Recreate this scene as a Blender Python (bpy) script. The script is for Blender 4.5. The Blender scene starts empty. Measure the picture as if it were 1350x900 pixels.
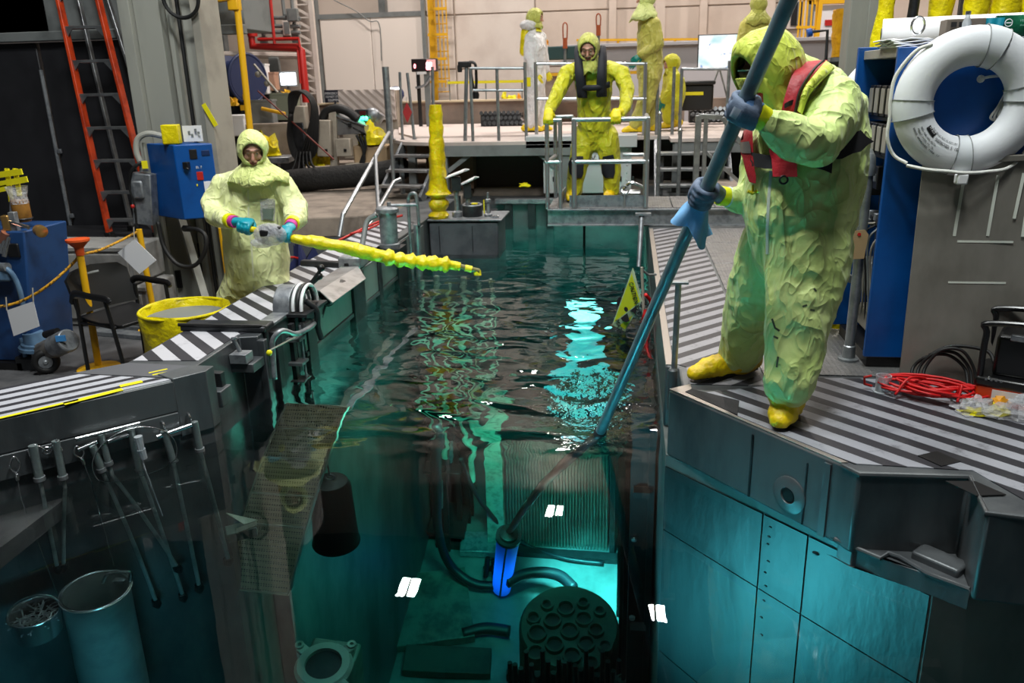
import bpy, bmesh, math, random
from mathutils import Vector, Matrix, noise
sc = bpy.context.scene
COL = sc.collection
random.seed(7)
def V(*a): return Vector(a[0] if len(a) == 1 else a)
# ---------------------------------------------------------------- camera (calibrated from the photograph's vanishing points)
FP, H, WZ = 1072.0, 1.5, -0.42
_a, _b, _u = 156.0, -347.0, 85.0
_y = V(_a/FP, _b/FP, 1).normalized()
_d = V(_u/FP, ((FP*FP+_a*_u)/-_b)/FP, 1).normalized()
_x = _d.cross(_y)
if _x.x < 0: _x = -_x
RM = Matrix((_x, _y, -_d))
CAM = V(0, 0, H)
cd = bpy.data.cameras.new('camera'); cam = bpy.data.objects.new('camera', cd); COL.objects.link(cam)
cd.sensor_width = 36; cd.lens = FP/1350*36; cd.clip_start = .05; cd.clip_end = 100
_r, _dn, _f = RM @ V(1, 0, 0), RM @ V(0, 1, 0), RM @ V(0, 0, 1)
cam.matrix_world = Matrix(((_r.x, -_dn.x, -_f.x, 0), (_r.y, -_dn.y, -_f.y, 0), (_r.z, -_dn.z, -_f.z, H), (0, 0, 0, 1)))
cd.dof.use_dof = True; cd.dof.focus_distance = 4.2; cd.dof.aperture_fstop = 4.0
sc.camera = cam
# ---------------------------------------------------------------- world, exposure, lights
w = bpy.data.worlds.new('world'); sc.world = w; w.use_nodes = True
w.node_tree.nodes['Background'].inputs[0].default_value = (.62, .68, .72, 1)
w.node_tree.nodes['Background'].inputs[1].default_value = .08
vs = sc.view_settings; vs.view_transform = 'Standard'; vs.look = 'None'; vs.exposure = 0; vs.gamma = 1; vs.use_curve_mapping = False
cy = sc.cycles
cy.use_denoising = True; cy.max_bounces = 10; cy.transmission_bounces = 8; cy.transparent_max_bounces = 12; cy.diffuse_bounces = 3; cy.glossy_bounces = 4
cy.sample_clamp_indirect = 8.0; cy.blur_glossy = 1.0; cy.caustics_reflective = False; cy.caustics_refractive = True
def lamp(name, kind, loc, power, col=(1, 1, 1), aim=None, size=1, size_y=None, spot=60, blend=.6):
    d = bpy.data.lights.new(name, kind); d.energy = power; d.color = col
    if kind == 'AREA':
        d.shape = 'RECTANGLE'; d.size = size; d.size_y = size_y or size
    else: d.shadow_soft_size = size
    if kind == 'SPOT': d.spot_size = math.radians(spot); d.spot_blend = blend
    o = bpy.data.objects.new(name, d); COL.objects.link(o); o.location = loc
    if aim: o.rotation_euler = (V(aim)-V(loc)).to_track_quat('-Z', 'Y').to_euler()
    return o
# high-bay fixtures of the hall, twin lenses each (three of them mirror in the water), then unseen lights added over pool and decks
for x, y, p in ((-4.75, 15.35, 460), (.74, 14.97, 460), (6.2, 15.2, 460), (-1.77, 19.0, 80), (4.5, 18.8, 80)):
    for dx in (-.12, .12): lamp('overhead_light', 'AREA', (x+dx, y, 8.5), p/2, (1, .91, .84), (x+dx, y, 0), .18, .62)
lamp('overhead_light', 'AREA', (-1.2, 7.6, 8.5), 260, (1, .95, .88), (-1.0, 8.6, 0), .8, .8)  # from here on: area lights added where the water does not mirror them
lamp('overhead_light', 'AREA', (.5, 2.6, 6.6), 290, (.95, 1, .98), (.6, 3.6, 0), .9, .9)
lamp('overhead_light', 'AREA', (-.6, .6, 8.2), 150, (.97, 1, .98), (.2, 5.0, .6), .9, .9)
lamp('overhead_light', 'AREA', (2.6, 7.0, 7.5), 110, (1, .95, .88), (1.2, 4.6, .8), .8, .8)
lamp('overhead_light', 'AREA', (-2.6, 3.8, 7.0), 310, (.97, 1, .98), (-3, 5.6, 0), .8, .8)
# lamps hung in the water, some added as fill: spots turned away from the viewer
lamp('water_spot', 'SPOT', (-.3, 5.4, -2.4), 170, (.20, 1, .62), (-2.3, 6.2, -3.9), .25, None, 110, .9)
lamp('water_spot', 'SPOT', (-.35, 7.5, -5.4), 1100, (.42, 1, .95), (-.40, 7.95, -7), .1, None, 46, .7)
lamp('water_spot', 'SPOT', (-.9, 6.4, -3.6), 330, (.26, 1, .66), (-.80, 8.45, -5.9), .15, None, 70, .8)  # added fill that brightens the ribbed screen
lamp('water_spot', 'SPOT', (-.75, 2.95, -2.7), 165, (.14, .84, 1), (.75, 3.30, -.30), .32, None, 130, .8)
lamp('water_spot', 'SPOT', (-1.9, 2.2, -1.5), 34, (.22, .82, 1), (-2.9, 3.0, -2.2), .2, None, 95, .9)
lamp('water_spot', 'SPOT', (-1.3, 5.6, -1.9), 190, (.22, 1, .70), (-2.3, 6.1, -.1), .3, None, 120, .9)
lamp('water_spot', 'SPOT', (-.5, 8.0, -1.2), 420, (.30, 1, .74), (-.6, 11, -2.4), .12, None, 120, .8)
lamp('water_spot', 'SPOT', (-1.0, 5.2, -1.4), 330, (.28, 1, .70), (-1.0, 9.6, -4.6), .12, None, 95, .8)  # added fill standing in for the green glow of the far canal water
# ---------------------------------------------------------------- pixel (1350x900) -> point on a plane z / y / x, above or under the water
def ray(px, py): return (RM @ V((px-675)/FP, (py-450)/FP, 1)).normalized()
def G(px, py, z=0.0): d = ray(px, py); return CAM+d*((z-H)/d.z)
def Y(px, py, y): d = ray(px, py); return CAM+d*(y/d.y)
def X(px, py, x): d = ray(px, py); return CAM+d*(x/d.x)
def PL(px, py, P, n): d = ray(px, py); n = V(n); return CAM+d*((V(P)-CAM).dot(n)/d.dot(n))
def _ref(px, py):
    d = ray(px, py); p = CAM+d*((WZ-H)/d.z); e = 1/1.33; c = -d.z
    return p, e*d+V(0, 0, e*c-math.sqrt(1-e*e*(1-c*c)))
def RZ(px, py, z): p, t = _ref(px, py); return p+t*((z-p.z)/t.z)
def RP(px, py, P, n): p, t = _ref(px, py); n = V(n); return p+t*((V(P)-p).dot(n)/t.dot(n))
def RX(px, py, x): p, t = _ref(px, py); return p+t*((x-p.x)/t.x)
def RY(px, py, y): p, t = _ref(px, py); return p+t*((y-p.y)/t.y)
# ---------------------------------------------------------------- materials
def lin(c):
    return tuple(((v/255)/12.92 if v/255 <= .04045 else ((v/255+.055)/1.055)**2.4) for v in c)+(1,)
MATS = {}
def _nt(name):
    m = bpy.data.materials.new(name); m.use_nodes = True; t = m.node_tree
    return m, t, t.nodes['Principled BSDF']
def _coord(t): return t.nodes.new('ShaderNodeTexCoord').outputs['Object']
def mixc(t, fac, a, b):
    n = t.nodes.new('ShaderNodeMix'); n.data_type = 'RGBA'
    for s, v in ((n.inputs[0], fac), (n.inputs[6], a), (n.inputs[7], b)):
        if hasattr(v, 'links'): t.links.new(v, s)
        else: s.default_value = v
    return n.outputs[2]
def mth(t, op, a, b=0.0):
    n = t.nodes.new('ShaderNodeMath'); n.operation = op
    for s, v in zip(n.inputs, (a, b)):
        if hasattr(v, 'links'): t.links.new(v, s)
        else: s.default_value = v
    return n.outputs[0]
def noi(t, scale, detail=3, rough=.5, vec=None, dist=0):
    n = t.nodes.new('ShaderNodeTexNoise'); n.inputs['Scale'].default_value = scale; n.inputs['Detail'].default_value = detail
    n.inputs['Roughness'].default_value = rough; n.inputs['Distortion'].default_value = dist
    t.links.new(vec or _coord(t), n.inputs['Vector']); return n.outputs['Fac']
def remap(t, v, a, b):
    n = t.nodes.new('ShaderNodeMapRange'); n.interpolation_type = 'SMOOTHSTEP'
    n.inputs[1].default_value = a; n.inputs[2].default_value = b; t.links.new(v, n.inputs[0]); return n.outputs[0]
def scaled(t, s, vec=None):
    n = t.nodes.new('ShaderNodeMapping'); n.inputs['Scale'].default_value = s; t.links.new(vec or _coord(t), n.inputs['Vector']); return n.outputs[0]
def bump(t, b, h, dist=.01, strength=1):
    n = t.nodes.new('ShaderNodeBump'); n.inputs['Distance'].default_value = dist; n.inputs['Strength'].default_value = strength
    t.links.new(h, n.inputs['Height']); t.links.new(n.outputs[0], b.inputs['Normal']); return n
def mat(name, col, rough=.5, metal=0, var=None, bmp=None, emit=0, trans=0, alpha=1, sss=0, coat=0):
    """var=(scale, colour2, lo, hi, stretch) blotches; bmp=(scale, metres[, stretch]) fine relief"""
    m, t, b = _nt(name); c = lin(col)
    b.inputs['Base Color'].default_value = c; b.inputs['Roughness'].default_value = rough; b.inputs['Metallic'].default_value = metal
    if var:
        v = scaled(t, var[4]) if len(var) > 4 else None
        f = remap(t, noi(t, var[0], 5, .6, v), var[2], var[3])
        t.links.new(mixc(t, f, c, lin(var[1])), b.inputs['Base Color'])
    if bmp:
        v = scaled(t, bmp[2]) if len(bmp) > 2 else None
        bump(t, b, noi(t, bmp[0], 4, .55, v), bmp[1])
    if emit: b.inputs['Emission Color'].default_value = c; b.inputs['Emission Strength'].default_value = emit
    if trans: b.inputs['Transmission Weight'].default_value = trans; b.inputs['IOR'].default_value = 1.2
    if alpha < 1: b.inputs['Alpha'].default_value = alpha
    if coat: b.inputs['Coat Weight'].default_value = coat
    return m
def stripes(name, ca, cb, period, ang, duty=.5, off=0, rough=.55, wear=.0, dirt=(60, 60, 62), bmpv=None):
    """printed tape stripes: flat print on a deck, worn in places"""
    m, t, b = _nt(name); co = _coord(t)
    sp = t.nodes.new('ShaderNodeSeparateXYZ'); t.links.new(co, sp.inputs[0])
    s = mth(t, 'ADD', mth(t, 'MULTIPLY', sp.outputs[0], math.cos(ang)/period), mth(t, 'MULTIPLY', sp.outputs[1], math.sin(ang)/period))
    s = mth(t, 'FRACT', mth(t, 'ADD', mth(t, 'ADD', s, off), mth(t, 'MULTIPLY', noi(t, 60, 2), .02)))
    g = remap(t, s, duty-.015, duty+.015)
    c = mixc(t, g, lin(ca), lin(cb))
    d = remap(t, noi(t, 9, 6, .7), .52, .72)
    d = mth(t, 'MULTIPLY', d, wear)
    t.links.new(mixc(t, d, c, lin(dirt)), b.inputs['Base Color'])
    b.inputs['Roughness'].default_value = rough
    bump(t, b, noi(t, 220, 2), .0006)
    return m
def diamond(name, col, size=.055, rough=.35, metal=.75, h=.006):
    """tread plate: fine raised lugs"""
    m, t, b = _nt(name); b.inputs['Base Color'].default_value = lin(col); b.inputs['Metallic'].default_value = metal
    sp = t.nodes.new('ShaderNodeSeparateXYZ'); t.links.new(_coord(t), sp.inputs[0])
    k = 2*math.pi/size
    p = mth(t, 'SINE', mth(t, 'MULTIPLY', mth(t, 'ADD', sp.outputs[0], sp.outputs[1]), k))
    q = mth(t, 'SINE', mth(t, 'MULTIPLY', mth(t, 'SUBTRACT', sp.outputs[0], sp.outputs[1]), k))
    hh = remap(t, mth(t, 'MULTIPLY', p, q), .25, .6)
    bump(t, b, hh, h)
    f = remap(t, noi(t, 3, 6, .7), .35, .7)
    t.links.new(mixc(t, f, lin(col), tuple(x*.55 for x in lin(col)[:3])+(1,)), b.inputs['Base Color'])
    t.links.new(mth(t, 'ADD', mth(t, 'MULTIPLY', f, .25), rough), b.inputs['Roughness'])
    return m
def suitmat(name, col, col2, k=1.0, grid=True):
    """thin wrinkled coverall fabric with its fine rip-stop weave"""
    m, t, b = _nt(name); co = _coord(t)
    n1 = noi(t, 5*k, 4, .6, None, .4); hs = []
    for rot, sc_, f_, w_ in (((.5, .3, .6), (1.8, 1.8, .7), 3.4, 1.0), ((-.6, .9, -.4), (.9, 2.2, 1.1), 4.2, .8), ((.2, -.5, 1.2), (1.6, 1.9, 1.0), 9.0, .35)):
        mp = t.nodes.new('ShaderNodeMapping'); mp.inputs['Rotation'].default_value = rot; mp.inputs['Scale'].default_value = sc_; t.links.new(co, mp.inputs['Vector'])
        r_ = mth(t, 'ABSOLUTE', mth(t, 'SUBTRACT', noi(t, f_*k, 1.2, .5, mp.outputs[0], .6), .5))
        hs.append(mth(t, 'MULTIPLY', mth(t, 'POWER', mth(t, 'MAXIMUM', mth(t, 'SUBTRACT', 1, mth(t, 'MULTIPLY', r_, 5.0)), 0), 2.2), w_))
    h = mth(t, 'ADD', mth(t, 'ADD', mth(t, 'ADD', hs[0], hs[1]), hs[2]), mth(t, 'MULTIPLY', n1, .8))
    bump(t, b, h, .011/k, 1.0)
    f = remap(t, n1, .3, .75)
    t.links.new(mixc(t, f, lin(col), lin(col2)), b.inputs['Base Color'])
    b.inputs['Roughness'].default_value = .55
    b.inputs['Sheen Weight'].default_value = .15
    return m
# ---------------------------------------------------------------- mesh builder
def frame(t, side=None):
    t = t.normalized(); s = V(side) if side is not None else (V(0, 0, 1) if abs(t.z) < .9 else V(1, 0, 0)).cross(t)
    s = (s-t*s.dot(t)); s = s.normalized() if s.length > 1e-6 else t.orthogonal().normalized()
    return s, t.cross(s)
class MB:
    def __init__(s): s.bm = bmesh.new()
    def ring(s, c, a, b, n, ph=0): return [s.bm.verts.new(c+a*math.cos(ph+2*math.pi*i/n)+b*math.sin(ph+2*math.pi*i/n)) for i in range(n)]
    def link(s, r0, r1):
        n = len(r0)
        for i in range(n): s.bm.faces.new((r0[i], r0[(i+1) % n], r1[(i+1) % n], r1[i]))
    def box(s, c, size, rz=0, M=None):
        R = M if M is not None else Matrix.Rotation(rz, 3, 'Z'); c = V(c); hx, hy, hz = [v/2 for v in size]
        v = [s.bm.verts.new(c+R @ V(x, y, z)) for z in (-hz, hz) for y in (-hy, hy) for x in (-hx, hx)]
        for f in ((0, 2, 3, 1), (4, 5, 7, 6), (0, 1, 5, 4), (2, 6, 7, 3), (0, 4, 6, 2), (1, 3, 7, 5)): s.bm.faces.new([v[i] for i in f])
        return s
    def beam(s, p0, p1, w, h, up=(0, 0, 1)):
        p0, p1 = V(p0), V(p1); t = (p1-p0).normalized(); u = V(up); u = (u-t*u.dot(t)); u = u.normalized() if u.length > 1e-5 else t.orthogonal().normalized()
        sd = t.cross(u)
        v = [s.bm.verts.new(p+sd*a*w/2+u*b*h/2) for p in (p0, p1) for a, b in ((-1, -1), (1, -1), (1, 1), (-1, 1))]
        for f in ((3, 2, 1, 0), (4, 5, 6, 7), (0, 1, 5, 4), (1, 2, 6, 5), (2, 3, 7, 6), (3, 0, 4, 7)): s.bm.faces.new([v[i] for i in f])
        return s
    def cyl(s, p0, p1, r0, r1=None, n=14, cap=True):
        p0, p1 = V(p0), V(p1); r1 = r0 if r1 is None else r1; a, b = frame(p1-p0)
        A = s.ring(p0, a*r0, b*r0, n); B = s.ring(p1, a*r1, b*r1, n); s.link(A, B)
        if cap: s.bm.faces.new(A[::-1]); s.bm.faces.new(B)
        return s
    def tube(s, pts, r, n=8, closed=False, side=None, round_ends=False):
        """swept tube; r is a number or a list of numbers / (ra, rb) pairs"""
        pts = [V(p) for p in pts]; m = len(pts); R = r if isinstance(r, (list, tuple)) else [r]*m
        rings = []; prev = None
        for i, p in enumerate(pts):
            a = pts[(i-1) % m] if (closed or i > 0) else p; c = pts[(i+1) % m] if (closed or i < m-1) else p
            t = (c-a); t = t if t.length > 1e-9 else V(0, 0, 1)
            sd, u = frame(t, side if side is not None else prev); prev = sd
            ra, rb = R[i] if isinstance(R[i], (list, tuple)) else (R[i], R[i])
            if round_ends and not closed and i in (0, m-1):
                e = -t.normalized() if i == 0 else t.normalized(); k = (ra+rb)/2
                cap = [s.ring(p+e*k*math.sin(q), sd*ra*math.cos(q), u*rb*math.cos(q), n) for q in (0, .6, 1.1, 1.4)]
                rings += cap[::-1] if i == 0 else cap
            else: rings.append(s.ring(p, sd*ra, u*rb, n))
        for q in range(len(rings)-1): s.link(rings[q], rings[q+1])
        if closed: s.link(rings[-1], rings[0])
        else: s.bm.faces.new(rings[0][::-1]); s.bm.faces.new(rings[-1])
        return s
    def lathe(s, prof, c=(0, 0, 0), axis=(0, 0, 1), n=24, cap=True, side=None):
        c = V(c); ax = V(axis).normalized(); a, b = frame(ax, side); R = [s.ring(c+ax*h, a*r, b*r, n) for r, h in prof]
        for q in range(len(R)-1): s.link(R[q], R[q+1])
        if cap: s.bm.faces.new(R[0][::-1]); s.bm.faces.new(R[-1])
        return s
    def ext(s, pts, vec):
        """polygon of 3-D points pushed along a vector"""
        A = [s.bm.verts.new(V(p)) for p in pts]; B = [s.bm.verts.new(V(p)+V(vec)) for p in pts]
        s.link(A, B); s.bm.faces.new(A[::-1]); s.bm.faces.new(B); return s
    def prism(s, poly, z0, z1): return s.ext([(x, y, z0) for x, y in poly], (0, 0, z1-z0))
    def torus(s, c, R, r, axis=(0, 0, 1), n=32, m=10, a0=0, a1=2*math.pi, squash=1):
        c = V(c); ax = V(axis).normalized(); a, b = frame(ax); full = abs(a1-a0) > 6.28
        k = n if full else n+1
        rings = []
        for i in range(k):
            th = a0+(a1-a0)*i/n; d = a*math.cos(th)+b*math.sin(th); rings.append(s.ring(c+d*R, d*r, ax*r*squash, m))
        for i in range(k-1): s.link(rings[i], rings[i+1])
        if full: s.link(rings[-1], rings[0])
        else: s.bm.faces.new(rings[0][::-1]); s.bm.faces.new(rings[-1])
        return s
    def ball(s, c, r, n=16, M=None):
        r = V(r) if hasattr(r, '__len__') else V(r, r, r); c = V(c); M = M or Matrix.Identity(3); m = n//2; rings = []
        for j in range(1, m):
            th = math.pi*j/m; z = math.cos(th); q = math.sin(th)
            rings.append([s.bm.verts.new(c+M @ V(r.x*q*math.cos(2*math.pi*i/n), r.y*q*math.sin(2*math.pi*i/n), r.z*z)) for i in range(n)])
        for a, b in zip(rings, rings[1:]): s.link(a, b)
        t = s.bm.verts.new(c+M @ V(0, 0, r.z)); e = s.bm.verts.new(c-M @ V(0, 0, r.z))
        for i in range(n): s.bm.faces.new((t, rings[0][(i+1) % n], rings[0][i])); s.bm.faces.new((e, rings[-1][i], rings[-1][(i+1) % n]))
        return s
    def sheet(s, rows, th=0.0):
        """surface through rows of points (real thickness comes from th)"""
        g = [[s.bm.verts.new(V(p)) for p in r] for r in rows]
        for a, b in zip(g, g[1:]):
            for i in range(len(a)-1): s.bm.faces.new((a[i], a[i+1], b[i+1], b[i]))
        if th:
            s.bm.normal_update(); bmesh.ops.solidify(s.bm, geom=s.bm.faces[:], thickness=th)
        return s
    def done(s, name, m, parent=None, bev=0, smooth=35, at=None, recalc=True, seg=2):
        if recalc: bmesh.ops.recalc_face_normals(s.bm, faces=s.bm.faces[:])
        off = V(0, 0, 0); q = parent
        while q is not None: off += q.location; q = q.parent
        if at is not None: off += V(at)
        me = bpy.data.meshes.new(name); bmesh.ops.translate(s.bm, verts=s.bm.verts[:], vec=-off); s.bm.to_mesh(me); s.bm.free()
        return mobj(name, me, m, parent, bev, smooth, at, seg)
def mobj(name, me, m, parent=None, bev=0, smooth=35, at=None, seg=2):
    if smooth:
        me.polygons.foreach_set('use_smooth', [True]*len(me.polygons))
        if smooth < 180: me.set_sharp_from_angle(angle=math.radians(smooth))
    if m: me.materials.append(m)
    o = bpy.data.objects.new(name, me); COL.objects.link(o); o.parent = parent
    if at is not None: o.location = at
    if bev:
        b = o.modifiers.new('bevel', 'BEVEL'); b.width = bev; b.segments = seg; b.limit_method = 'ANGLE'; b.angle_limit = math.radians(40)
    return o
def tag(o, label=None, cat=None, group=None, kind=None):
    if label: o['label'] = label
    if cat: o['category'] = cat
    if group: o['group'] = group
    if kind: o['kind'] = kind
    return o
def thing(name, label, cat, loc, group=None):
    o = bpy.data.objects.new(name, None); COL.objects.link(o); o.location = V(loc); o.empty_display_size = .1
    return tag(o, label, cat, group)
def copy_tree(o, parent=None):
    c = o.copy(); COL.objects.link(c); c.parent = parent
    for ch in list(o.children): copy_tree(ch, c)
    return c
def bez(pts, k=8):
    """smooth curve through points (Catmull-Rom)"""
    P = [V(p) for p in pts]; P = [P[0]*2-P[1]]+P+[P[-1]*2-P[-2]]; out = []
    for i in range(1, len(P)-2):
        a, b, c, d = P[i-1:i+3]
        for j in range(k):
            t = j/k; out.append(.5*((2*b)+(c-a)*t+(2*a-5*b+4*c-d)*t*t+(3*b-a-3*c+d)*t**3))
    out.append(P[-2]); return out
def text(name, s, size, loc, M, m, parent=None, align='LEFT', depth=.001, xs=1):
    """lettering as a mesh; M's columns are text right, text up, facing"""
    cu = bpy.data.curves.new(name, 'FONT'); cu.body = s; cu.size = size; cu.align_x = align; cu.extrude = depth
    o = bpy.data.objects.new(name+'_t', cu); COL.objects.link(o)
    bpy.context.view_layer.update()
    me = bpy.data.meshes.new_from_object(o.evaluated_get(bpy.context.evaluated_depsgraph_get())); bpy.data.objects.remove(o)
    off = V(0, 0, 0); q = parent
    while q is not None: off += q.location; q = q.parent
    for v in me.vertices: v.co = V(loc)+M @ V(v.co.x*xs, v.co.y, v.co.z)-off
    me.name = name
    return mobj(name, me, m, parent, 0, 0)
def basis(right, up): r = V(right).normalized(); u = V(up); u = (u-r*u.dot(r)).normalized(); f = r.cross(u); return Matrix((r, u, f)).transposed()
# ---------------------------------------------------------------- material library
STEEL = mat('pool_steel', (104, 108, 110), .42, .4, (2.2, (66, 70, 74), .35, .7, (1, 1, .35)), (90, .0006, (1, 1, .1)))
UWALL = mat('pool_liner', (120, 128, 126), .45, .25, (1.6, (92, 100, 100), .35, .7, (1.5, 1.5, .4)), (4, .004))
DSTEEL = mat('dark_steel', (62, 64, 67), .42, .6, (6, (38, 40, 43), .4, .7))
BRIGHT = mat('bright_steel', (205, 208, 212), .22, .95)
ALU = mat('brushed_aluminium', (168, 170, 172), .35, .85, (5, (130, 132, 135), .4, .7))
GALV = mat('galvanised_steel', (150, 154, 158), .45, .6, (14, (118, 122, 128), .4, .65))
GREYP = mat('grey_paint', (118, 122, 122), .5, 0, (3, (96, 100, 100), .45, .75))
BEIGE = mat('beige_wall_paint', (205, 190, 178), .7, 0, (.8, (190, 174, 162), .4, .7))
WHITEW = mat('white_panel_paint', (214, 204, 196), .6, 0, (1.2, (200, 188, 180), .4, .7))
CONC = mat('concrete', (150, 138, 126), .85, 0, (2.5, (112, 102, 94), .35, .7), (30, .002))
CONCD = mat('worn_concrete_floor', (92, 92, 94), .75, 0, (1.8, (60, 60, 62), .35, .7), (30, .001))
PINK = mat('painted_platform_top', (196, 184, 178), .7, 0, (1.5, (170, 158, 152), .4, .7))
DARKW = mat('dark_door_paint', (38, 38, 42), .5, 0, (1.2, (27, 27, 30), .4, .7))
BLACK = mat('black_plastic', (16, 16, 18), .45)
RUBBER = mat('black_rubber', (14, 14, 15), .6)
YEL = mat('yellow_plastic_film', (232, 214, 14), .32, 0, (9, (196, 176, 8), .4, .7), (22, .012))
YPAINT = mat('yellow_paint', (222, 168, 12), .5)
YTAPE = mat('yellow_tape', (226, 214, 20), .5)
OTAPE = mat('orange_tape', (232, 158, 30), .5)
ORANGE = mat('orange_fibreglass', (196, 62, 20), .45, 0, (8, (150, 42, 12), .4, .7))
RED = mat('red_paint', (178, 30, 24), .45)
BLUE = mat('blue_cabinet_paint', (0, 76, 150), .4, 0, (3, (0, 60, 124), .4, .7))
BLUED = mat('dark_blue_paint', (28, 66, 116), .45, 0, (4, (18, 44, 84), .4, .7))
WHITE = mat('white_plastic', (232, 232, 234), .45)
PAPER = mat('paper', (225, 225, 228), .7)
OFFW = mat('cream_paint', (160, 155, 144), .5, 0, (2.2, (136, 132, 123), .4, .7))
ST_R = stripes('striped_tape_right', (40, 40, 45), (140, 139, 144), .127, -math.pi/4, .46, .15, .5, .55)
ST_F = stripes('striped_tape_front', (40, 40, 46), (146, 148, 156), .128, math.pi/4, .48, .1, .45, .6)
ST_L = stripes('striped_tape_left', (42, 42, 48), (182, 182, 188), .150, math.pi/4, .46, .45, .55, .3)
ST_N = stripes('striped_tape_near', (44, 44, 50), (172, 174, 182), .100, -math.pi/4, .42, .2, .5, .35)
TREAD = diamond('tread_plate', (150, 150, 150))
def struct(o): return tag(o, kind='structure')
# ---------------------------------------------------------------- pool walls and decks (solid down to the pool floor)
ZB = -7.0
Lpoly = [(-5.6, .67), (-2.41, 3.86), (-2.31, 3.98), (-2.31, 4.06), (-2.42, 4.08), (-2.42, 4.62), (-2.31, 4.64), (-2.31, 11.2), (-2.86, 11.2), (-2.86, 4.10), (-5.6, 1.36)]
wl = struct(MB().prism(Lpoly, ZB, 0).done('wall_pool_left', STEEL, bev=.006))
Rlow = [(.22, 12.2), (.22, 3.90), (1.19, 2.87), (9, 2.80), (9, 12.2)]
Rup = [(.22, 12.2), (.22, 4.26), (.29, 4.24), (.29, 3.95), (.22, 3.90), (.87, 3.12), (.92, 3.04), (1.33, 3.05), (1.28, 2.76), (1.44, 2.74), (9, 2.66), (9, 12.2)]
wr = struct(MB().prism(Rlow, ZB, -.36).done('wall_pool_right', UWALL))
MB().prism(Rup, -.36, 0).done('coping', STEEL, wr, bev=.012)
struct(MB().box((1, -.6, ZB/2), (16, 2.4, -ZB)).done('wall_pool_near', STEEL))
wf = struct(MB().box((-1.05, 11.6, ZB/2-.06), (2.6, .9, -ZB-.12)).done('wall_pool_far', STEEL))
struct(MB().box((-1, 6, ZB-.1), (14, 13, .2)).done('floor_pool', UWALL))
# ---------------------------------------------------------------- hall floors and walls
struct(MB().box((-9.4, 3, -.7), (13.1, 12.4, .2)).done('floor_left', CONCD))
struct(MB().prism([(-14, 9.2), (-4.4, 9.2), (-3.2, 9.45), (-2.87, 10.0), (-2.87, 11.25), (-2.3, 11.25), (-2.3, 12.05), (.25, 12.05), (.25, 12.2), (9, 12.2), (9, 20.2), (-14, 20.2)], -.25, .0).done('floor_far', CONC, bev=.02))
wb = struct(MB().box((-1, 20.2, 4.6), (24, .3, 11)).done('wall_back', BEIGE))
struct(MB().box((-12.2, 9, 4.5), (.3, 26, 11)).done('wall_left', mat('dim_wall', (58, 58, 60), .7)))
struct(MB().box((10, 9, 4.5), (.3, 26, 11)).done('wall_right', OFFW))
struct(MB().box((-1, 8, 10.3), (24, 28, .3)).done('ceiling', mat('dim_roof', (46, 48, 50), .8)))
# back wall: cladding panels, columns, the big white door leaf
def panel(x0, x1, z0, z1, y=20.03, m=WHITEW, nm='panel'): return MB().box(((x0+x1)/2, y, (z0+z1)/2), (x1-x0-.03, .06, z1-z0-.03)).done(nm, m, wb, bev=.01)
for x0, x1 in ((-5.7, -4.1), (-4.1, -2.2), (-2.2, -.4), (-.4, 1.6), (1.6, 3.8), (3.8, 6.0), (6.0, 8.2)):
    for z0, z1 in ((.2, 1.8), (1.8, 3.0), (3.0, 4.6), (4.6, 6.4), (6.4, 8.4)): panel(x0, x1, z0, z1, m=BEIGE if x0 > -4 else WHITEW)
for x in (-9.8, -5.75, -.42, 1.58, 3.78): MB().beam((x, 19.86, 0), (x, 19.86, 10), .16, .2, (0, 1, 0)).done('wall_post', GREYP if x < -5 else BEIGE, wb)
for px, r in ((870, .11), (1012, .14)):
    p = Y(px, 20, 19.8); MB().beam((p.x, p.y, 0), (p.x, p.y, 10), r*2, .15, (0, 1, 0)).done('wall_post', BEIGE, wb)
# ---------------------------------------------------------------- deck coverings (pieces lying proud of the decks)
def flat(nm, poly, m, parent, z=0.0, t=.004, bev=0): return MB().prism(poly, z, z+t).done(nm, m, parent, bev=bev)
flat('striped_strip', [(.265, 8.55), (.265, 4.3), (.33, 4.24), (.33, 3.98), (.70, 3.98), (.70, 8.55)], ST_R, wr)
flat('striped_mat', [(.335, 3.84), (.70, 3.98), (.72, 3.97), (1.0, 4.12), (1.55, 4.12), (2.4, 3.9), (3.6, 2.75), (1.48, 2.80), (1.36, 3.10), (.92, 3.12), (.52, 3.58)], ST_F, wr)
flat('dark_mat', [(.30, 3.86), (.335, 3.90), (.55, 3.76), (.52, 3.58)], mat('grip_tape', (30, 30, 33), .75, 0, None, (300, .001)), wr, .004)
flat('grip_square', [(1.19, 3.21), (1.28, 3.26), (1.34, 3.17), (1.25, 3.12)], BLACK, wr, .004)
flat('grip_square', [(1.22, 2.99), (1.33, 3.0), (1.40, 2.9), (1.29, 2.88)], BLACK, wr, .004)
for i in range(6):
    y0 = 4.16+.9*i
    flat('tread_plate', [(.72, y0), (1.62, y0), (1.62, y0+.885), (.72, y0+.885)], TREAD, wr, 0, .008, .002)
    flat('tread_plate', [(1.635, y0), (2.9, y0), (2.9, y0+.885), (1.635, y0+.885)], TREAD, wr, 0, .008, .002)
flat('striped_strip', [(-2.84, 4.13), (-2.45, 4.16), (-2.45, 4.66), (-2.40, 4.72), (-2.40, 9.0), (-2.84, 9.0)], ST_L, wl)
flat('striped_mat', [(-5.5, .80), (-2.43, 3.85), (-3.06, 3.89), (-5.5, 1.45)], ST_N, wl)
flat('end_plate', [(-3.06, 3.895), (-2.40, 3.87), (-2.32, 4.0), (-2.40, 4.06), (-2.84, 4.09)], mat('end_plate_steel', (104, 106, 111), .45, .3), wl, 0, .005)
CREAM = mat('bare_steel_edge', (168, 160, 152), .4, .6)
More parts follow.
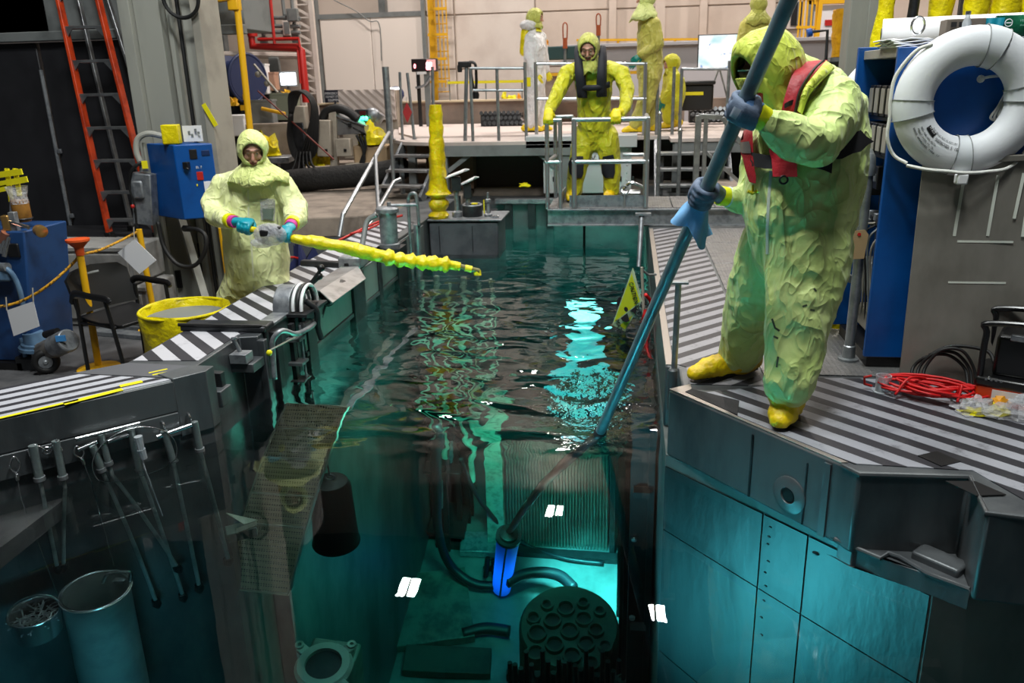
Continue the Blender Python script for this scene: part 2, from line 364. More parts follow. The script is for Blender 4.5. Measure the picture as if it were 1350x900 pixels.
flat('edge_strip', [(.222, 8.55), (.222, 4.27), (.262, 4.27), (.262, 8.55)], CREAM, wr, 0, .006, .001)
flat('edge_strip', [(.225, 3.90), (.335, 3.98), (.335, 3.86), (.52, 3.57), (.90, 3.13), (.87, 3.125)], CREAM, wr, 0, .005, .001)
# yellow and orange tape marks on the curb
for i, (x, y, l) in enumerate(((-2.37, 4.92, .13), (-2.36, 5.12, .10), (-2.355, 5.42, .10), (-2.355, 5.66, .09), (-2.35, 5.92, .09), (-2.35, 6.2, .1), (-2.35, 6.75, .18))):
    flat('tape_mark', [(x-.03, y), (x+.03, y), (x+.03, y+l), (x-.03, y+l)], OTAPE if i % 2 else YTAPE, wl, .004, .001)
for a, b, wd in (((-3.02, 3.24), (-2.76, 3.52), .012), ((-2.80, 3.46), (-2.62, 3.68), .02), ((-2.66, 3.72), (-2.58, 3.80), .02), ((-2.62, 3.93), (-2.55, 4.0), .008), ((-2.58, 3.9), (-2.5, 3.97), .008), ((-2.47, 3.93), (-2.43, 3.98), .007)):
    MB().beam((*a, .005), (*b, .005), wd*2, .002).done('tape_mark', YTAPE, wl)
# fascia pieces of the left block: rail plate, corner guard
n_ = V(1, -1, 0).normalized(); t_ = V(1, 1, 0).normalized()
def dl(s, z, o=0.0): return V(-2.41, 3.86, 0)-t_*s+n_*o+V(0, 0, z)      # s metres along the diagonal face from the canal corner
MB().beam(dl(.03, -.245, .014), dl(4.2, -.245, .014), .028, .13).done('rail_plate', STEEL, wl, bev=.003)
MB().beam(dl(.03, -.09, .008), dl(.90, -.09, .008), .016, .17).done('fascia_panel', STEEL, wl, bev=.002)
MB().beam(dl(.91, -.09, .008), dl(1.60, -.09, .008), .016, .17).done('fascia_panel', STEEL, wl, bev=.002)
MB().beam(dl(1.61, -.09, .008), dl(4.2, -.09, .008), .016, .17).done('fascia_panel', STEEL, wl, bev=.002)
MB().prism([(-2.42, 3.83), (-2.30, 3.965), (-2.30, 4.055), (-2.44, 4.055), (-2.55, 3.90)], -.33, .012).done('corner_guard', STEEL, wl, bev=.004)
# gate-slot ledges with their pins
MB().box((-2.35, 4.13, -.20), (.13, .13, .10)).done('ledge', STEEL, wl, bev=.006)
MB().box((-2.36, 4.16, -.11), (.10, .05, .09)).done('bracket', DSTEEL, wl, bev=.004)
MB().box((-2.35, 4.55, -.155), (.15, .16, .06)).done('ledge', STEEL, wl, bev=.006)
MB().box((-2.36, 4.50, -.09), (.11, .10, .06)).cyl((-2.37, 4.52, -.07), (-2.40, 4.50, .03), .013).cyl((-2.41, 4.50, .03), (-2.37, 4.50, .035), .008).done('bracket', GALV, wl, bev=.003)
# canal side of the left wall: vertical guides, long ledge, conduit rail
for y, wd, m in ((4.66, .05, STEEL), (4.86, .09, DSTEEL), (5.16, .05, DSTEEL), (5.42, .16, DSTEEL), (6.5, .30, DSTEEL), (7.15, .10, DSTEEL), (7.9, .35, DSTEEL)):
    MB().box((-2.29, y, -.75), (.05 if wd < .2 else .07, wd, 1.45)).done('guide_channel', m, wl, bev=.004)
MB().beam((-2.285, 5.3, -.17), (-2.285, 8.9, -.17), .012, .30).done('liner_panel', UWALL, wl)
MB().beam((-2.28, 5.3, -.345), (-2.28, 8.9, -.345), .02, .03).done('weld_strip', STEEL, wl)
# raised frame with rounded gasket across the curb
MB().box((-2.58, 4.79, .02), (.58, .16, .04)).done('cross_frame', DSTEEL, wl, bev=.012)
MB().tube([(-2.88, 4.72, .045), (-2.32, 4.72, .045), (-2.30, 4.74, .04), (-2.30, 4.74, -.3)], .012).done('gasket', RUBBER, wl)
MB().box((-2.355, 5.35, .012), (.12, 1.2, .024)).done('edge_rail', GALV, wl, bev=.004)
# liner panels, seams and rivets of the right diagonal wall
rn = V(-1, -.97, 0).normalized(); rt = V(.97, -1.03, 0).normalized()
def dr(s, z, o=0.0): return V(.22, 3.90, 0)+rt*s+rn*o+V(0, 0, z)
LIN = mat('liner_steel', (58, 64, 65), .42, .2, (1.2, (38, 42, 44), .3, .75, (2.5, 2.5, .35)), (3, .006, (2, 2, .5)))
t = LIN.node_tree; pb = t.nodes['Principled BSDF']; co = _coord(t); sp = t.nodes.new('ShaderNodeSeparateXYZ'); t.links.new(co, sp.inputs[0])
nz = noi(t, 5, 4, .6, co)
band = remap(t, mth(t, 'ABSOLUTE', mth(t, 'ADD', mth(t, 'ADD', sp.outputs[2], 1.13), mth(t, 'MULTIPLY', mth(t, 'SUBTRACT', nz, .5), .35))), .085, .0)
lft = remap(t, sp.outputs[0], .92, .55); spots = remap(t, noi(t, 3.4, 3, .5, co), .40, .56)
dk = mth(t, 'MULTIPLY', mth(t, 'MULTIPLY', band, lft), mth(t, 'MULTIPLY', spots, .85))
old = pb.inputs['Base Color'].links[0].from_socket; t.links.new(mixc(t, dk, old, lin((16, 20, 22))), pb.inputs['Base Color'])
for s0, s1 in ((.0, .62), (.625, .86), (.865, 1.405)):
    for z0, z1 in ((-1.16, -.425), (-2.4, -1.165), (-4.5, -2.405)):
        MB().beam(dr(s0+.004, (z0+z1)/2, .004), dr(s1, (z0+z1)/2, .004), .008, z1-z0-.006).done('liner_panel', LIN, wr)
rv = [MB().lathe([(.009, 0), (.008, .003), (.004, .005)], (0, 0, 0), tuple(rn), 8).done('rivet', DSTEEL, wr)]
rv[0].location = dr(.67, -.52, .008)
for z in (-.62, -.70, -.86, -.98, -1.1, -1.24, -1.4, -1.55):
    c = rv[0].copy(); COL.objects.link(c); c.parent = wr; c.location = dr(.67+random.uniform(-.01, .01), z, .008)
c = rv[0].copy(); COL.objects.link(c); c.parent = wr; c.location = dr(.91, -.55, .008); c.scale = (2, 2, 1.5)
cn = V(-.78, -.65, 0).normalized(); ct = V(.65, -.78, 0).normalized()
def dc(s, z, o=0.0): return V(.22, 3.90, 0)+ct*s+cn*o+V(0, 0, z)
MB().beam(dc(.56, -.04, .002), dc(.56, -.35, .002), .01, .006, (1, 1, 0)).done('weld_seam', DSTEEL, wr)
MB().beam(dc(.86, -.06, .002), dc(.86, -.35, .002), .006, .006, (1, 1, 0)).done('weld_seam', DSTEEL, wr)
MB().beam(dc(.96, -.02, .004), dc(.96, -.355, .004), .03, .010, (1, 1, 0)).done('weld_seam', STEEL, wr)
fl = MB().lathe([(.085, 0), (.085, .006), (.075, .010), (.055, .010), (.038, .014), (.034, .006), (.034, -.05), (.0, -.05)], PL(1041, 652, dc(.5, 0), cn), tuple(cn), 28).done('port_flange', STEEL, wr)
MB().lathe([(.031, .009), (.030, .0115), (.002, .0115)], PL(1041, 652, dc(.5, 0), cn), tuple(cn), 20).done('port_bore', BLACK, fl)
# scupper niche: pocket floor, rounded rim and shaped lip
MB().prism([(.885, 3.10), (1.02, 2.985), (1.165, 2.885), (1.285, 2.79), (1.325, 3.045), (.93, 3.045)], -.425, -.338).done('niche_floor', STEEL, wr, bev=.004)
MB().tube([(.875, 3.11, -.338), (1.02, 2.98, -.338), (1.055, 3.0, -.325), (1.09, 2.975, -.325), (1.165, 2.888, -.338), (1.285, 2.80, -.338)], .010, 8).done('niche_lip', STEEL, wr)
MB().tube([(.875, 3.115, -.005), (.92, 3.04, -.003), (1.33, 3.05, -.003), (1.283, 2.765, -.003), (1.44, 2.74, -.003), (3, 2.72, -.003)], .012, 8).done('niche_rim', STEEL, wr)
MB().beam((1.17, 3.03, -.33), (1.30, 2.90, -.33), .10, .05).done('niche_step', STEEL, wr, bev=.01)
# ---------------------------------------------------------------- water: real refraction, absorption, wind-stirred middle
m, t, b = _nt('pool_water'); t.nodes.remove(b); out = t.nodes['Material Output']
gl = t.nodes.new('ShaderNodeBsdfGlass'); gl.inputs['IOR'].default_value = 1.33; gl.inputs['Roughness'].default_value = 0; gl.inputs['Color'].default_value = (1, 1, 1, 1)
ab = t.nodes.new('ShaderNodeVolumeAbsorption'); ab.inputs['Color'].default_value = (.30, .86, .87, 1); ab.inputs['Density'].default_value = .30
t.links.new(gl.outputs[0], out.inputs['Surface']); t.links.new(ab.outputs[0], out.inputs['Volume'])
co = _coord(t); sp = t.nodes.new('ShaderNodeSeparateXYZ'); t.links.new(co, sp.inputs[0])
near = remap(t, sp.outputs[1], 3.7, 5.0); far = remap(t, sp.outputs[1], 9.8, 7.0)
amp = mth(t, 'ADD', mth(t, 'MULTIPLY', mth(t, 'MULTIPLY', near, far), .9), .012)
amp = mth(t, 'ADD', amp, mth(t, 'MULTIPLY', near, .12))
n1 = noi(t, 2.9, .6, .45, scaled(t, (1.0, 1.35, 1), co), .6); n2 = noi(t, 8, .5, .5, scaled(t, (1, 1.3, 1), co), .6)
splash = remap(t, mth(t, 'ADD', mth(t, 'POWER', mth(t, 'ADD', sp.outputs[0], .18), 2), mth(t, 'POWER', mth(t, 'MULTIPLY', mth(t, 'ADD', sp.outputs[1], -4.75), .55), 2)), .22, .0)
hgt = mth(t, 'ADD', mth(t, 'MULTIPLY', n1, .042), mth(t, 'MULTIPLY', n2, .0045))
hgt = mth(t, 'ADD', mth(t, 'MULTIPLY', hgt, amp), mth(t, 'MULTIPLY', mth(t, 'MULTIPLY', noi(t, 24, 2), .006), splash))
bn = t.nodes.new('ShaderNodeBump'); bn.inputs['Distance'].default_value = 1; t.links.new(hgt, bn.inputs['Height']); t.links.new(bn.outputs[0], gl.inputs['Normal'])
wt = MB(); wt.bm.faces.new([wt.bm.verts.new(V(p)) for p in ((-5.55, .61, WZ), (-2.405, 3.86, WZ), (-2.305, 3.98, WZ), (-2.305, 11.14, WZ), (.215, 11.14, WZ), (.215, 3.9, WZ), (1.18, 2.88, WZ), (3.2, 2.84, WZ), (3.2, .61, WZ))[::-1]])
wo = wt.done('water_surface', m, smooth=0, recalc=False)
tag(wo, 'still dark teal pool water filling the canal, rippled in the middle', 'water', kind='stuff')
# ================================================================ right deck
# blue equipment rack: open electronics bay facing the pool, plain blue side facing the viewer
R0 = V(1.25, 4.28, .008)
rk = thing('equipment_rack', 'blue metal equipment rack on the right deck with an open bay of modules', 'rack', R0)
def rkb(x0, x1, y0, y1, z0, z1): return MB().box((1.25+(x0+x1)/2, 4.28+(y0+y1)/2, .008+(z0+z1)/2), (x1-x0, y1-y0, z1-z0))
rkb(0, .95, 0, .03, .06, 1.60).done('side_panel', BLUE, rk, bev=.004)
rkb(.02, .95, .03, .035, .30, .95).done('seam_strip', BLUED, rk)
rkb(-.03, .95, .60, .63, .06, 1.62).done('side_panel', BLUE, rk, bev=.004)
rkb(.90, .95, .03, .60, .06, 1.60).done('back_panel', BLUE, rk)
rkb(.0, .95, .03, .60, 1.555, 1.60).done('top_panel', OFFW, rk, bev=.003)
rkb(.02, .93, .02, .61, .0, .06).done('plinth', BLACK, rk)
rkb(.16, .20, .03, .60, .06, 1.555).done('module_plate', mat('rack_plate', (96, 98, 100), .45, .5), rk)
for zc in (1.36, 1.17):
    rkb(.06, .16, .05, .58, zc-.11, zc-.095).done('module_rail', BLACK, rk)
    for i in range(5):
        q = rkb(.045, .15, .075+.105*i, .155+.105*i, zc-.09, zc+.065).done('module', BLACK, rk, bev=.004)
        rkb(.04, .046, .083+.105*i, .147+.105*i, zc-.075, zc+.05).done('faceplate', OFFW, q, bev=.002)
for y, z, s in ((.12, .93, .10), (.36, .95, .12), (.5, .90, .12)):
    q = rkb(.07, .16, y, y+.07, z-s/2, z+s/2).done('relay', BLACK, rk, bev=.003)
    rkb(.062, .07, y+.02, y+.05, z-.02, z+.02).done('terminal', GALV, q)
for i in range(9): rkb(.08, .16, .06+.058*i, .10+.058*i, .68+.02*(i % 3), .74+.02*(i % 2)).done('connector', GALV if i % 2 else BLACK, rk, bev=.003)
for k in range(7):
    pts = [(1.31+random.uniform(0, .06), 4.34+.075*k, .72), (1.27, 4.36+.07*k, .60+.02*k), (1.30, 4.42+.05*k, .40), (1.33, 4.36+.08*k, .14)]
    MB().tube(bez(pts, 6), .006, 6).done('cable', [BLACK, OFFW, GREYP][k % 3], rk)
rkb(.08, .15, .10, .50, .30, .50).done('supply_unit', GREYP, rk, bev=.01)
rkb(.07, .15, .14, .46, .12, .24).done('supply_unit', OFFW, rk, bev=.01)
g = MB().lathe([(.055, 0), (.055, .03), (.045, .034), (.0, .034)], V(1.23, 4.93, .62), (-1, 0, -.0), 20).done('dial_gauge', BLACK, rk)
MB().lathe([(.043, .035), (.0, .036)], V(1.23, 4.93, .62), (-1, 0, 0), 18).done('gauge_face', OFFW, g)
MB().tube([(1.22, 4.93, .22), (1.18, 4.93, .22), (1.18, 4.93, .36), (1.22, 4.93, .36)], .006, 8).done('handle', BRIGHT, rk)
# yellow sheeting behind the rack
MB().sheet([[V(1.13+.035*j+.01*math.sin(3*i+j), 5.0+.03*math.sin(2.3*i+j), .012+.08*i) for j in range(6)] for i in range(9)], .004).done('plastic_sheeting', YEL, None, at=(1.12, 5.1, .02))
tag(bpy.data.objects['plastic_sheeting'], 'yellow plastic sheeting hanging low behind the blue rack', 'sheeting')
# life rings
def ring(name, label, c, ax, up, R=.245, r=.088, rope=True):
    root = thing(name, label, 'life ring', c, None); ax = V(ax).normalized(); up = V(up); up = (up-ax*up.dot(ax)).normalized(); sd = up.cross(ax)
    foam = mat('white_foam', (222, 224, 228), .55, 0, (4.2, (140, 140, 152), .66, .78), (60, .0008)) if 'white_foam' not in bpy.data.materials else bpy.data.materials['white_foam']
    n = 56; mb = MB(); rings = []
    for i in range(n):
        th = 2*math.pi*i/n; d = sd*math.cos(th)+up*math.sin(th); rings.append(mb.ring(V(c)+d*R, d*r, ax*r*.72, 16))
    for i in range(n): mb.link(rings[i], rings[(i+1) % n])
    body = mb.done('foam_ring', foam, root, smooth=180)
    band = mat('white_band', (214, 218, 222), .5) if 'white_band' not in bpy.data.materials else bpy.data.materials['white_band']
    for a in (186, 268, 8, 75):
        mb = MB(); th0 = math.radians(a); rr = []
        for k in range(5):
            th = th0+math.radians((k-2)*4.2); d = sd*math.cos(th)+up*math.sin(th); rr.append(mb.ring(V(c)+d*R, d*(r+.005), ax*(r*.72+.005), 16))
        for q in range(4): mb.link(rr[q], rr[q+1])
        q = mb.done('band', band, root, smooth=180)
        for k in (-2, 2):
            th = th0+math.radians(k*4.3); d = sd*math.cos(th)+up*math.sin(th)
            MB().tube([V(c)+d*R+d*(r+.006)*math.cos(x)+ax*(r*.72+.006)*math.sin(x) for x in [2*math.pi*i/20 for i in range(20)]], .0022, 5, True).done('stitching', GREYP, q)
    return root, ax, up, sd
ROPE = mat('white_rope', (214, 214, 208), .8, 0, None, (160, .003))
c = PL(1277, 134, (1.6, 4.18, 1.35), (0, 1, 0))
lr, ax, up, sd = ring('life_ring', 'white life ring with black print hung on the blue side of the rack', c, (0, -1, 0), (0, 0, 1))
def rp(a, k, o=0): th = math.radians(a); return c+(sd*math.cos(th)+up*math.sin(th))*k+ax*o
arc = [rp(186-6, .335), rp(165, .36, .0), rp(140, .36, .01), rp(128, .335, .02)]
MB().tube(bez([rp(128, .325, .03), rp(140, .350, .02), rp(160, .355), rp(178, .345), rp(190, .345), rp(205, .375), rp(218, .385), rp(228, .37, .03)], 8), .008, 8).done('grab_rope', ROPE, lr)
MB().tube(bez([rp(228, .38, .05), rp(240, .345, .085), rp(255, .318, .09), rp(268, .315, .09), rp(285, .325, .07), rp(305, .36, .04), rp(325, .355), rp(350, .345), rp(8, .34)], 8), .008, 8).done('grab_rope', ROPE, lr)
MB().box(rp(268, .345, .072), (.05, .05, .05)).done('band_end', WHITE, lr, bev=.008)
# print on the lower left of the ring, following its curve
BLK = mat('black_print', (24, 22, 28), .6)
def on_ring(th, ph, o=.0015): d = sd*math.cos(th)+up*math.sin(th); return c+d*(.245+(.088+o)*math.cos(ph))+ax*(.088*.72+o)*math.sin(ph), d
def ring_text(s, a0, ph, size, step):
    for i, ch in enumerate(s):
        if ch == ' ': continue
        p, d = on_ring(math.radians(a0+step*i), ph)
        th = math.radians(a0+step*i); tg = -sd*math.sin(th)+up*math.cos(th)
        text('lettering', ch, size, p, basis(tg, -d), BLK, lr, 'CENTER', .0004)
ring_text('USCG APPROVED TYPE IV', 205, 1.25, .012, 1.9)
ring_text('ADULT SIZE 30 IN', 207, 1.45, .010, 1.7)
ring_text('NOT FOR USE WITH', 207, 1.62, .010, 1.7)
ring_text('INSPECTED S 180', 228, 1.85, .016, 2.3)
ring_text('THIS DEVICE MUST BE KEPT DRY', 216, 2.15, .009, 1.5)
mb = MB(); mb.sheet([[on_ring(math.radians(210+2.4*i), 1.85+.14*j, .001)[0] for j in range(3)] for i in range(7)], .0008).done('label_patch', BLK, lr, smooth=180)
for i, ch in enumerate('IN BUOY'):
    if ch != ' ':
        p, d = on_ring(math.radians(212+1.75*i), 2.0, .0022); th = math.radians(212+1.75*i); tg = -sd*math.sin(th)+up*math.cos(th)
        text('lettering', ch, .012, p, basis(tg, -d), WHITE, lr, 'CENTER', .0004)
# rope hank hanging inside and above the ring
hk = thing('rope_hank', 'hank of white throw rope hanging behind the life ring', 'rope', Y(1345, 60, 4.24))
for k in range(5):
    MB().tube(bez([Y(1330+4*k, 62, 4.25), Y(1336+3*k, 50+2*k, 4.22), Y(1348+3*k, 56, 4.23), Y(1346+4*k, 90+3*k, 4.25)], 6), .006, 6).done('strand', ROPE, hk)
for k in range(4):
    MB().tube(bez([Y(1327+2*k, 120, 4.262), Y(1316+3*k, 140, 4.25), Y(1306+5*k, 155, 4.245), Y(1316+5*k, 158, 4.25), Y(1324+2*k, 146, 4.26)], 6), .006, 6).done('strand', ROPE, hk)
MB().tube(bez([Y(1318, 100, 4.26), Y(1306, 101, 4.24), Y(1292, 104, 4.25)], 6), .007, 6).ball(Y(1293, 104, 4.25), .018, 10).done('knot', ROPE, hk)
# second ring on the far side plate
c2 = V(1.50, 5.06, 1.30)
lr2, ax2, up2, sd2 = ring('life_ring', 'second white life ring half hidden behind the yellow suit and blue rack', c2, (-.35, -.94, 0), (0, 0, 1), .24, .085)
for i, ch in enumerate('SAFETY DIVISION'):
    th = math.radians(150+5.2*i); d = sd2*math.cos(th)+up2*math.sin(th); tg = -sd2*math.sin(th)+up2*math.cos(th)
    if ch != ' ': text('lettering', ch, .038, c2+d*.24+ax2*.064, basis(tg, -d), BLK, lr2, 'CENTER', .0005)
# things on the rack's top
top = 1.608
rt0 = V(1.36, 4.55, top)
pr = thing('paper_roll', 'long white roll of sheeting lying on top of the blue rack', 'roll', V(1.7, 4.62, top))
p0, p1 = V(1.28, 4.70, top+.075), V(2.05, 4.50, top+.075)
MB().cyl(p0, p1, .075, None, 28).done('sheet_wrap', WHITE, pr, bev=.004); e = (p0-p1).normalized()
MB().lathe([(.03, 0), (.03, .004), (.02, .004), (.02, -.01), (0, -.01)], p0+e*.001, tuple(e), 18).done('core_tube', BLACK, pr)
MB().tube([V(1.37, 4.445, top+.10)+V(.03*math.cos(x), -.012, .04*math.sin(x)) for x in [2*math.pi*i/16 for i in range(16)]], .006, 6, True).done('steel_ring', BRIGHT, pr)
cl = thing('folded_cloth', 'folded white cloth on the near left corner of the rack top', 'cloth', V(1.30, 4.36, top))
for k in range(4):
    MB().sheet([[V(1.245+.05*i-.012*k, 4.31+.045*j, top+.006+.011*k+.006*math.sin(2.1*i+k)*math.cos(1.7*j)) for i in range(5)] for j in range(7)], .006).done('fold', WHITE, cl, smooth=180)
bx = thing('cardboard_box', 'brown grey cardboard box with dark window print on the rack top', 'box', V(1.54, 4.34, top))
MB().box((1.56, 4.40, top+.06), (.17, .12, .12), -.1).done('carton', mat('grey_card', (104, 94, 84), .8), bx, bev=.004)
for k in range(3):
    for j in range(2): MB().box((1.50+.035*j, 4.337, top+.025+.035*k), (.024, .004, .022), -.1).done('window_print', BLACK, bx)
bo = thing('water_bottle', 'small clear bottle with a blue label beside the cardboard box', 'bottle', V(1.545, 4.31, top))
CLEAR = mat('clear_plastic', (225, 232, 238), .12, 0, None, None, 0, .6)
MB().lathe([(.018, 0), (.020, .01), (.020, .10), (.010, .125), (.010, .135)], V(1.545, 4.305, top), (0, 0, 1), 16).done('bottle_body', CLEAR, bo)
MB().lathe([(.0208, .025), (.0208, .06)], V(1.545, 4.305, top), (0, 0, 1), 16, False).done('bottle_label', mat('blue_label', (24, 52, 190), .5), bo)
MB().lathe([(.012, .134), (.012, .15), (0, .15)], V(1.545, 4.305, top), (0, 0, 1), 12).done('bottle_cap', BRIGHT, bo)
TEAL = mat('teal_film', (22, 120, 140), .3); DGRN = mat('green_film', (14, 74, 52), .25, 0, (7, (24, 108, 72), .5, .7), (18, .006))
def packet(name, label, x0, x1, y, z0, z1, m, th=.07, skew=0):
    t = thing(name, label, 'packet', V((x0+x1)/2, y, z0)); mb = MB(); n = 10
    F = [[V(x0+(x1-x0)*i/n+skew*(j/4), y-th*.5*math.sin(math.pi*j/4)*(.8+.2*math.sin(5*i)), z0+(z1-z0)*j/4) for i in range(n+1)] for j in range(5)]
    B = [[V(p.x, 2*y-p.y+.012, p.z) for p in r] for r in F[::-1]]
    g = [[mb.bm.verts.new(p) for p in r] for r in F+B]
    for a, b in zip(g, g[1:]+[g[0]]):
        for i in range(n): mb.bm.faces.new((a[i], a[i+1], b[i+1], b[i]))
    mb.bm.faces.new([r[0] for r in g]); mb.bm.faces.new([r[-1] for r in g][::-1])
    mb.done('wrapper', m, t, smooth=60); return t
t1 = packet('wipes_packet', 'small teal plastic packet leaning against the green towel packet', 1.615, 1.70, 4.36, top, top+.12, TEAL, .05, .03)
t2 = packet('towel_packet', 'dark green packet of towels lettered in white on the rack top', 1.70, 2.02, 4.38, top, top+.13, DGRN, .06)
MX = basis((1, 0, 0), (0, 0, 1))
text('lettering', 'Towel / Wiper', .045, V(1.715, 4.334, top+.012), MX, WHITE, t2, depth=.001)
text('lettering', 'HEAVY DUTY', .014, V(1.79, 4.340, top+.098), MX, mat('pale_print', (120, 170, 150), .6), t2)
text('lettering', 'absorbent, low lint', .011, V(1.79, 4.336, top+.080), MX, bpy.data.materials['pale_print'], t2)
MB().torus((1.74, 4.338, top+.095), .016, .002, (0, 1, 0), 24, 6).box((1.74, 4.337, top+.095), (.022, .003, .005)).done('round_emblem', WHITE, t2)
# yellow sleeved poles and a dark pole stored on end behind the rack
for i, (px, w_) in enumerate(((1200, .055), (1222, .03), (1250, .07), (1266, .06), (1286, .075), (1306, .07), (1322, .05))):
    base = V(1.40+.15*i, 5.35+.04*(i % 3), .008); m_ = YEL if i != 1 else DSTEEL
    tp = base+V(.10+.02*i, .06, 2.35)
    t = thing('sleeved_pole' if i != 1 else 'bare_pole', ['yellow sleeved pole standing leftmost behind the rack', 'bare dark pole standing among the yellow sleeved poles', 'second yellow sleeved pole behind the rack, right of the dark pole', 'third yellow sleeved pole in the bundle behind the rack', 'fourth and widest yellow sleeved pole above the green packet', 'fifth yellow sleeved pole behind the rack', 'rightmost yellow sleeved pole behind the rack'][i], 'pole', base, 'poles stored behind the rack' if i != 1 else None)
    n = 14; pts = [base+(tp-base)*(k/n) for k in range(n+1)]
    MB().tube(pts, [w_*(1+.22*math.sin(2.1*k+i)) if i != 1 else w_ for k in range(n+1)], 12).done('plastic_sleeve' if i != 1 else 'pole_tube', m_, t, smooth=60)
    MB().cyl(base, base+V(0, 0, .03), w_*1.15, None, 12).done('foot_cap', RUBBER, t)
# stainless plate leaning in front of the rack
pa, pb, pc, pd = V(1.385, 4.12, .006), Y(1217, 212, 4.20), V(2.25, 3.98, .006), Y(1480, 203, 4.10)
PLATE = mat('stainless_plate', (140, 136, 128), .38, .35, (2.4, (104, 100, 92), .35, .75, (1, 1, .5)), (70, .0005, (1, 1, .15)))
sp_ = thing('stainless_plate', 'large stainless steel plate with white tape strips leaning on the blue rack', 'plate', pa)
pn = (pc-pa).cross(pb-pa).normalized(); pn = -pn if pn.y > 0 else pn
MB().ext([pa, pc, pd, pb], -pn*.012).done('plate_sheet', PLATE, sp_, bev=.002)
MB().beam(pb-pn*.0, pd, .05, .03, (0, 0, 1)).done('top_flange', PLATE, sp_, bev=.004)
WT = mat('white_tape', (196, 200, 190), .6)
def onp(px, py, o=.001): return PL(px, py, pa+pn*o, pn)
for a, b, wd in (((1272, 229), (1258, 311), .014), ((1316, 231), (1302, 311), .014), ((1262, 318), (1336, 319), .010), ((1250, 372), (1326, 373), .009), ((1350, 228), (1337, 288), .014), ((1352, 285), (1348, 312), .013)):
    P0, P1 = onp(*a), onp(*b); MB().beam(P0, P1, wd, .0012, tuple(pn)).done('tape_strip', WT, sp_)
# guard rail: post with elbow, foot flange and two rails running back along the deck
rp_ = thing('guard_rail', 'grey pipe guard rail post with rails, brown paper tag tied on', 'railing', G(1118, 476, .008))
PIPE = mat('galvanised_pipe', (150, 155, 158), .38, .7, (10, (122, 128, 132), .4, .65))
b0 = G(1118, 474, .008); t0 = V(b0.x, b0.y, 1.10)
MB().cyl(b0, V(b0.x, b0.y, 1.02), .026, None, 18).done('post', PIPE, rp_)
MB().lathe([(.055, 0), (.055, .012), (.034, .016), (.032, .08), (.027, .085)], b0, (0, 0, 1), 22).done('foot_flange', PIPE, rp_)
MB().tube([V(b0.x, b0.y, 1.0), V(b0.x, b0.y, 1.05), V(b0.x, b0.y+.012, 1.085), V(b0.x, b0.y+.05, 1.10), V(b0.x, b0.y+.09, 1.10)], .033, 14).done('elbow', PIPE, rp_)
for z in (1.10, .80, .45): MB().cyl(V(b0.x-.02, b0.y+.03, z), V(b0.x-.10, b0.y+1.6, z), .021, None, 14).done('rail', PIPE, rp_)
MB().cyl(V(b0.x-.10, b0.y+1.6, .008), V(b0.x-.10, b0.y+1.6, 1.12), .026, None, 14).done('post', PIPE, rp_)
tagm = mat('manila_tag', (158, 132, 96), .8); q0 = Y(1127, 342, b0.y-.05)
tg_ = MB().ext([q0+V(-.045, 0, .0), q0+V(.045, 0, .005), q0+V(.055, 0, .13), q0+V(.035, 0, .155), q0+V(-.02, 0, .15), q0+V(-.035, 0, .125)], (0, .003, 0)).done('paper_tag', tagm, rp_)
MB().lathe([(.009, 0), (.009, .002), (.004, .002)], q0+V(.008, -.001, .132), (0, -1, 0), 12).done('tag_eyelet', RED, tg_)
# clear cup, red rope, black cable, generator and bag on the striped mat
cu = thing('clear_cup', 'small clear plastic cup standing before the steel plate', 'cup', G(1163, 516, .005))
cb = G(1163, 516, .005)
MB().lathe([(.046, 0), (.046, .004), (.034, .006), (.036, .085), (.032, .085), (.031, .010), (0, .010)], cb, (0, 0, 1), 24, False).done('cup_wall', CLEAR, cu)
MB().tube([cb+V(-.045, .02, .02), cb+V(-.08, .02, .03), cb+V(-.085, .02, .065), cb+V(-.05, .03, .07)], .007, 8).done('red_handle', RED, cu)
rr_ = thing('tangled_rope', 'tangled bright red rope coiled on the striped deck', 'rope', G(1225, 522, .005))
REDC = mat('red_cord', (206, 22, 26), .5)
random.seed(3)
cc = G(1226, 520, .02); pts = []
for k in range(150):
    a = k*.37; rx = .16+.06*math.sin(k*.21); ry = .075+.035*math.cos(k*.17)
    pts.append(cc+V(rx*math.cos(a)+.03*math.sin(k*.11), ry*math.sin(a)-.28*rx*math.cos(a), .008+.035*abs(math.sin(k*.29))+.02*math.sin(k*.13)**2))
MB().tube(pts, .0065, 6).done('cord_loops', REDC, rr_, smooth=180)
for k, (a, b, c_) in enumerate((((1262, 530), (1268, 508), (1260, 520)), ((1180, 520), (1200, 498), (1230, 500)))):
    MB().tube(bez([G(*a, .03), G(*b, .10), G(*c_, .05)], 8), .0065, 6).done('loose_loop', REDC, rr_, smooth=180)
bc = thing('black_cable', 'black electric cable looped upright against the steel plate', 'cable', G(1240, 515, .005))
for k in range(3):
    A = [(1205+6*k, 512), (1203+8*k, 486), (1222+9*k, 470-4*k), (1250+9*k, 468-3*k), (1272+6*k, 486), (1276+5*k, 512)]
    MB().tube(bez([G(*A[0], .02)]+[PL(px, py, pa+pn*(.05+.012*k), pn) for px, py in A[1:5]]+[G(*A[5], .02)], 8), .008, 8).done('cable_loop', RUBBER, bc, smooth=180)
MB().tube(bez([PL(1225, 468, pa+pn*.05, pn), PL(1255, 456, pa+pn*.05, pn), PL(1300, 462, pa+pn*.06, pn), PL(1312, 480, pa+pn*.10, pn)], 8), .009, 8).done('cable_loop', RUBBER, bc, smooth=180)
gb = G(1300, 528, .005)
ge = thing('portable_generator', 'black portable generator with an orange base band beside the plate', 'generator', gb)
gx, gy = gb.x+.25, gb.y-.03
BLKP = mat('black_enamel', (14, 14, 16), .28)
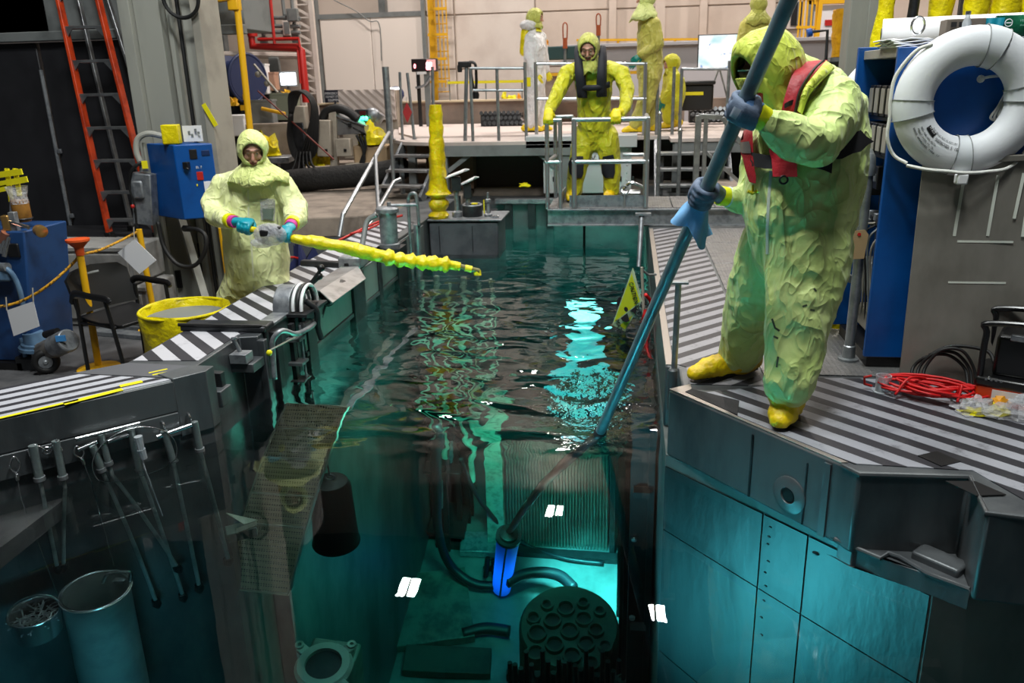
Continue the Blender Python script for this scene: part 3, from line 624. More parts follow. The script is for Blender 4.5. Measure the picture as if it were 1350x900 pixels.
Rg = Matrix.Rotation(-.50, 3, 'Z'); gc = V(gx, gy, 0)
def gp(x, y, z): return gc+Rg @ V(x, y, z)
MB().box(gp(0, 0, .06), (.56, .34, .10), M=Rg).done('orange_base', mat('orange_enamel', (206, 66, 18), .4), ge, bev=.012)
MB().box(gp(0, 0, .12), (.58, .35, .05), M=Rg).done('lid_tray', BLKP, ge, bev=.015)
MB().box(gp(-.13, -.02, .24), (.20, .20, .20), M=Rg).done('engine_block', BLKP, ge, bev=.02)
MB().lathe([(.10, 0), (.11, .02), (.11, .16), (.09, .18), (.05, .19), (0, .19)], gp(.08, -.02, .14), (0, 0, 1), 24).done('motor_drum', BLKP, ge)
MB().box(gp(-.13, -.13, .34), (.09, .03, .03), M=Rg).done('chrome_latch', GALV, ge, bev=.006)
for x in (-.23, .05): MB().lathe([(.008, 0), (.006, .006), (0, .007)], gp(x, -.172, .145), Rg @ V(0, -1, 0), 10).done('screw_head', BRIGHT, ge)
for sx in (-.27,):
    MB().tube(bez([gp(sx, -.15, .10), gp(sx, -.15, .34), gp(sx+.03, -.15, .40), gp(.27, -.15, .42)], 8), .014, 10).done('roll_bar', BLKP, ge)
    MB().tube(bez([gp(sx, .15, .10), gp(sx, .15, .34), gp(sx+.03, .15, .40), gp(.27, .15, .42)], 8), .014, 10).done('roll_bar', BLKP, ge)
lb_ = MB().box(gp(-.06, -.171, .07), (.30, .004, .045), M=Rg).done('name_label', PAPER, ge)
text('lettering', '2Power', .042, gp(-.11, -.174, .055), basis(Rg @ V(1, 0, 0), (0, 0, 1)), BLK, lb_)
for k in range(4): MB().box(gp(-.24+.02*k, -.172, .125), (.010, .004, .03), M=Rg).done('vent_slot', GALV, ge)
# crumpled clear bag with yellow and orange tape in it
pb_ = thing('plastic_bag', 'crumpled clear plastic bag with yellow tape lying before the generator', 'bag', G(1310, 545, .005))
BAG = mat('bag_film', (225, 226, 232), .16, 0, None, (30, .03), 0, 0, .42); bcn = G(1318, 545, .0)
def crumple(c, sx, sy, sz, seed, n=22, m=11):
    mb = MB(); rows = []
    for j in range(1, m):
        th = math.pi*j/m; r = []
        for i in range(n):
            ph = 2*math.pi*i/n; d = V(math.sin(th)*math.cos(ph), math.sin(th)*math.sin(ph), math.cos(th))
            k = .75+.55*noise.noise(d*2.3+V(seed, 0, 0))+.25*noise.noise(d*6+V(0, seed, 0)); p = V(d.x*sx*k, d.y*sy*k, max(d.z*sz*k, -.0)+.004); r.append(mb.bm.verts.new(V(c)+p))
        rows.append(r)
    for a, b in zip(rows, rows[1:]): mb.link(a, b)
    mb.bm.faces.new(rows[0]); mb.bm.faces.new(rows[-1][::-1]); return mb
crumple(bcn+V(.05, -.03, .004), .18, .10, .09, 1.3).done('bag_film', BAG, pb_, smooth=25)
crumple(bcn+V(-.10, -.0, .004), .11, .09, .08, 4.3).done('bag_film', BAG, pb_, smooth=25)
crumple(bcn+V(-.02, -.02, .006), .07, .05, .05, 7.1, 12, 7).done('yellow_wad', YTAPE, pb_, smooth=25)
crumple(bcn+V(-.12, -.03, .006), .08, .04, .03, 2.1, 12, 7).done('yellow_wad', YTAPE, pb_, smooth=25)
crumple(bcn+V(.0, .02, .03), .05, .03, .05, 9.1, 12, 7).done('orange_wad', OTAPE, pb_, smooth=25)
# loose standing bar in the gate slot and the one on the bridge end
sb = thing('slot_bar', 'slim grey post standing in the gate slot at the deck corner', 'post', G(887, 500, -.3))
MB().cyl(V(.25, 4.08, -.5), V(.262, 4.10, .50), .016, None, 14).done('bar', PIPE, sb)
MB().box((.262, 4.10, .507), (.10, .05, .014)).done('top_plate', PIPE, sb, bev=.003)
MB().lathe([(.026, 0), (.026, .22), (.018, .23)], V(.25, 4.08, -.18), (0, 0, 1), 14).done('sleeve', STEEL, sb)
# radiation sign in a plastic sleeve with its red rope, hung at the water edge
s0 = V(.14, 6.25, 0)
A_, B_, C_, D_ = Y(834, 353, 6.15), Y(846, 397, 6.10), Y(824, 437, 6.25), Y(807, 428, 6.3)
sg = thing('radiation_sign', 'yellow caution sign in a clear sleeve tilted over the water', 'sign', C_)
qn = (B_-A_).cross(D_-A_).normalized(); qn = -qn if qn.y > 0 else qn
SY = mat('sign_yellow', (198, 196, 24), .45)
MB().ext([A_, B_, C_, D_], -qn*.006).done('clear_sleeve', mat('sleeve_film', (176, 184, 150), .3, 0, None, (12, .01)), sg)
def sgp(u, v, o=.004): return A_*(1-u)*(1-v)+B_*u*(1-v)+C_*u*v+D_*(1-u)*v+qn*o
MB().ext([sgp(.06, .06, .002), sgp(.94, .06, .002), sgp(.94, .94, .002), sgp(.06, .94, .002)], -qn*.004).done('sign_card', SY, sg)
ud = (sgp(.9, .5)-sgp(.1, .5)).normalized(); vd = (sgp(.5, .05)-sgp(.5, .95)).normalized()
e1 = (B_-A_).normalized()
text('lettering', 'CAUTION RADIOACTIVE', .062, sgp(.10, .20, .008), basis(e1, (A_-D_)), BLK, sg, depth=.0015, xs=.62)
text('lettering', 'MATERIAL', .06, sgp(.12, .88, .008), basis(e1, (A_-D_)), BLK, sg, depth=.0015, xs=.8)
tc = sgp(.5, .55, .007); mm = basis(e1, (A_-D_))
mb = MB()
for k in range(3):
    a0 = math.radians(90+120*k-30); pts = [tc+mm @ V(r*math.cos(a), r*math.sin(a), 0) for r, a in [(.03, a0), (.095, a0), (.11, a0+.35), (.11, a0+.7), (.095, a0+1.05), (.03, a0+1.05)]]
    mb.ext(pts, -qn*.002)
mb.lathe([(.02, 0), (.02, .002), (0, .002)], tc, tuple(qn), 14).done('trefoil', mat('sign_magenta', (40, 28, 36), .5), sg)
MB().tube(bez([Y(851, 388, 6.2), Y(858, 400, 6.25), Y(856, 430, 6.2), Y(850, 470, 6.1), Y(856, 500, 5.9)], 8), .014, 8).done('red_rope', REDC, sg, smooth=180)
crumple(Y(851, 425, 6.2), .05, .04, .12, 3.2, 14, 9).done('rope_bundle', REDC, sg, smooth=60)
MB().cyl(Y(846, 352, 6.3), Y(849, 420, 6.3), .012, None, 10).done('hang_rod', OFFW, sg)
MB().tube([Y(847, 356, 6.3), V(.17, 6.35, .02), V(.23, 6.4, .012)], .010, 8).done('hanger', PIPE, sg)
hg = thing('bridge_hanger', 'thin hanger rod under the bridge end at the right pool edge', 'rod', V(.1, 8.5, 0))
MB().cyl(Y(846, 285, 8.55), Y(842, 352, 8.3), .03, .022, 12).done('rod', GALV, hg)
MB().box(Y(848, 282, 8.55), (.16, .10, .02)).done('rod_plate', GALV, hg)
# ================================================================ under the water and along its edge
UGR = mat('pool_green_steel', (92, 108, 100), .5, .2, (5, (60, 72, 68), .4, .7))
UDK = mat('dark_pool_metal', (34, 38, 40), .5, .4, (6, (22, 24, 26), .4, .7))
HOSE = mat('dark_hose', (18, 24, 30), .5)
# slatted step in the canal's far half, with its kerb and the lit floor strip before it
st = thing('slatted_screen', 'tall ribbed green screen standing across the canal floor', 'screen', V(-.7, 8.5, ZB))
xa, xb, yb, zt = -1.36, -.16, 8.45, -4.95
MB().box(((xa+xb)/2, yb+.12, (ZB+zt)/2), (xb-xa, .06, zt-ZB)).done('back_plate', UGR, st)
n = 34
for i in range(n):
    x = xa+(xb-xa)*(i+.5)/n; MB().box((x, yb+.06, (ZB+zt)/2), ((xb-xa)/n*.62, .06, zt-ZB-.04)).done('slat', UGR, st)
MB().box(((xa+xb)/2, yb+.07, zt+.03), (xb-xa+.06, .16, .06)).done('top_rail', UDK, st)
MB().box((-1.48, yb-.02, (ZB+zt)/2+.6), (.20, .10, zt-ZB+1.2)).done('side_post', mat('pale_steel', (170, 190, 170), .5, .1, (9, (110, 130, 112), .4, .7)), st)
MB().box((xb+.05, yb, (ZB+zt)/2), (.06, .10, zt-ZB)).done('side_post', UDK, st)
MB().box((-.95, 8.36, ZB+.04), (2.5, .10, .08)).done('kerb_bar', UDK, st)
# rack frame of bright-edged posts at the left of the screen
rk2 = thing('storage_rack', 'dark open storage frame of upright posts left of the ribbed screen', 'frame', V(-2.0, 8.4, ZB))
for x, y in ((-2.24, 8.5), (-2.05, 8.3), (-1.93, 8.5), (-2.15, 8.7), (-1.88, 8.75)): MB().box((x, y, -4.6), (.06, .06, 4.8)).done('post', UDK, rk2)
for z in (-6.7, -5.6, -4.6, -3.4, -2.3): MB().box((-2.06, 8.5, z), (.44, .5, .05)).done('shelf_bar', UDK, rk2)
MB().box((-2.06, 8.85, -4.6), (.46, .03, 4.8)).done('back_plate', UDK, rk2)
for x, z, h in ((-2.1, -6.2, .5), (-1.95, -5.3, .35), (-2.18, -4.9, .3)): MB().cyl((x, 8.25, z), (x+.03, 8.22, z+h), .025, None, 8).done('bright_pin', GALV, rk2)
# dark gate guide along the right canal wall
gt = thing('gate_guide', 'dark tall gate guide standing along the right canal wall', 'guide', V(.1, 6, ZB))
for y, x in ((4.75, .06), (5.6, .03), (6.6, .0), (7.7, -.03)): MB().box((x+.06, y, (ZB-.5)/2), (.14, .16, -ZB-.5)).done('guide_post', UDK, gt)
for z in (-1.6, -3.2, -4.8, -6.4): MB().box((.12, 6.2, z), (.10, 3.2, .07)).done('guide_tie', UDK, gt)
MB().box((.18, 6.2, -3.8), (.04, 3.1, 6.2)).done('guide_plate', UDK, gt)
for z, y in ((-3.1, 4.66), (-4.3, 4.66), (-5.4, 4.66), (-2.2, 4.66)): MB().lathe([(.02, 0), (.018, .02), (0, .025)], (.08, y, z), (0, -1, 0), 10).done('bolt_head', GALV, gt)
# cask with tube openings
ck = RZ(750, 824, -5.55); ckr = (RZ(816, 826, -5.55)-RZ(683, 826, -5.55)).length/2; kc = V(ck.x, ck.y, -5.55)
cs = thing('tube_cask', 'dark round cask with a lid of open tube mouths on the canal floor', 'cask', V(kc.x, kc.y, ZB))
CK = mat('cask_steel', (50, 62, 54), .6, .1, (4, (34, 44, 38), .4, .7))
MB().lathe([(ckr, ZB+5.55), (ckr, -.04), (ckr*.95, 0), (0, 0)], kc, (0, 0, 1), 40).done('cask_body', CK, cs)
def cask_at(px, py): return RZ(px, py, -5.50)
tube0 = None
for px, py, r in ((721, 795, .052), (746, 799, .085), (769, 792, .052), (703, 812, .06), (728, 815, .085), (770, 813, .08), (791, 803, .05), (708, 832, .09), (751, 829, .088), (786, 828, .07), (731, 847, .088), (773, 846, .08), (798, 850, .06), (706, 858, .08), (754, 862, .085), (780, 872, .07)):
    p = cask_at(px, py); r *= .80
    q = MB().lathe([(r+.018, -.04), (r+.018, .05), (r, .05), (r, -.02)], (p.x, p.y, -5.55), (0, 0, 1), 22, False).done('tube_rim', CK, cs)
    MB().lathe([(r*.98, -.01), (r*.98, .004), (0, .004)], (p.x, p.y, -5.55), (0, 0, 1), 18).done('tube_bore', BLACK, q)
fr = thing('fuel_basket', 'black basket of upright rods in front of the tube cask', 'basket', V(kc.x-.05, kc.y-1.0, ZB))
for i in range(22):
    px = 672+7.2*i; p = RZ(px, 868+10*math.sin(i*1.7), -4.9)
    MB().cyl((p.x, p.y, ZB), (p.x, p.y, -4.95+.1*math.sin(i*2.3)), .032, .02, 8).done('rod', UDK, fr)
p0, p1 = RZ(668, 890, -5.3), RZ(832, 895, -5.3)
MB().beam(p0, p1, .05, .10).done('basket_bar', UDK, fr); MB().beam(p0-V(0, 0, .7), p1-V(0, 0, .7), .05, .10).done('basket_bar', UDK, fr)
gb2 = RZ(828, 892, -5.0); tw = thing('twin_tube_fitting', 'twin tube fitting at the right foot of the cask', 'fitting', V(gb2.x, gb2.y, ZB))
MB().box((gb2.x, gb2.y, (ZB-5.05)/2), (.22, .14, ZB*-1-5.05)).done('fitting_body', CK, tw)
for dx in (-.05, .05): MB().lathe([(.045, 0), (.045, .03), (.03, .03), (.03, 0)], (gb2.x+dx, gb2.y, -5.05), (0, 0, 1), 16, False).done('tube_mouth', CK, tw)
# hoses on the canal floor and hanging
def hose(label, pxs, z, r, nm='underwater_hose'):
    pts = [RZ(a, b, z if len(q_) < 3 else q_[2]) for q_ in pxs for a, b in [q_[:2]]]
    t = thing(nm, label, 'hose', pts[0]); MB().tube(bez(pts, 8), r, 10).done('hose_tube', HOSE, t, smooth=180); return t
hose('dark hose hanging in a long loop left of the glowing tool', [(578, 560, -2.2), (576, 640, -4.6), (578, 700, -6.0), (592, 742, -6.6), (622, 768, -6.8), (652, 772, -6.85), (668, 766, -6.9)], -6.8, .05)
hose('dark hose arching from the glowing tool towards the cask', [(668, 768), (690, 757), (715, 754), (738, 759), (757, 775)], -6.6, .06)
hose('thin dark cable crossing the bright floor strip', [(608, 600, -3.6), (622, 640, -5.0), (650, 682, -6.4), (690, 715, -6.9), (740, 735, -6.92), (795, 742, -6.92)], -6.9, .025, 'underwater_cable')
hose('dark hose lying on the floor left of the cask', [(610, 835), (640, 828), (672, 832)], -6.9, .06)
# loose plates and small frames on the floor
for i, (px, py, sx, sy, rz, lb) in enumerate(((560, 800, 1.0, .9, .3, 'square rusty floor plate lying left of the cask'), (590, 870, .9, .3, .1, 'narrow floor plate at the bottom edge left of the cask'), (640, 715, .6, .3, .1, 'pale plate lying under the glowing tool'))):
    p = RZ(px, py, -6.9); t = MB().box((p.x, p.y, -6.93), (sx, sy, .10), rz).done('floor_plate', [UGR, CK, GALV][i], None, bev=.01, at=(p.x, p.y, -6.98)); tag(t, lb, 'plate')
sl = thing('small_stand', 'small angled metal stand beside the glowing tool foot', 'stand', RZ(648, 760, -7))
for a, b in (((640, 760), (643, 735)), ((652, 762), (650, 738)), ((640, 748), (655, 750))): MB().cyl(RZ(*a, -6.85), RZ(*b, -6.6), .03, None, 8).done('stand_bar', UDK, sl)
# bright spacer bars on the wall by the floor strip
# perforated drip tray ladder hanging along the left corner
dt = thing('perforated_tray', 'long perforated metal drip tray sloping down into the water at the left corner', 'tray', V(-2.1, 3.9, -.5))
q = [RZ(378, 533, -.55), RZ(458, 536, -.55), RZ(380, 783, -2.35), RZ(293, 774, -2.35)]
m, t, b = _nt('perforated_mesh'); b.inputs['Base Color'].default_value = lin((120, 112, 92)); b.inputs['Metallic'].default_value = .3; b.inputs['Roughness'].default_value = .5
vo = t.nodes.new('ShaderNodeTexVoronoi'); vo.inputs['Scale'].default_value = 62; vo.inputs['Randomness'].default_value = 0; t.links.new(_coord(t), vo.inputs['Vector'])
hole = remap(t, vo.outputs['Distance'], .30, .36); t.links.new(mixc(t, hole, lin((20, 20, 18)), lin((132, 126, 104))), b.inputs['Base Color']); bump(t, b, hole, .002)
def tq(u, v, o=0): return (q[0]*(1-u)+q[1]*u)*(1-v)+(q[3]*(1-u)+q[2]*u)*v+dtn*o
dtn = (q[1]-q[0]).cross(q[3]-q[0]).normalized(); dtn = dtn if dtn.z > 0 else -dtn
FRM = mat('tray_frame', (138, 140, 126), .4, .5)
vv = (0, .155, .345, .545, .70, 1)
for a, b_ in zip(vv, vv[1:]): MB().ext([tq(.01, a+.006), tq(.99, a+.006), tq(.99, b_-.006), tq(.01, b_-.006)], -dtn*.004).done('mesh_panel', m, dt)
for v in vv: MB().beam(tq(-.01, v), tq(1.01, v), .012, .014, tuple(dtn)).done('cross_bar', FRM, dt)
for u in (0, 1): MB().beam(tq(u, 0, -.012), tq(u, 1, -.012), .010, .05, tuple(dtn)).done('side_rail', FRM, dt)
MB().beam(tq(.14, .75, -.02), tq(.13, 1.07, -.02), .04, .01, tuple(dtn)).done('hanger_strap', FRM, dt)
sx = RZ(318, 700, -1.6); bxk = thing('corner_box', 'small open green metal box hooked over the tray edge', 'box', sx)
MB().box(sx, (.17, .10, .10), .6).done('box_body', UGR, bxk, bev=.006)
MB().ext([RZ(296, 676, -1.42), RZ(322, 692, -1.5), RZ(340, 686, -1.5)], (0, 0, .01)).done('folded_flap', FRM, bxk)
MB().beam(RZ(312, 700, -1.5), RZ(338, 690, -1.45), .05, .01).done('folded_flap', FRM, bxk)
# hanging black canister
cc_ = RX(436, 640, -1.95)
cn = thing('hanging_canister', 'black tapered canister hanging in the water beside the perforated tray', 'canister', V(cc_.x, cc_.y, cc_.z))
bz = RY(436, 712, cc_.y).z
MB().lathe([(.165, bz), (.155, bz+.03), (.135, cc_.z), (.115, cc_.z+.06), (.03, cc_.z+.09), (0, cc_.z+.09)], (cc_.x, cc_.y, 0), (0, 0, 1), 28).done('canister_body', mat('black_canister', (30, 24, 24), .55), cn)
MB().torus((cc_.x, cc_.y, cc_.z+.12), .035, .008, (0, 1, 0), 16, 6).done('lifting_eye', GALV, cn)
MB().cyl((cc_.x, cc_.y, cc_.z+.14), (cc_.x-.1, cc_.y+.1, -.45), .006, None, 6).done('cable', GALV, cn)
# long flat hook poles half sunk along the left wall
for i, (a, b, lb) in enumerate((((548, 432), (440, 560), 'long flat steel bar slanting under the rippled water beside the left wall'), ((520, 440), (415, 590), 'darker flat bar lying under the first slanting bar'))):
    A, B = RZ(*a, -.62-.2*i), RZ(*b, -.95-.2*i); t = MB().beam(A, B, .05, .012).done('flat_bar', GALV if i == 0 else UGR, None, bev=.003, at=A); tag(t, lb, 'bar')
# four-armed spider on the pool floor at the bottom edge
sp0 = RZ(427, 880, -3.4); sd_ = thing('spider_bracket', 'pale ring bracket with four drilled arms near the bottom edge', 'bracket', sp0)
SPM = mat('spider_steel', (140, 150, 140), .45, .3)
MB().lathe([(.17, 0), (.19, .02), (.17, .05), (.12, .05), (.12, 0)], sp0, (0, 0, 1), 28, False).done('hub_ring', SPM, sd_)
MB().lathe([(.118, .01), (.118, .02), (0, .02)], sp0, (0, 0, 1), 24).done('hub_core', UDK, sd_)
for px, py in ((395, 853), (464, 852), (392, 915), (466, 915)):
    p = RZ(px, py, -3.36); d = (p-sp0).normalized(); a = MB().beam(sp0+d*.16, p, .07, .03).done('arm', SPM, sd_, bev=.006)
    MB().lathe([(.03, 0), (.03, .02), (.014, .02), (.014, 0)], p+V(0, 0, .012), (0, 0, 1), 12, False).done('arm_eye', SPM, a)
MB().box((sp0.x, sp0.y+.1, sp0.z-1.2), (.34, .34, 2.3)).done('pedestal', UGR, sd_, bev=.02)
# drum and bucket hanging at the lower left
DRM = mat('galvanised_drum', (150, 158, 158), .34, .6, (3, (120, 128, 130), .4, .7))
def clear(px, py, off):
    z = -.6
    while z > -4 and (RZ(px, py, z)-V(-2.41, 3.86, 0)).dot(n_) > off: z -= .02
    return z
zd = clear(126, 778, .36); dc = RZ(126, 778, zd); dr_ = thing('steel_drum', 'large steel drum hung in the water at the lower left', 'drum', dc+V(0, 0, -1.1)); R_ = (RZ(172, 765, zd)-RZ(80, 790, zd)).length/2
MB().lathe([(R_*.98, -1.1), (R_, -1.0), (R_, -.02), (R_+.012, 0), (R_-.004, .006), (R_-.012, -.02), (R_-.012, -.9), (0, -.9)], dc, (0, 0, 1), 44, False).done('drum_wall', DRM, dr_)
MB().torus(dc+V(0, 0, .0), R_, .008, (0, 0, 1), 44, 8).done('rim', BRIGHT, dr_)
h0 = RZ(157, 765, zd+.02); MB().tube(bez([h0+V(-.07, -.03, 0), h0+V(-.05, 0, .06), h0+V(.04, .03, .06), h0+V(.06, .0, .0)], 6), .010, 8).box(h0+V(0, 0, .0), (.05, .03, .02)).done('clamp_handle', BRIGHT, dr_)
zk = clear(45, 806, .32); bc_ = RZ(45, 806, zk); bk = thing('steel_bucket', 'small shiny steel bucket full of cut wires beside the drum', 'bucket', bc_+V(0, 0, -.2)); r_ = (RZ(80, 800, zk)-RZ(10, 812, zk)).length/2
MB().lathe([(r_*.92, -.20), (r_, 0), (r_-.008, 0), (r_*.9, -.19), (0, -.19)], bc_, (0, 0, 1), 36, False).done('bucket_wall', BRIGHT, bk)
MB().lathe([(r_*.93, -.075), (0, -.07)], bc_, (0, 0, 1), 30).done('dark_fill', BLACK, bk)
MB().torus(bc_, r_, .006, (0, 0, 1), 36, 8).done('rim', BRIGHT, bk)
MB().torus(bc_+V(0, 0, .0), r_*.98, .006, (.4, -.8, .45), 28, 6, 0, math.pi).done('bail', BRIGHT, bk)
random.seed(5)
mb = MB()
for k in range(60):
    a, rr2 = random.uniform(0, 6.28), r_*.78*math.sqrt(random.random()); p = bc_+V(rr2*math.cos(a), rr2*math.sin(a), -.06)
    d = V(random.uniform(-1, 1), random.uniform(-1, 1), random.uniform(.1, .6)).normalized()*.05; mb.cyl(p-d, p+d, .004, None, 5)
tag(mb.done('wire_cuttings', GALV, bk), kind='stuff')
# ---------------------------------------------------------------- long tools hung on the rail plate of the left block
TOOL = mat('tool_tube', (176, 190, 190), .28, .7, (6, (130, 144, 146), .4, .7))
FO = V(-2.41, 3.86, 0)+n_*.06
def onf(px, py, o=.06): return PL(px, py, V(-2.41, 3.86, 0)+n_*o, n_)      # pixel -> plane just off the block's face
def tool(label, top, mid, end, r, tee=None, grip=None, r2=.010, ez=-2.3, hook=None, o=.06):
    T = onf(*top, o); t = thing('long_tool', label, 'tool', T, 'long tools hung on the left wall rail')
    Mi = onf(*mid, o); d = (Mi-T); W_ = T+d*((WZ-T.z)/d.z) if Mi.z > WZ else Mi
    E_ = RP(*end, FO+n_*(o-.03), n_)
    if grip: MB().cyl(T, T+d.normalized()*grip, r*1.0, None, 14).done('grip_tube', TOOL, t); MB().lathe([(r*1.3, 0), (r*1.3, .02), (r*.8, .03)], T+d.normalized()*grip, tuple(d), 14).done('collar', GALV, t)
    MB().tube([T+d.normalized()*(grip or 0), W_, E_], r2 if grip else r, 10).done('shaft', TOOL, t)
    MB().lathe([(r2*2.0, 0), (r2*2.4, .05), (r2, .09)], E_, tuple((E_-W_)), 10).done('tool_head', UDK, t)
    if tee: A, B = onf(*tee[0], o), onf(*tee[1], o); MB().cyl(A, B, .013, None, 12).done('tee_handle', BRIGHT, t)
    if hook: h = onf(*hook, o-.02); MB().torus(h, .022, .006, (1, 1, .2), 16, 6, 0, 4.8).done('hook', BRIGHT, t)
    return t
tool('second long tool from the left, grip tube hung by a side peg', (43, 587), (52, 630), (75, 745), .021, None, .17, .010, hook=(40, 600))
tool('third long tool from the left, plain capped grip tube', (73, 581), (82, 625), (84, 742), .019, ((73, 581), (80, 594)), .19, .010)
tool('long tool with the lower bar handle and ribbed grip, left of the hoop', (122, 588), (134, 618), (205, 790), .019, ((103, 593), (128, 582)), .13, .011)
tool('long tool with the longest upper bar handle', (133, 574), (146, 620), (232, 745), .017, ((100, 579), (184, 558)), .15, .011)
tool('long tool with a bent bar handle and clear clamp beside it', (172, 566), (182, 612), (240, 782), .019, ((142, 582), (170, 573)), .24, .011)
tool('slim long tool hanging from an open hook, second from the right', (216, 568), (226, 600), (262, 770), .019, None, .20, .012, hook=(215, 560))
tool('rightmost long tool, thick shaft with a wide tee handle', (256, 556), (263, 590), (300, 735), .020, ((207, 576), (258, 558)), .16, .013, hook=(249, 549))
cl2 = thing('clear_clamp', 'clear plastic clamp fixed to a tool shaft under the bar handles', 'clamp', onf(185, 590, .10))
for a, b in (((182, 575), (186, 592)), ((186, 592), (190, 604))): MB().cyl(onf(*a, .10), onf(*b, .10), .022, .018, 10).done('clamp_body', CLEAR, cl2)
MB().cyl(onf(187, 603, .10), RZ(214, 680, -1.0), .004, None, 6).done('cord', CLEAR, cl2)
wl_ = thing('wire_hoop', 'thin wire hoop hanging behind the bar handles', 'wire', onf(170, 600))
ctr = onf(178, 597, .08); MB().tube([ctr+t_*.21*math.cos(a)+V(0, 0, .17*math.sin(a)-.03) for a in [2*math.pi*i/40 for i in range(40)]], .003, 6, True).done('wire_loop', BRIGHT, wl_, smooth=180)
for i, (tp_, lp, en, lb) in enumerate((((18, 602), (22, 625), (78, 790), 'wire sling with a spliced eye, leftmost on the rail'), ((101, 588), (108, 605), (150, 745), 'thin wire line hanging under the left end of the upper bar handle'))):
    T = onf(*tp_); L_ = onf(*lp); t = thing('wire_sling', lb, 'wire', T)
    d = (L_-T); sdv = t_*.022
    MB().tube(bez([L_, (T+L_)/2-sdv, T, (T+L_)/2+sdv, L_], 8), .005, 6).done('eye', BRIGHT, t, smooth=180)
    MB().lathe([(.010, 0), (.010, .03)], L_, tuple(d), 8).done('ferrule', BRIGHT, t)
    MB().tube([L_, L_+d*((WZ-L_.z)/d.z) if d.z < -1e-3 and L_.z > WZ else L_+V(0, 0, -.01), RP(*en, FO, n_)], .0035, 6).done('wire', BRIGHT, t)
sh_ = thing('shackle', 'small bright shackle on a cord between the left tools', 'shackle', onf(62, 594)); MB().torus(onf(62, 594), .018, .005, tuple(n_), 16, 6).done('bow', BRIGHT, sh_)
MB().tube(bez([onf(45, 586), onf(55, 590), onf(62, 594), onf(68, 588), onf(75, 581)], 6), .003, 6).done('cord', BRIGHT, sh_, smooth=180)
# ---------------------------------------------------------------- the blue-glowing tool end and a lit lamp up the canal
tl = RZ(661, 775, -6.9)
gw = thing('glowing_tool', 'blue glowing cylinder at the foot of the long pole on the canal floor', 'tool', tl)
tt_ = RZ(671, 703, -5.75)
m, t, b = _nt('blue_glow'); b.inputs['Base Color'].default_value = lin((10, 40, 120)); b.inputs['Emission Color'].default_value = (.006, .13, .95, 1); sp = t.nodes.new('ShaderNodeSeparateXYZ'); t.links.new(_coord(t), sp.inputs[0])
t.links.new(mth(t, 'ADD', .18, mth(t, 'MULTIPLY', 1.5, remap(t, mth(t, 'ABSOLUTE', mth(t, 'SUBTRACT', sp.outputs[2], .38)), .62, .0))), b.inputs['Emission Strength'])
MB().cyl(tl, tl+(tt_-tl)*.93, .105, .125, 20).done('glow_tube', m, gw)
MB().lathe([(.14, 0), (.14, .05), (.10, .05), (.10, .10), (.05, .12), (0, .12)], tl+(tt_-tl)*.93, tuple(tt_-tl), 20).done('top_collar', UDK, gw)
for i in range(3):
    a = i*math.pi*2/3+.5; d = V(math.cos(a), math.sin(a), 0)*.118; MB().cyl(tl+d, tl+(tt_-tl)*.93+d*1.1, .012, None, 6).done('guard_bar', UDK, gw)
ul = thing('underwater_lamp', 'bright underwater lamp and added glow trail, cyan through the ripples under the bridge', 'lamp', RY(772, 430, 9.3))
L0 = RY(770, 398, 9.3); L1 = RY(776, 520, 9.3)
m, t, b = _nt('lamp_glow'); b.inputs['Emission Color'].default_value = (.35, 1, .98, 1); b.inputs['Emission Strength'].default_value = 2.6
MB().lathe([(.05, 0), (.17, .04), (.17, .55), (.05, .6)], V(L0.x, L0.y, L0.z-.6), (0, 0, 1), 20).done('lamp_glass', m, ul)
m2, t, b = _nt('glow_trail'); b.inputs['Emission Color'].default_value = (.07, .62, .72, 1); b.inputs['Emission Strength'].default_value = .55
MB().lathe([(.17, 0), (.17, 2.4)], V(L0.x, L0.y, L0.z-3.0), (0, 0, 1), 20).done('lamp_glow', m2, ul)  # dim emissive cylinder added as the glow trail below the lamp
MB().cyl((L0.x, L0.y, L0.z+.02), (L0.x, L0.y, .2), .014, None, 8).done('cable', RUBBER, ul)
MB().lathe([(.18, 0), (.12, .06), (.05, .08)], V(L0.x, L0.y, L0.z), (0, 0, 1), 20).done('lamp_cap', UDK, ul)

STREAK = mat('pale_streak', (196, 206, 186), .4, .1, (5, (120, 134, 120), .4, .7, (1, 1, .3)))  # upright pale tubes added to draw the green light streaks in the ripples
for i, (px, y, r, zb) in enumerate(((566, 8.0, .022, -4.6), (584, 8.2, .030, -5.2), (600, 7.9, .018, -4.2), (618, 8.15, .034, -5.6), (636, 8.3, .022, -4.9), (652, 8.1, .018, -4.0))):
    x = RY(px, 520, y).x; t = thing('streak_pipe', ['leftmost', 'second from left', 'third from left', 'fourth from left and thickest', 'fifth from left', 'rightmost'][i]+' of the pale tubes added as light streaks in the water', 'pipe', V(x, y, -.5), 'pale streak tubes added in the canal')
    MB().cyl((x, y, zb), (x, y, -.5), r, None, 10).done('streak_tube', STREAK, t); MB().lathe([(r*1.6, 0), (r*1.6, .08), (r, .12)], (x, y, zb-.08), (0, 0, 1), 10).done('streak_end', UDK, t)
    MB().cyl((x, y, -.56), (-2.3, y, -.62), .008, None, 6).done('hanger', GALV, t)
# ================================================================ left floor
FZ = -.6
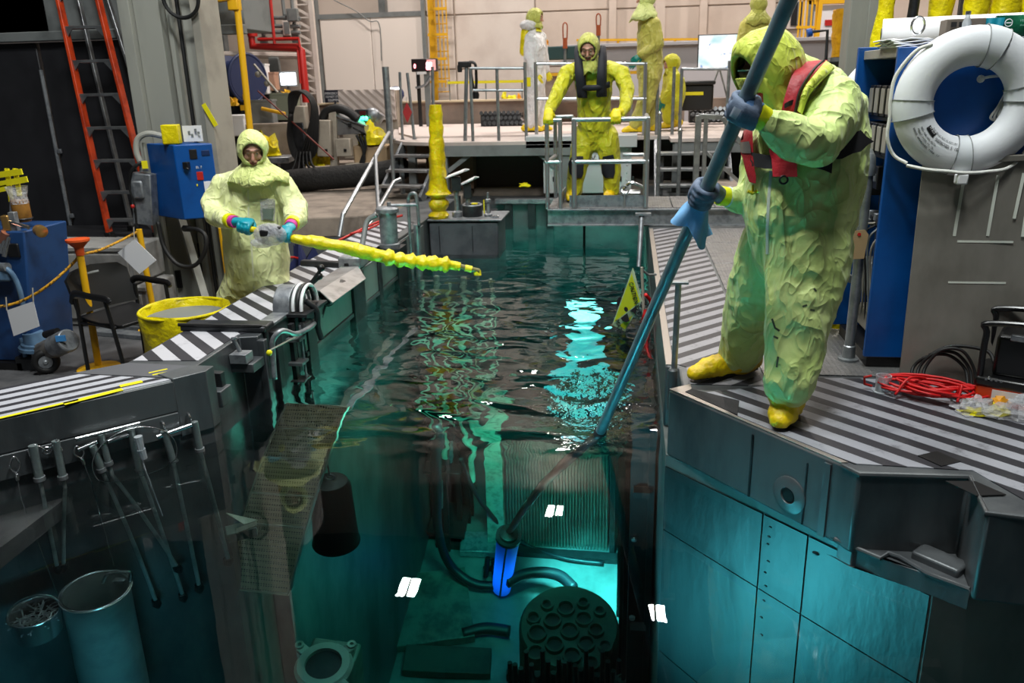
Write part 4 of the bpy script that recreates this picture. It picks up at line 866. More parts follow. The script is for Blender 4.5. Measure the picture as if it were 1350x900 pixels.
# dark door leaves with their seam, the pale ledge over them
dw = thing('dark_double_door', 'tall black double door behind the orange ladder', 'door', V(-7.2, 8.9, FZ)); dw['kind'] = 'structure'; dw.name = 'door_1'
for a in ('category', 'label'): del dw[a]
for x0, x1 in ((-10.6, -8.2), (-8.2, -6.62), (-6.6, -5.0)): MB().box(((x0+x1)/2, 8.95, .72), (x1-x0-.02, .10, 2.64)).done('door_leaf', DARKW, dw, bev=.01)
MB().cyl((-6.61, 8.88, FZ), (-6.61, 8.88, 1.75), .022, None, 8).done('edge_trim', GALV, dw)
for z in (.1, .85): MB().box((-6.56, 8.87, z), (.05, .03, .05)).done('latch', GALV, dw, bev=.006)
ov = tag(MB().box((-7.6, 9.2, 2.75), (7, .7, 1.3)).box((-7.4, 8.85, 2.10), (6.6, .10, .10)).done('trim_1', GREYP, bev=.01), kind='structure')
tag(MB().box((-8.0, 8.95, 2.9), (3.2, .2, 1.5)).done('trim_2', DARKW), kind='structure')
# low plinth carrying the ladder, pale crates before it
tag(MB().box((-6.1, 8.25, FZ+.30), (3.6, 1.1, .60)).done('trim_3', DARKW, bev=.01), kind='structure')
CRT = mat('grey_crate', (152, 150, 147), .6, 0, (2, (104, 102, 100), .4, .7))
for i, (x, y, z, sx, sz, lb) in enumerate(((-4.85, 6.95, FZ, 1.0, .40, 'lower pale grey locker behind the chair and yellow stanchion'), (-4.95, 6.98, FZ+.40, 1.0, .36, 'upper pale grey locker behind the stanchion, topped with yellow grit'))):
    t = thing('storage_locker', lb, 'locker', V(x, y, z))
    MB().box((x, y, z+sz/2), (sx, .5, sz-.01)).done('locker_body', CRT, t, bev=.02)
    MB().box((x+.05, y-.26, z+sz/2), (sx*.8, .02, sz*.6)).done('front_panel', CRT, t, bev=.008)
    MB().box((x, y-.255, z+sz-.03), (sx, .02, .03)).done('lip', CRT, t)
tag(bpy.data.objects['storage_locker.001'])
# orange stepladder
L0 = Y(146, 316, 8.0); lz = FZ+.602
ld = thing('stepladder', 'tall orange stepladder with grey treads standing left of the column', 'ladder', V(L0.x+.15, 8.1, lz))
A0, A1 = Y(146, 316, 8.0), Y(78, 0, 8.35); B0, B1 = Y(206, 300, 8.0), Y(130, 0, 8.35)
A0.z = B0.z = lz
for p, q in ((A0, A1), (B0, B1)): MB().beam(p, p+(q-p)*1.25, .035, .085, (0, 1, 0)).done('side_rail', ORANGE, ld, bev=.006)
A2, B2 = A0+V(-.02, .45, 0), B0+V(.02, .45, 0)
for p, q in ((A2, A1+V(.05, .25, 0)), (B2, B1+V(-.05, .25, 0))): MB().beam(p, p+(q-p)*1.2, .03, .06, (0, 1, 0)).done('rear_rail', ALU, ld, bev=.005)
for y_ in (35, 79, 123, 167, 211, 254, 292, -10):
    k = (316-y_)/316; P, Q = A0+(A1-A0)*k, B0+(B1-B0)*k
    P, Q = V(P.x, P.y, (P.z+Q.z)/2), V(Q.x, Q.y, (P.z+Q.z)/2)
    s_ = MB().beam(P+V(0, .02, 0), Q+V(0, .02, 0), .10, .03).done('tread', ALU, ld, bev=.004)
    MB().ext([P+V(.02, -.03, -.01), P+V(.02, -.03, -.10), P+V(.10, -.03, -.01)], (0, .012, 0)).done('gusset', ALU, s_)
    MB().ext([Q+V(-.02, -.03, -.01), Q+V(-.02, -.03, -.10), Q+V(-.10, -.03, -.01)], (0, .012, 0)).done('gusset', ALU, s_)
for p in (A0, B0, A2, B2): MB().box(p+V(0, 0, .03), (.07, .10, .06)).done('rubber_foot', RUBBER, ld, bev=.008)
# big steel column with flanges, conduit
Cx, Cy = -4.30, 7.85
co_ = thing('building_column', 'broad cream painted steel column behind the left worker', 'column', V(Cx, Cy, FZ)); co_.name = 'trim_4'; co_['kind'] = 'structure'
for a in ('category', 'label'): del co_[a]
CPAINT = mat('column_paint', (152, 152, 144), .5, 0, (1.8, (126, 127, 121), .4, .75, (1, 1, .3)))
cx_ = [Y(p, 0, 7.6).x for p in (157, 172, 206, 232, 252, 263)]
for k, y0, m_ in ((0, 7.55, CPAINT), (1, 7.62, CPAINT), (2, 7.72, OFFW), (3, 7.66, CPAINT), (4, 7.55, OFFW)):
    x0, x1 = cx_[k], cx_[k+1]; MB().box(((x0+x1)/2, (y0+7.96)/2, 4.2), (x1-x0, 7.96-y0, 9.6)).done('flange' if m_ is CPAINT else 'web', m_, co_, bev=.006)
MB().box((cx_[2]+.06, 7.70, 4.2), (.05, .08, 9.6)).done('conduit', CPAINT, co_, bev=.01)
MB().cyl((cx_[3]-.03, 7.66, FZ), (cx_[3]-.03, 7.66, 8), .018, None, 8).done('black_cable', RUBBER, co_)
MB().torus(Y(238, -3, 7.5), .17, .018, (0, 1, .1), 28, 8).done('cable_loop', RUBBER, co_)
MB().box(Y(222, 146, 7.72), (.06, .05, .05)).done('junction_box', CPAINT, co_, bev=.005)
MB().beam(Y(268, 137, 7.53), Y(285, 166, 7.53), .045, .004, (0, 1, 0)).done('tape_strip', YTAPE, co_)
MB().beam((-4.38, 7.5, FZ+.95), (-4.05, 7.2, FZ+.02), .07, .05).done('brace', CPAINT, co_)
MB().box((-4.55, 7.59, FZ+.25), (.05, .03, .18)).done('cleat', BLACK, co_)
# blue electrical cabinet hung on the column: front face turned to the right
F0, F1, F2 = Y(228, 191, 7.0), Y(272, 184, 7.15), Y(193, 191, 7.25)      # front-left top, front-right top, side-left top
z1 = F0.z; z0 = Y(236, 290, 7.0).z
cb_ = thing('electrical_cabinet', 'bright blue electrical cabinet with a red label mounted on the column', 'cabinet', V(F0.x, F0.y, z0))
f1, f2 = V(F1.x, F1.y, 0), V(F2.x, F2.y, 0); f0 = V(F0.x, F0.y, 0); fb = f1+f2-f0
f1.x += .05; fb.x += .05
MB().prism([(p.x, p.y) for p in (f0, f1, fb, f2)], z0, z1).done('cabinet_body', BLUE, cb_, bev=.008)
e_ = (f1-f0).normalized(); nf = V(e_.y, -e_.x, 0); fw = (f1-f0).length; hh = z1-z0
def fp(u, v, o=.004): return f0+e_*(u*fw)+nf*o+V(0, 0, z0+v*hh)
MF = basis(e_, (0, 0, 1))
def fplate(nm, u, v, w_, h_, m_, par, o=.004, th=.006): return MB().box(fp(u, v, o), (w_, th, h_), M=MF @ Matrix(((1, 0, 0), (0, 0, 1), (0, 1, 0)))).done(nm, m_, par, bev=.002)
dd = fplate('cabinet_door', .5, .5, fw*.96, hh*.97, BLUE, cb_)
fplate('meter_window', .48, .87, .065, .085, BLACK, cb_, .012); fplate('maker_plate', .80, .88, .07, .045, mat('dark_plate', (14, 40, 84), .4), cb_, .012)
h_ = MB().box(fp(.27, .73, .03), (.05, .05, .06)).tube([fp(.25, .70, .05), fp(.32, .68, .06)], .010, 8).done('switch_handle', BLACK, cb_, bev=.006)
fplate('red_label', .58, .58, .055, .075, RED, cb_, .012)
nt = fplate('notice', .78, .34, .085, .22, PAPER, cb_, .012); fplate('blue_print', .77, .37, .05, .022, mat('print_blue', (36, 70, 150), .5), nt, .016)
for k in range(4): fplate('print_line', .78, .29-.025*k, .06, .004, GREYP, nt, .016)
text('lettering', 'EL 7', .03, fp(.50, .68, .010), MF, PAPER, cb_)
fplate('yellow_dot', .47, .46, .012, .02, YTAPE, cb_, .012); fplate('yellow_dot', .55, .16, .014, .022, YTAPE, cb_, .012)
t = MB().box(Y(226, 177, 7.08), (.15, .09, .17), .2).done('yellow_pouch', YEL, None, bev=.008, at=Y(226, 189, 7.08)); tag(t, 'yellow taped pouch standing on top of the blue cabinet', 'pouch')
t = MB().box(Y(254, 176, 7.16), (.17, .012, .14), .2).done('paper_card', PAPER, None, at=Y(254, 186, 7.16)); tag(t, 'white printed card propped on top of the blue cabinet', 'card')
for k in range(5):
    q_ = MB().box(Y(245+4.2*k, 172+3*(k % 3), 7.145), (.02, .003, .022+.01*(k % 2)), .2).done('sketch_mark', GREYP, t)
# bent conduit and grey disconnect box beside it
cdq = thing('bent_conduit', 'pale bent conduit running down beside the blue cabinet', 'pipe', Y(200, 300, 7.2))
MB().tube(bez([Y(214, 179, 7.3), Y(195, 176, 7.25), Y(182, 183, 7.22), Y(180, 200, 7.2), Y(186, 216, 7.2)], 8), .028, 10).done('conduit_tube', CPAINT, cdq)
MB().tube([Y(190, 188, 7.28), Y(204, 290, 7.3), V(Y(208, 330, 7.3).x, 7.3, FZ)], .02, 8).done('conduit_tube', CPAINT, cdq)
ds = thing('disconnect_switch', 'grey disconnect switch box with black hose left of the blue cabinet', 'switch', Y(190, 297, 7.15))
P, Q = Y(189, 228, 7.15), Y(193, 295, 7.15)
MB().beam(P, Q, .20, .12, (0, 1, 0)).done('box_body', GALV, ds, bev=.01)
MB().box(Y(182, 250, 7.07), (.10, .03, .16), .1).done('box_cover', GALV, ds, bev=.02)
MB().tube(bez([Y(176, 262, 7.1), Y(171, 245, 7.1), Y(173, 226, 7.08), Y(183, 216, 7.1), Y(191, 214, 7.15)], 8), .016, 8).done('hose', RUBBER, ds)
MB().tube(bez([Y(176, 262, 7.1), Y(179, 275, 7.1), Y(181, 297, 7.1), Y(182, 300, 7.1)], 6), .016, 8).done('hose', RUBBER, ds)
MB().cyl(Y(188, 212, 7.15), Y(190, 226, 7.15), .03, .04, 12).done('gland', GALV, ds)
MB().box(Y(191, 217, 7.1), (.05, .02, .07), .4).done('yellow_tag', YTAPE, ds)
MB().ball(Y(175, 272, 7.05), .02, 10).done('red_cap', RED, ds)
bl = thing('cable_loop', 'thick black cable hanging in a loop under the blue cabinet', 'cable', Y(240, 350, 7.0))
MB().tube(bez([Y(208, 292, 7.0), Y(216, 325, 6.98), Y(234, 348, 6.95), Y(256, 350, 6.95), Y(270, 332, 6.95), Y(271, 312, 6.97), Y(262, 303, 7.0), Y(246, 301, 7.05)], 8), .02, 8).done('cable_tube', RUBBER, bl, smooth=180)
MB().cyl(Y(250, 301, 7.05), Y(243, 301, 7.1), .03, None, 10).done('cable_gland', BLACK, bl)
# yellow hoist post
hp = thing('hoist_post', 'slim yellow post with a square head above the left worker', 'post', V(Y(327, 162, 8.6).x, 8.6, FZ))
P, Q = Y(312, 2, 8.6), Y(329, 165, 8.6); d = Q-P; Q2 = P+d*((FZ-P.z)/d.z)
MB().cyl(P, Q2, .035, None, 14).done('post_tube', YPAINT, hp)
MB().box(Y(309, 5, 8.6), (.11, .11, .13)).done('post_head', YPAINT, hp, bev=.01)
MB().beam(Y(262, 1, 8.5), Y(310, -6, 8.6), .10, .08).done('arm', YPAINT, hp, bev=.006)
# chair, stanchions, rope, signs, bin
chz = FZ
cb0 = G(168, 468, FZ)
chh = thing('mesh_armchair', 'black plastic armchair with a curved back beyond the striped curb', 'chair', V(cb0.x, cb0.y, FZ))
def chp(px, py, y): return Y(px, py, y)
cy0 = 5.75
F_ = [chp(128, 486, cy0-.05), chp(184, 474, cy0-.15), chp(205, 460, cy0+.35), chp(150, 462, cy0+.42)]
for p in F_: p.z = FZ
S_ = [chp(128, 446, cy0-.02), chp(172, 444, cy0-.14), chp(205, 425, cy0+.32), chp(150, 424, cy0+.40)]
zs = .45+FZ
st_ = [V(p.x, p.y, zs) for p in S_]
cxm = sum((p for p in F_), V(0, 0, 0))/4; 
# chair frame of its own: seat faces right and a little towards the viewer
u_ = V(.94, -.34, 0); v_ = V(.34, .94, 0); cc0 = V(-3.83, 5.60, FZ)
def cp(a, b_, z): return cc0+u_*a+v_*b_+V(0, 0, z)
MB().sheet([[cp(a, b_, .45-.03*math.sin(math.pi*(a+.24)/.48)-.02*(a > .2)) for b_ in (-.24, -.12, 0, .12, .24)] for a in (-.24, -.12, 0, .12, .22, .26)], .025).done('seat', BLACK, chh, smooth=60, bev=.006)
bk_ = MB()
rows = []
for k in range(7):
    z = .49+.31*k/6; rows.append([cp(-.24-.10*k/6+.05*abs(b_/.24)**2, b_*(1.05-.25*(k == 6)), z+(.02*(1-abs(b_/.24)) if k == 6 else 0)) for b_ in (-.25, -.17, -.08, 0, .08, .17, .25)])
bk_.sheet(rows, .02).done('backrest', BLACK, chh, smooth=60)
MB().tube([cp(-.335, b_, .755) for b_ in (-.05, -.03, 0, .03, .05)], .016, 8).done('grip_hole', GREYP, chh)
for sb_ in (-1, 1):
    MB().tube(bez([cp(-.28, .25*sb_, .58), cp(-.20, .27*sb_, .66), cp(.0, .28*sb_, .66), cp(.17, .275*sb_, .655), cp(.20, .27*sb_, .63)], 6), [(.026, .014)]*25, 8, False, (0, 0, 1)).done('armrest', BLACK, chh, smooth=60)
    MB().tube([cp(-.22, .26*sb_, .02), cp(-.20, .26*sb_, .62)], .015, 8).done('leg', BLACK, chh)
    MB().tube([cp(.24, .26*sb_, .02), cp(.17, .26*sb_, .45), cp(.15, .27*sb_, .64)], .015, 8).done('leg', BLACK, chh)
MB().tube([cp(-.20, -.26, .43), cp(-.20, .26, .43), cp(.18, .26, .43), cp(.18, -.26, .43)], .013, 8, True).done('seat_frame', BLACK, chh)
def stanch(base, label, hgt=.98, tilt=(0, 0), cap=True):
    t = thing('stanchion', label, 'stanchion', base); tp = base+V(tilt[0], tilt[1], hgt)
    MB().lathe([(.16, 0), (.16, .02), (.03, .04)], base, (0, 0, 1), 20).done('base_plate', YPAINT, t)
    MB().cyl(base+V(0, 0, .02), tp, .026, None, 12).done('post', YPAINT, t)
    if cap: MB().lathe([(.03, -.06), (.035, .0), (.085, .05), (.085, .065), (0, .07)], tp, (0, 0, 1), 18).done('orange_cap', mat('orange_cap', (214, 84, 34), .5), t)
    return tp
sb0 = G(131, 487, FZ); sb0 = V(sb0.x, sb0.y, FZ); d = Y(104, 326, sb0.y)-sb0
tp1 = stanch(sb0, 'yellow stanchion with a flared orange cap left of the black chair', d.z, (d.x, 0))
P = Y(183, 302, 6.6); tp2 = P; s2b = V(Y(196, 380, 6.6).x, 6.62, FZ); d2 = P-s2b
t2_ = stanch(s2b, 'yellow stanchion behind the chair holding the rope end', d2.z, (d2.x, d2.y), False)
ropeY = mat('yellow_rope', (206, 150, 20), .7, 0, (60, (60, 50, 30), .5, .6))
rpt = thing('barrier_rope', 'yellow and black barrier rope slung between the stanchions', 'rope', Y(0, 404, 5.4))
MB().tube(bez([Y(-30, 404, 5.35), Y(0, 404, 5.4), Y(30, 396, 5.45), Y(65, 375, 5.5), Y(98, 345, 5.65), Y(103, 336, sb0.y)], 8), .011, 8).done('rope_run', ropeY, rpt, smooth=180)
MB().tube(bez([Y(103, 336, sb0.y), Y(130, 330, 5.95), Y(155, 319, 6.25), Y(180, 306, 6.55)], 8), .011, 8).done('rope_run', ropeY, rpt, smooth=180)
for i, (pts, y, lb) in enumerate(((((177, 315), (206, 343), (184, 361), (155, 333)), 6.35, 'blank white sign hanging askew from the rope by the column'), (((9, 409), (44, 397), (52, 430), (18, 443)), 5.40, 'blank white sign hanging from the rope before the blue pump cart'))):
    q_ = [Y(a, b_, y) for a, b_ in pts]; t = thing('hanging_sign', lb, 'sign', q_[0])
    MB().ext(q_, (0, .004, 0)).done('sign_card', PAPER, t)
    MB().cyl(q_[0], q_[0]+V(0, .02, .10), .005, None, 6).done('tie', OFFW, t)
    if i: MB().cyl(q_[1], q_[1]+V(0, .02, .10), .005, None, 6).done('tie', OFFW, t)
yb0 = V(-3.24, 5.42, FZ)
yb_ = thing('lined_bin', 'round bin lined with a yellow plastic bag beside the striped curb', 'bin', yb0)
MB().lathe([(.24, 0), (.27, .05), (.29, .50)], yb0, (0, 0, 1), 28).done('bin_body', GREYP, yb_)
mb = MB(); rr = []
for z, r in ((.10, .295), (.25, .31), (.40, .315), (.545, .32), (.565, .312), (.55, .30), (.35, .285), (.12, .25)):
    rr.append([mb.bm.verts.new(yb0+V(r*(1+.03*math.sin(7*a+z*9)+.02*math.sin(13*a))*math.cos(a), r*(1+.03*math.sin(7*a+z*9))*math.sin(a), z+.012*math.sin(3*a))) for a in [2*math.pi*i/40 for i in range(40)]])
for a, b_ in zip(rr, rr[1:]): mb.link(a, b_)
mb.done('bag_liner', YEL, yb_, smooth=60)
MB().torus(yb0+V(0, 0, .555), .315, .012, (0, 0, 1), 32, 8).done('bag_rim', YEL, yb_)
tag(MB().cyl(V(Y(306, 400, 6.75).x, 6.75, FZ), Y(292, 300, 6.75), .03, None, 10).done('yellow_pole', YPAINT, None, at=V(Y(306, 400, 6.75).x, 6.75, FZ)), 'yellow pole leaning behind the left worker, low by the bin', 'pole')
# blue pump cart with valves, taped marker and brown jar
pcx = Y(18, 480, 5.62)
pc_ = thing('pump_cabinet', 'dark blue pump cabinet at the left edge with valves on top', 'cabinet', V(-4.95, 5.72, FZ))
tl_, tr_ = Y(-60, 300, 5.6), Y(33, 298, 5.6); br_, bl_ = Y(64, 440, 5.6), Y(-60, 505, 5.6)
zt2 = tl_.z-.02; xr = Y(52, 480, 5.6).x; xr2 = tr_.x+.02
MB().ext([V(-5.6, 5.55, FZ+.06), V(xr, 5.55, FZ+.06), V(xr2, 5.55, zt2), V(-5.6, 5.55, zt2)], (0, .5, 0)).done('cabinet_body', BLUED, pc_, bev=.012)
MB().box((-5.2, 5.75, FZ+.03), (.9, .5, .06)).done('plinth', BLACK, pc_)
MB().box(Y(18, 330, 5.545), (.10, .02, .11)).done('socket_plate', BLACK, pc_, bev=.01)
pv = thing('valve_manifold', 'small brass and steel valve manifold on top of the blue pump cabinet', 'valve', Y(20, 292, 5.6))
MB().cyl(Y(-5, 286, 5.6), Y(38, 300, 5.55), .014, None, 10).done('pipe', BRIGHT, pv)
MB().box(Y(19, 293, 5.6), (.05, .05, .16), .1).done('bracket_plate', GALV, pv, bev=.004)
BRASS = mat('brass', (190, 150, 90), .3, .8)
MB().lathe([(.04, 0), (.045, .02), (.045, .07), (.03, .075), (.0, .075)], Y(50, 303, 5.55), (.8, -.5, -.1), 18).done('valve_cap', BRASS, pv)
MB().box(Y(9, 294, 5.58), (.06, .05, .12), .2).done('valve_block', BRASS, pv, bev=.01)
MB().cyl(Y(2, 318, 5.55), Y(8, 306, 5.55), .035, None, 12).done('copper_plug', mat('copper', (176, 120, 100), .35, .7), pv)
for k in range(3): MB().cyl(Y(-2+4*k, 330+4*k, 5.52), Y(2+5*k, 312, 5.55), .02, None, 10).done('fitting', BRIGHT, pv)
jm = thing('yellow_marker', 'crossed yellow tape marker above the blue pump cabinet', 'marker', Y(10, 286, 5.75))
for a, b_ in (((-12, 232), (29, 226)), ((-12, 245), (36, 236)), ((-12, 252), (10, 247))): MB().beam(Y(*a, 5.75), Y(*b_, 5.75), .012, .045, (0, 0, 1)).done('tape_band', YTAPE, jm)
for a, b_ in (((9, 222), (15, 266)), ((20, 222), (26, 258))): MB().beam(Y(*a, 5.76), Y(*b_, 5.76), .036, .012, (0, 1, 0)).done('tape_band', YTAPE, jm)
MB().cyl(Y(15, 262, 5.76), Y(14, 300, 5.70), .012, None, 8).done('stem', GALV, jm)
jr = thing('sample_jar', 'brown sample jar in a clear bag above the pump cabinet', 'jar', Y(31, 294, 5.72))
MB().lathe([(.055, 0), (.065, .02), (.065, .15), (.062, .165), (0, .165)], Y(31, 292, 5.72), (0, 0, 1), 18).done('jar_body', mat('brown_contents', (150, 104, 40), .5, 0, (14, (112, 74, 26), .4, .7)), jr)
MB().lathe([(.067, .14), (.06, .19), (.08, .27)], Y(31, 292, 5.72), (0, 0, 1), 14, False).done('clear_bag', BAG, jr)
MB().torus(Y(31, 291, 5.72)+V(0, 0, .02), .067, .006, (0, 0, 1), 18, 6).done('dark_band', BLACK, jr)
wc = thing('wheeled_pump', 'small wheeled pump with grey motor and two black tyres by the blue cabinet', 'pump', V(-4.55, 5.5, FZ))
LBL = mat('pale_blue_paint', (96, 128, 158), .45, 0, (6, (76, 104, 132), .4, .7))
for (px, py), y in (((63, 488), 5.45), ((27, 486), 5.62)):
    c_ = Y(px, py, y); c_.z = FZ+.10; w_ = MB().torus(c_, .072, .030, (.55, -.85, 0), 26, 10, squash=1.1).done('tyre', RUBBER, wc, smooth=180)
    MB().lathe([(.05, -.03), (.055, .0), (.05, .028), (.02, .03), (.012, .04), (0, .04)], c_, (.55, -.85, 0), 20).done('wheel_hub', GALV, w_)
MB().ext([Y(27, 490, 5.55), Y(46, 490, 5.5), Y(46, 480, 5.5), Y(36, 474, 5.52), Y(30, 478, 5.55)], (0, .12, 0)).done('foot_bracket', LBL, wc, bev=.004)
MB().cyl(Y(28, 445, 5.55), Y(35, 476, 5.52), .018, None, 10).done('leg_tube', LBL, wc)
MB().cyl(Y(43, 438, 5.58), Y(47, 452, 5.58), .075, .085, 18).done('riser_pipe', LBL, wc)
MB().lathe([(.12, 0), (.12, .025), (.10, .03), (.10, .05), (.0, .05)], Y(47, 460, 5.56), (0.1, 0, 1), 20).done('flange', LBL, wc)
MB().cyl(Y(54, 466, 5.55), Y(88, 450, 5.45), .085, None, 20).done('motor_body', mat('motor_grey', (112, 108, 104), .45, .3), wc, bev=.01)
MB().cyl(Y(73, 456, 5.49), Y(91, 448, 5.44), .09, None, 20).done('end_bell', GALV, wc, bev=.012)
MB().cyl(Y(60, 441, 5.5), Y(76, 437, 5.47), .03, None, 12).done('capacitor', BLACK, wc)
MB().box(Y(80, 446, 5.37), (.07, .012, .045), .4).done('maker_label', mat('label_blue', (60, 130, 190), .5), wc)
MB().box(Y(50, 478, 5.6), (.25, .2, .16)).done('pump_housing', DSTEEL, wc, bev=.02)
MB().tube(bez([Y(-10, 345, 5.5), Y(10, 355, 5.48), Y(22, 372, 5.5), Y(30, 400, 5.52), Y(33, 432, 5.55)], 6), .02, 8).done('hose', LBL, wc, smooth=180)
ar = thing('air_regulator', 'pale blue regulator fitting on the front of the pump cabinet', 'regulator', Y(5, 372, 5.5)); MB().box(Y(3, 362, 5.5), (.14, .08, .10), .2).done('body', LBL, ar, bev=.02)
MB().cyl(Y(-4, 352, 5.5), Y(10, 352, 5.48), .035, None, 12).done('cap', GALV, ar)
fls = thing('floor_track', 'scuffed steel track with a yellow end on the floor behind the chair', 'track', V(-4.3, 6.35, FZ))
MB().box((-4.05, 6.35, FZ+.02), (1.5, .12, .04), -.2).done('track_bar', GALV, fls, bev=.004); MB().box((-3.55, 6.24, FZ+.045), (.35, .14, .012), -.2).done('yellow_end', YTAPE, fls)
MB().box((-4.3, 6.6, FZ+.015), (1.3, .05, .03), -.2).done('track_bar', GALV, fls)
# ---------------------------------------------------------------- fittings on the left curb
wn = thing('winch_drum', 'grey half-round winch cover with black knobs on the left curb', 'winch', G(388, 410))
wc0 = G(390, 408)
MB().ext([wc0+V(0, -.10, 0)+V(0, .0, 0)+V(0, .20*0, 0)]+[], (0, 0, 0)) if False else None
mb = MB(); prof = [V(-.0, .16*math.cos(a), .03+.15*math.sin(a)) for a in [math.pi*i/14 for i in range(15)]]
mb.ext([wc0+V(-.10, 0, 0)+p for p in prof]+[wc0+V(-.10, -.16, 0), wc0+V(-.10, .16, 0)], (.12, 0, 0)).done('cover', GALV, wn, bev=.006)
for k in range(3): MB().torus(wc0+V(.045+.03*k, 0, .03), .15, .012, (1, 0, 0), 20, 6, 0, math.pi).done('band', WHITE if k % 2 == 0 else BLACK, wn)
for dz, dx in ((.10, .14), (.16, .16)): MB().cyl(wc0+V(.05, .08, .12), wc0+V(dx, .14, dz+.1), .012, None, 8).ball(wc0+V(dx, .14, dz+.11), .028, 12).done('knob_lever', BLACK, wn)
MB().tube(bez([wc0+V(.10, -.05, .08), wc0+V(.16, -.02, .0), wc0+V(.15, .0, -.12), wc0+V(.16, .02, -.22)], 6), .022, 8).done('chain', DSTEEL, wn, smooth=60)
MB().box(wc0+V(.03, 0, .01), (.26, .40, .02)).done('base_plate', DSTEEL, wn)
MB().box(Y(353, 385, 0)if False else G(370, 388)+V(0, 0, .012), (.05, .05, .02)).done('yellow_scrap', YTAPE, wn)
mh = thing('camera_hood', 'bright sheet metal hood over a black camera on the left curb', 'hood', G(450, 380))
h1, h2, h3, h4, h5, h6 = G(424, 382, .04), G(473, 352, .04), G(482, 367, -.03), G(438, 399, -.03), G(417, 386, .02), G(466, 350, .02)
h1, h2 = G(418, 384, .045), G(470, 353, .045); h3, h4 = G(481, 368, .0), G(440, 401, .0); k1, k2 = V(-2.34, 0, .03), None
hx = -2.10
A_, B_ = Y(420, 384, 5.75), Y(472, 352, 6.5)
A_, B_ = X(421, 384, -2.27), X(472, 352, -2.27); C_, D_ = X(482, 368, -2.12), X(438, 400, -2.12); E_, F2_ = V(-2.42, A_.y, A_.z-.005), V(-2.42, B_.y, B_.z-.005)
MB().sheet([[E_, F2_], [A_, B_], [D_, C_]], .008).done('hood_sheet', mat('dull_tin', (190, 190, 190), .34, .75, (7, (150, 150, 150), .4, .7)), mh, smooth=0)
cmc = A_+V(.03, .06, -.08); MB().cyl(cmc, cmc+V(0, .35, .02), .055, None, 18).lathe([(.05, 0), (.035, .02)], cmc, (0, -1, 0), 16).done('camera_body', BLACK, mh)
MB().tube(bez([cmc+V(-.02, .02, -.04), cmc+V(-.05, -.02, -.15), cmc+V(-.08, .0, -.28), cmc+V(-.1, .05, -.38)], 6), .009, 6).done('cable', RUBBER, mh, smooth=180)
hpz = thing('curb_hose', 'grey hose and bracket bent over the left curb edge above the canal', 'hose', X(360, 455, -2.26))
MB().tube(bez([X(362, 500, -2.24), X(360, 470, -2.24), X(360, 448, -2.23), X(372, 436, -2.18), X(390, 440, -2.16), X(408, 432, -2.16), X(416, 424, -2.18)], 8), .018, 10).done('hose_tube', GALV, hpz, smooth=180)
MB().tube([X(355, 462, -2.22), X(398, 440, -2.18), X(418, 415, -2.18)], .006, 6).done('tie_rod', OFFW, hpz)
for y_, z_ in ((5.02, -.13), (5.02, -.30), (5.03, -.44)): MB().box((-2.22, y_, z_), (.10, .12, .02)).done('bracket_plate', STEEL, hpz)
MB().box((-2.25, 5.03, -.28), (.03, .05, .5)).done('bracket_post', DSTEEL, hpz)
MB().tube([V(-2.20, 5.06, -.05), V(-2.19, 5.06, -.42)], .008, 6).done('tie_rod', GALV, hpz)
MB().cyl(X(398, 430, -2.2), X(408, 424, -2.2), .03, None, 10).done('coupling', BRIGHT, hpz)
MB().ball(X(355, 465, -2.2), .02, 10).done('yellow_cap', YTAPE, hpz)
ml = thing('mooring_bar', 'dark steel bar with a grey block lying across the curb under the yellow tool', 'bar', G(430, 350))
MB().beam(G(398, 346, .03), G(462, 349, .03), .07, .05).done('bar', DSTEEL, ml, bev=.01); MB().box(G(466, 343, .05), (.20, .24, .10)).done('block', GALV, ml, bev=.015)
fc_ = thing('filter_canister', 'upright grey filter canister with a hose on the left curb', 'canister', G(513, 322))
f0_ = G(514, 325, 0); kk = .10
MB().lathe([(.10, 0), (.10, .03), (.085, .04), (.085, .33), (.11, .335), (.11, .37), (.09, .385), (0, .39)], f0_, (0, 0, 1), 26).done('canister_body', GALV, fc_)
MB().cyl(f0_+V(.02, 0, .38), f0_+V(.02, 0, .43), .02, None, 10).done('top_valve', GALV, fc_)
MB().tube(bez([f0_+V(-.11, 0, .31), f0_+V(-.2, -.02, .25), f0_+V(-.22, -.1, .12), f0_+V(-.22, -.2, .0)], 6), .026, 8).done('hose', GREYP, fc_, smooth=180)
MB().cyl(f0_+V(.02, 0, .40), f0_+V(.26, .1, .39), .014, None, 8).done('side_pipe', GALV, fc_)
MB().box(f0_+V(0, 0, -.02), (.26, .26, .04)).done('foot', DSTEEL, fc_)
gh = thing('grab_handle', 'narrow steel grab hoop on a post at the pool edge beside the canister', 'handle', G(543, 330))
g0 = G(541, 330, -.3)
MB().tube(bez([V(-2.22, 8.1, -.6), V(-2.22, 8.1, .25), V(-2.21, 8.1, .40), V(-2.17, 8.1, .44), V(-2.13, 8.1, .40), V(-2.12, 8.1, .1)], 8), .018, 10).done('hoop', PIPE, gh, smooth=180)
MB().cyl((-2.15, 8.12, -1.5), (-2.15, 8.12, .12), .035, None, 14).done('post', PIPE, gh)
bb = thing('blue_bag', 'dark blue cloth bag slumped on the floor behind the yellow tool', 'bag', V(-3.20, 7.6, FZ))
crumple(V(-3.20, 7.6, FZ), .24, .2, .62, 5.5, 20, 12).done('bag_cloth', mat('navy_cloth', (18, 28, 74), .8), bb, smooth=60)
MB().torus(V(-3.22, 7.42, -.25), .17, .012, (.8, -.5, .3), 24, 6).done('red_piping', RED, bb)
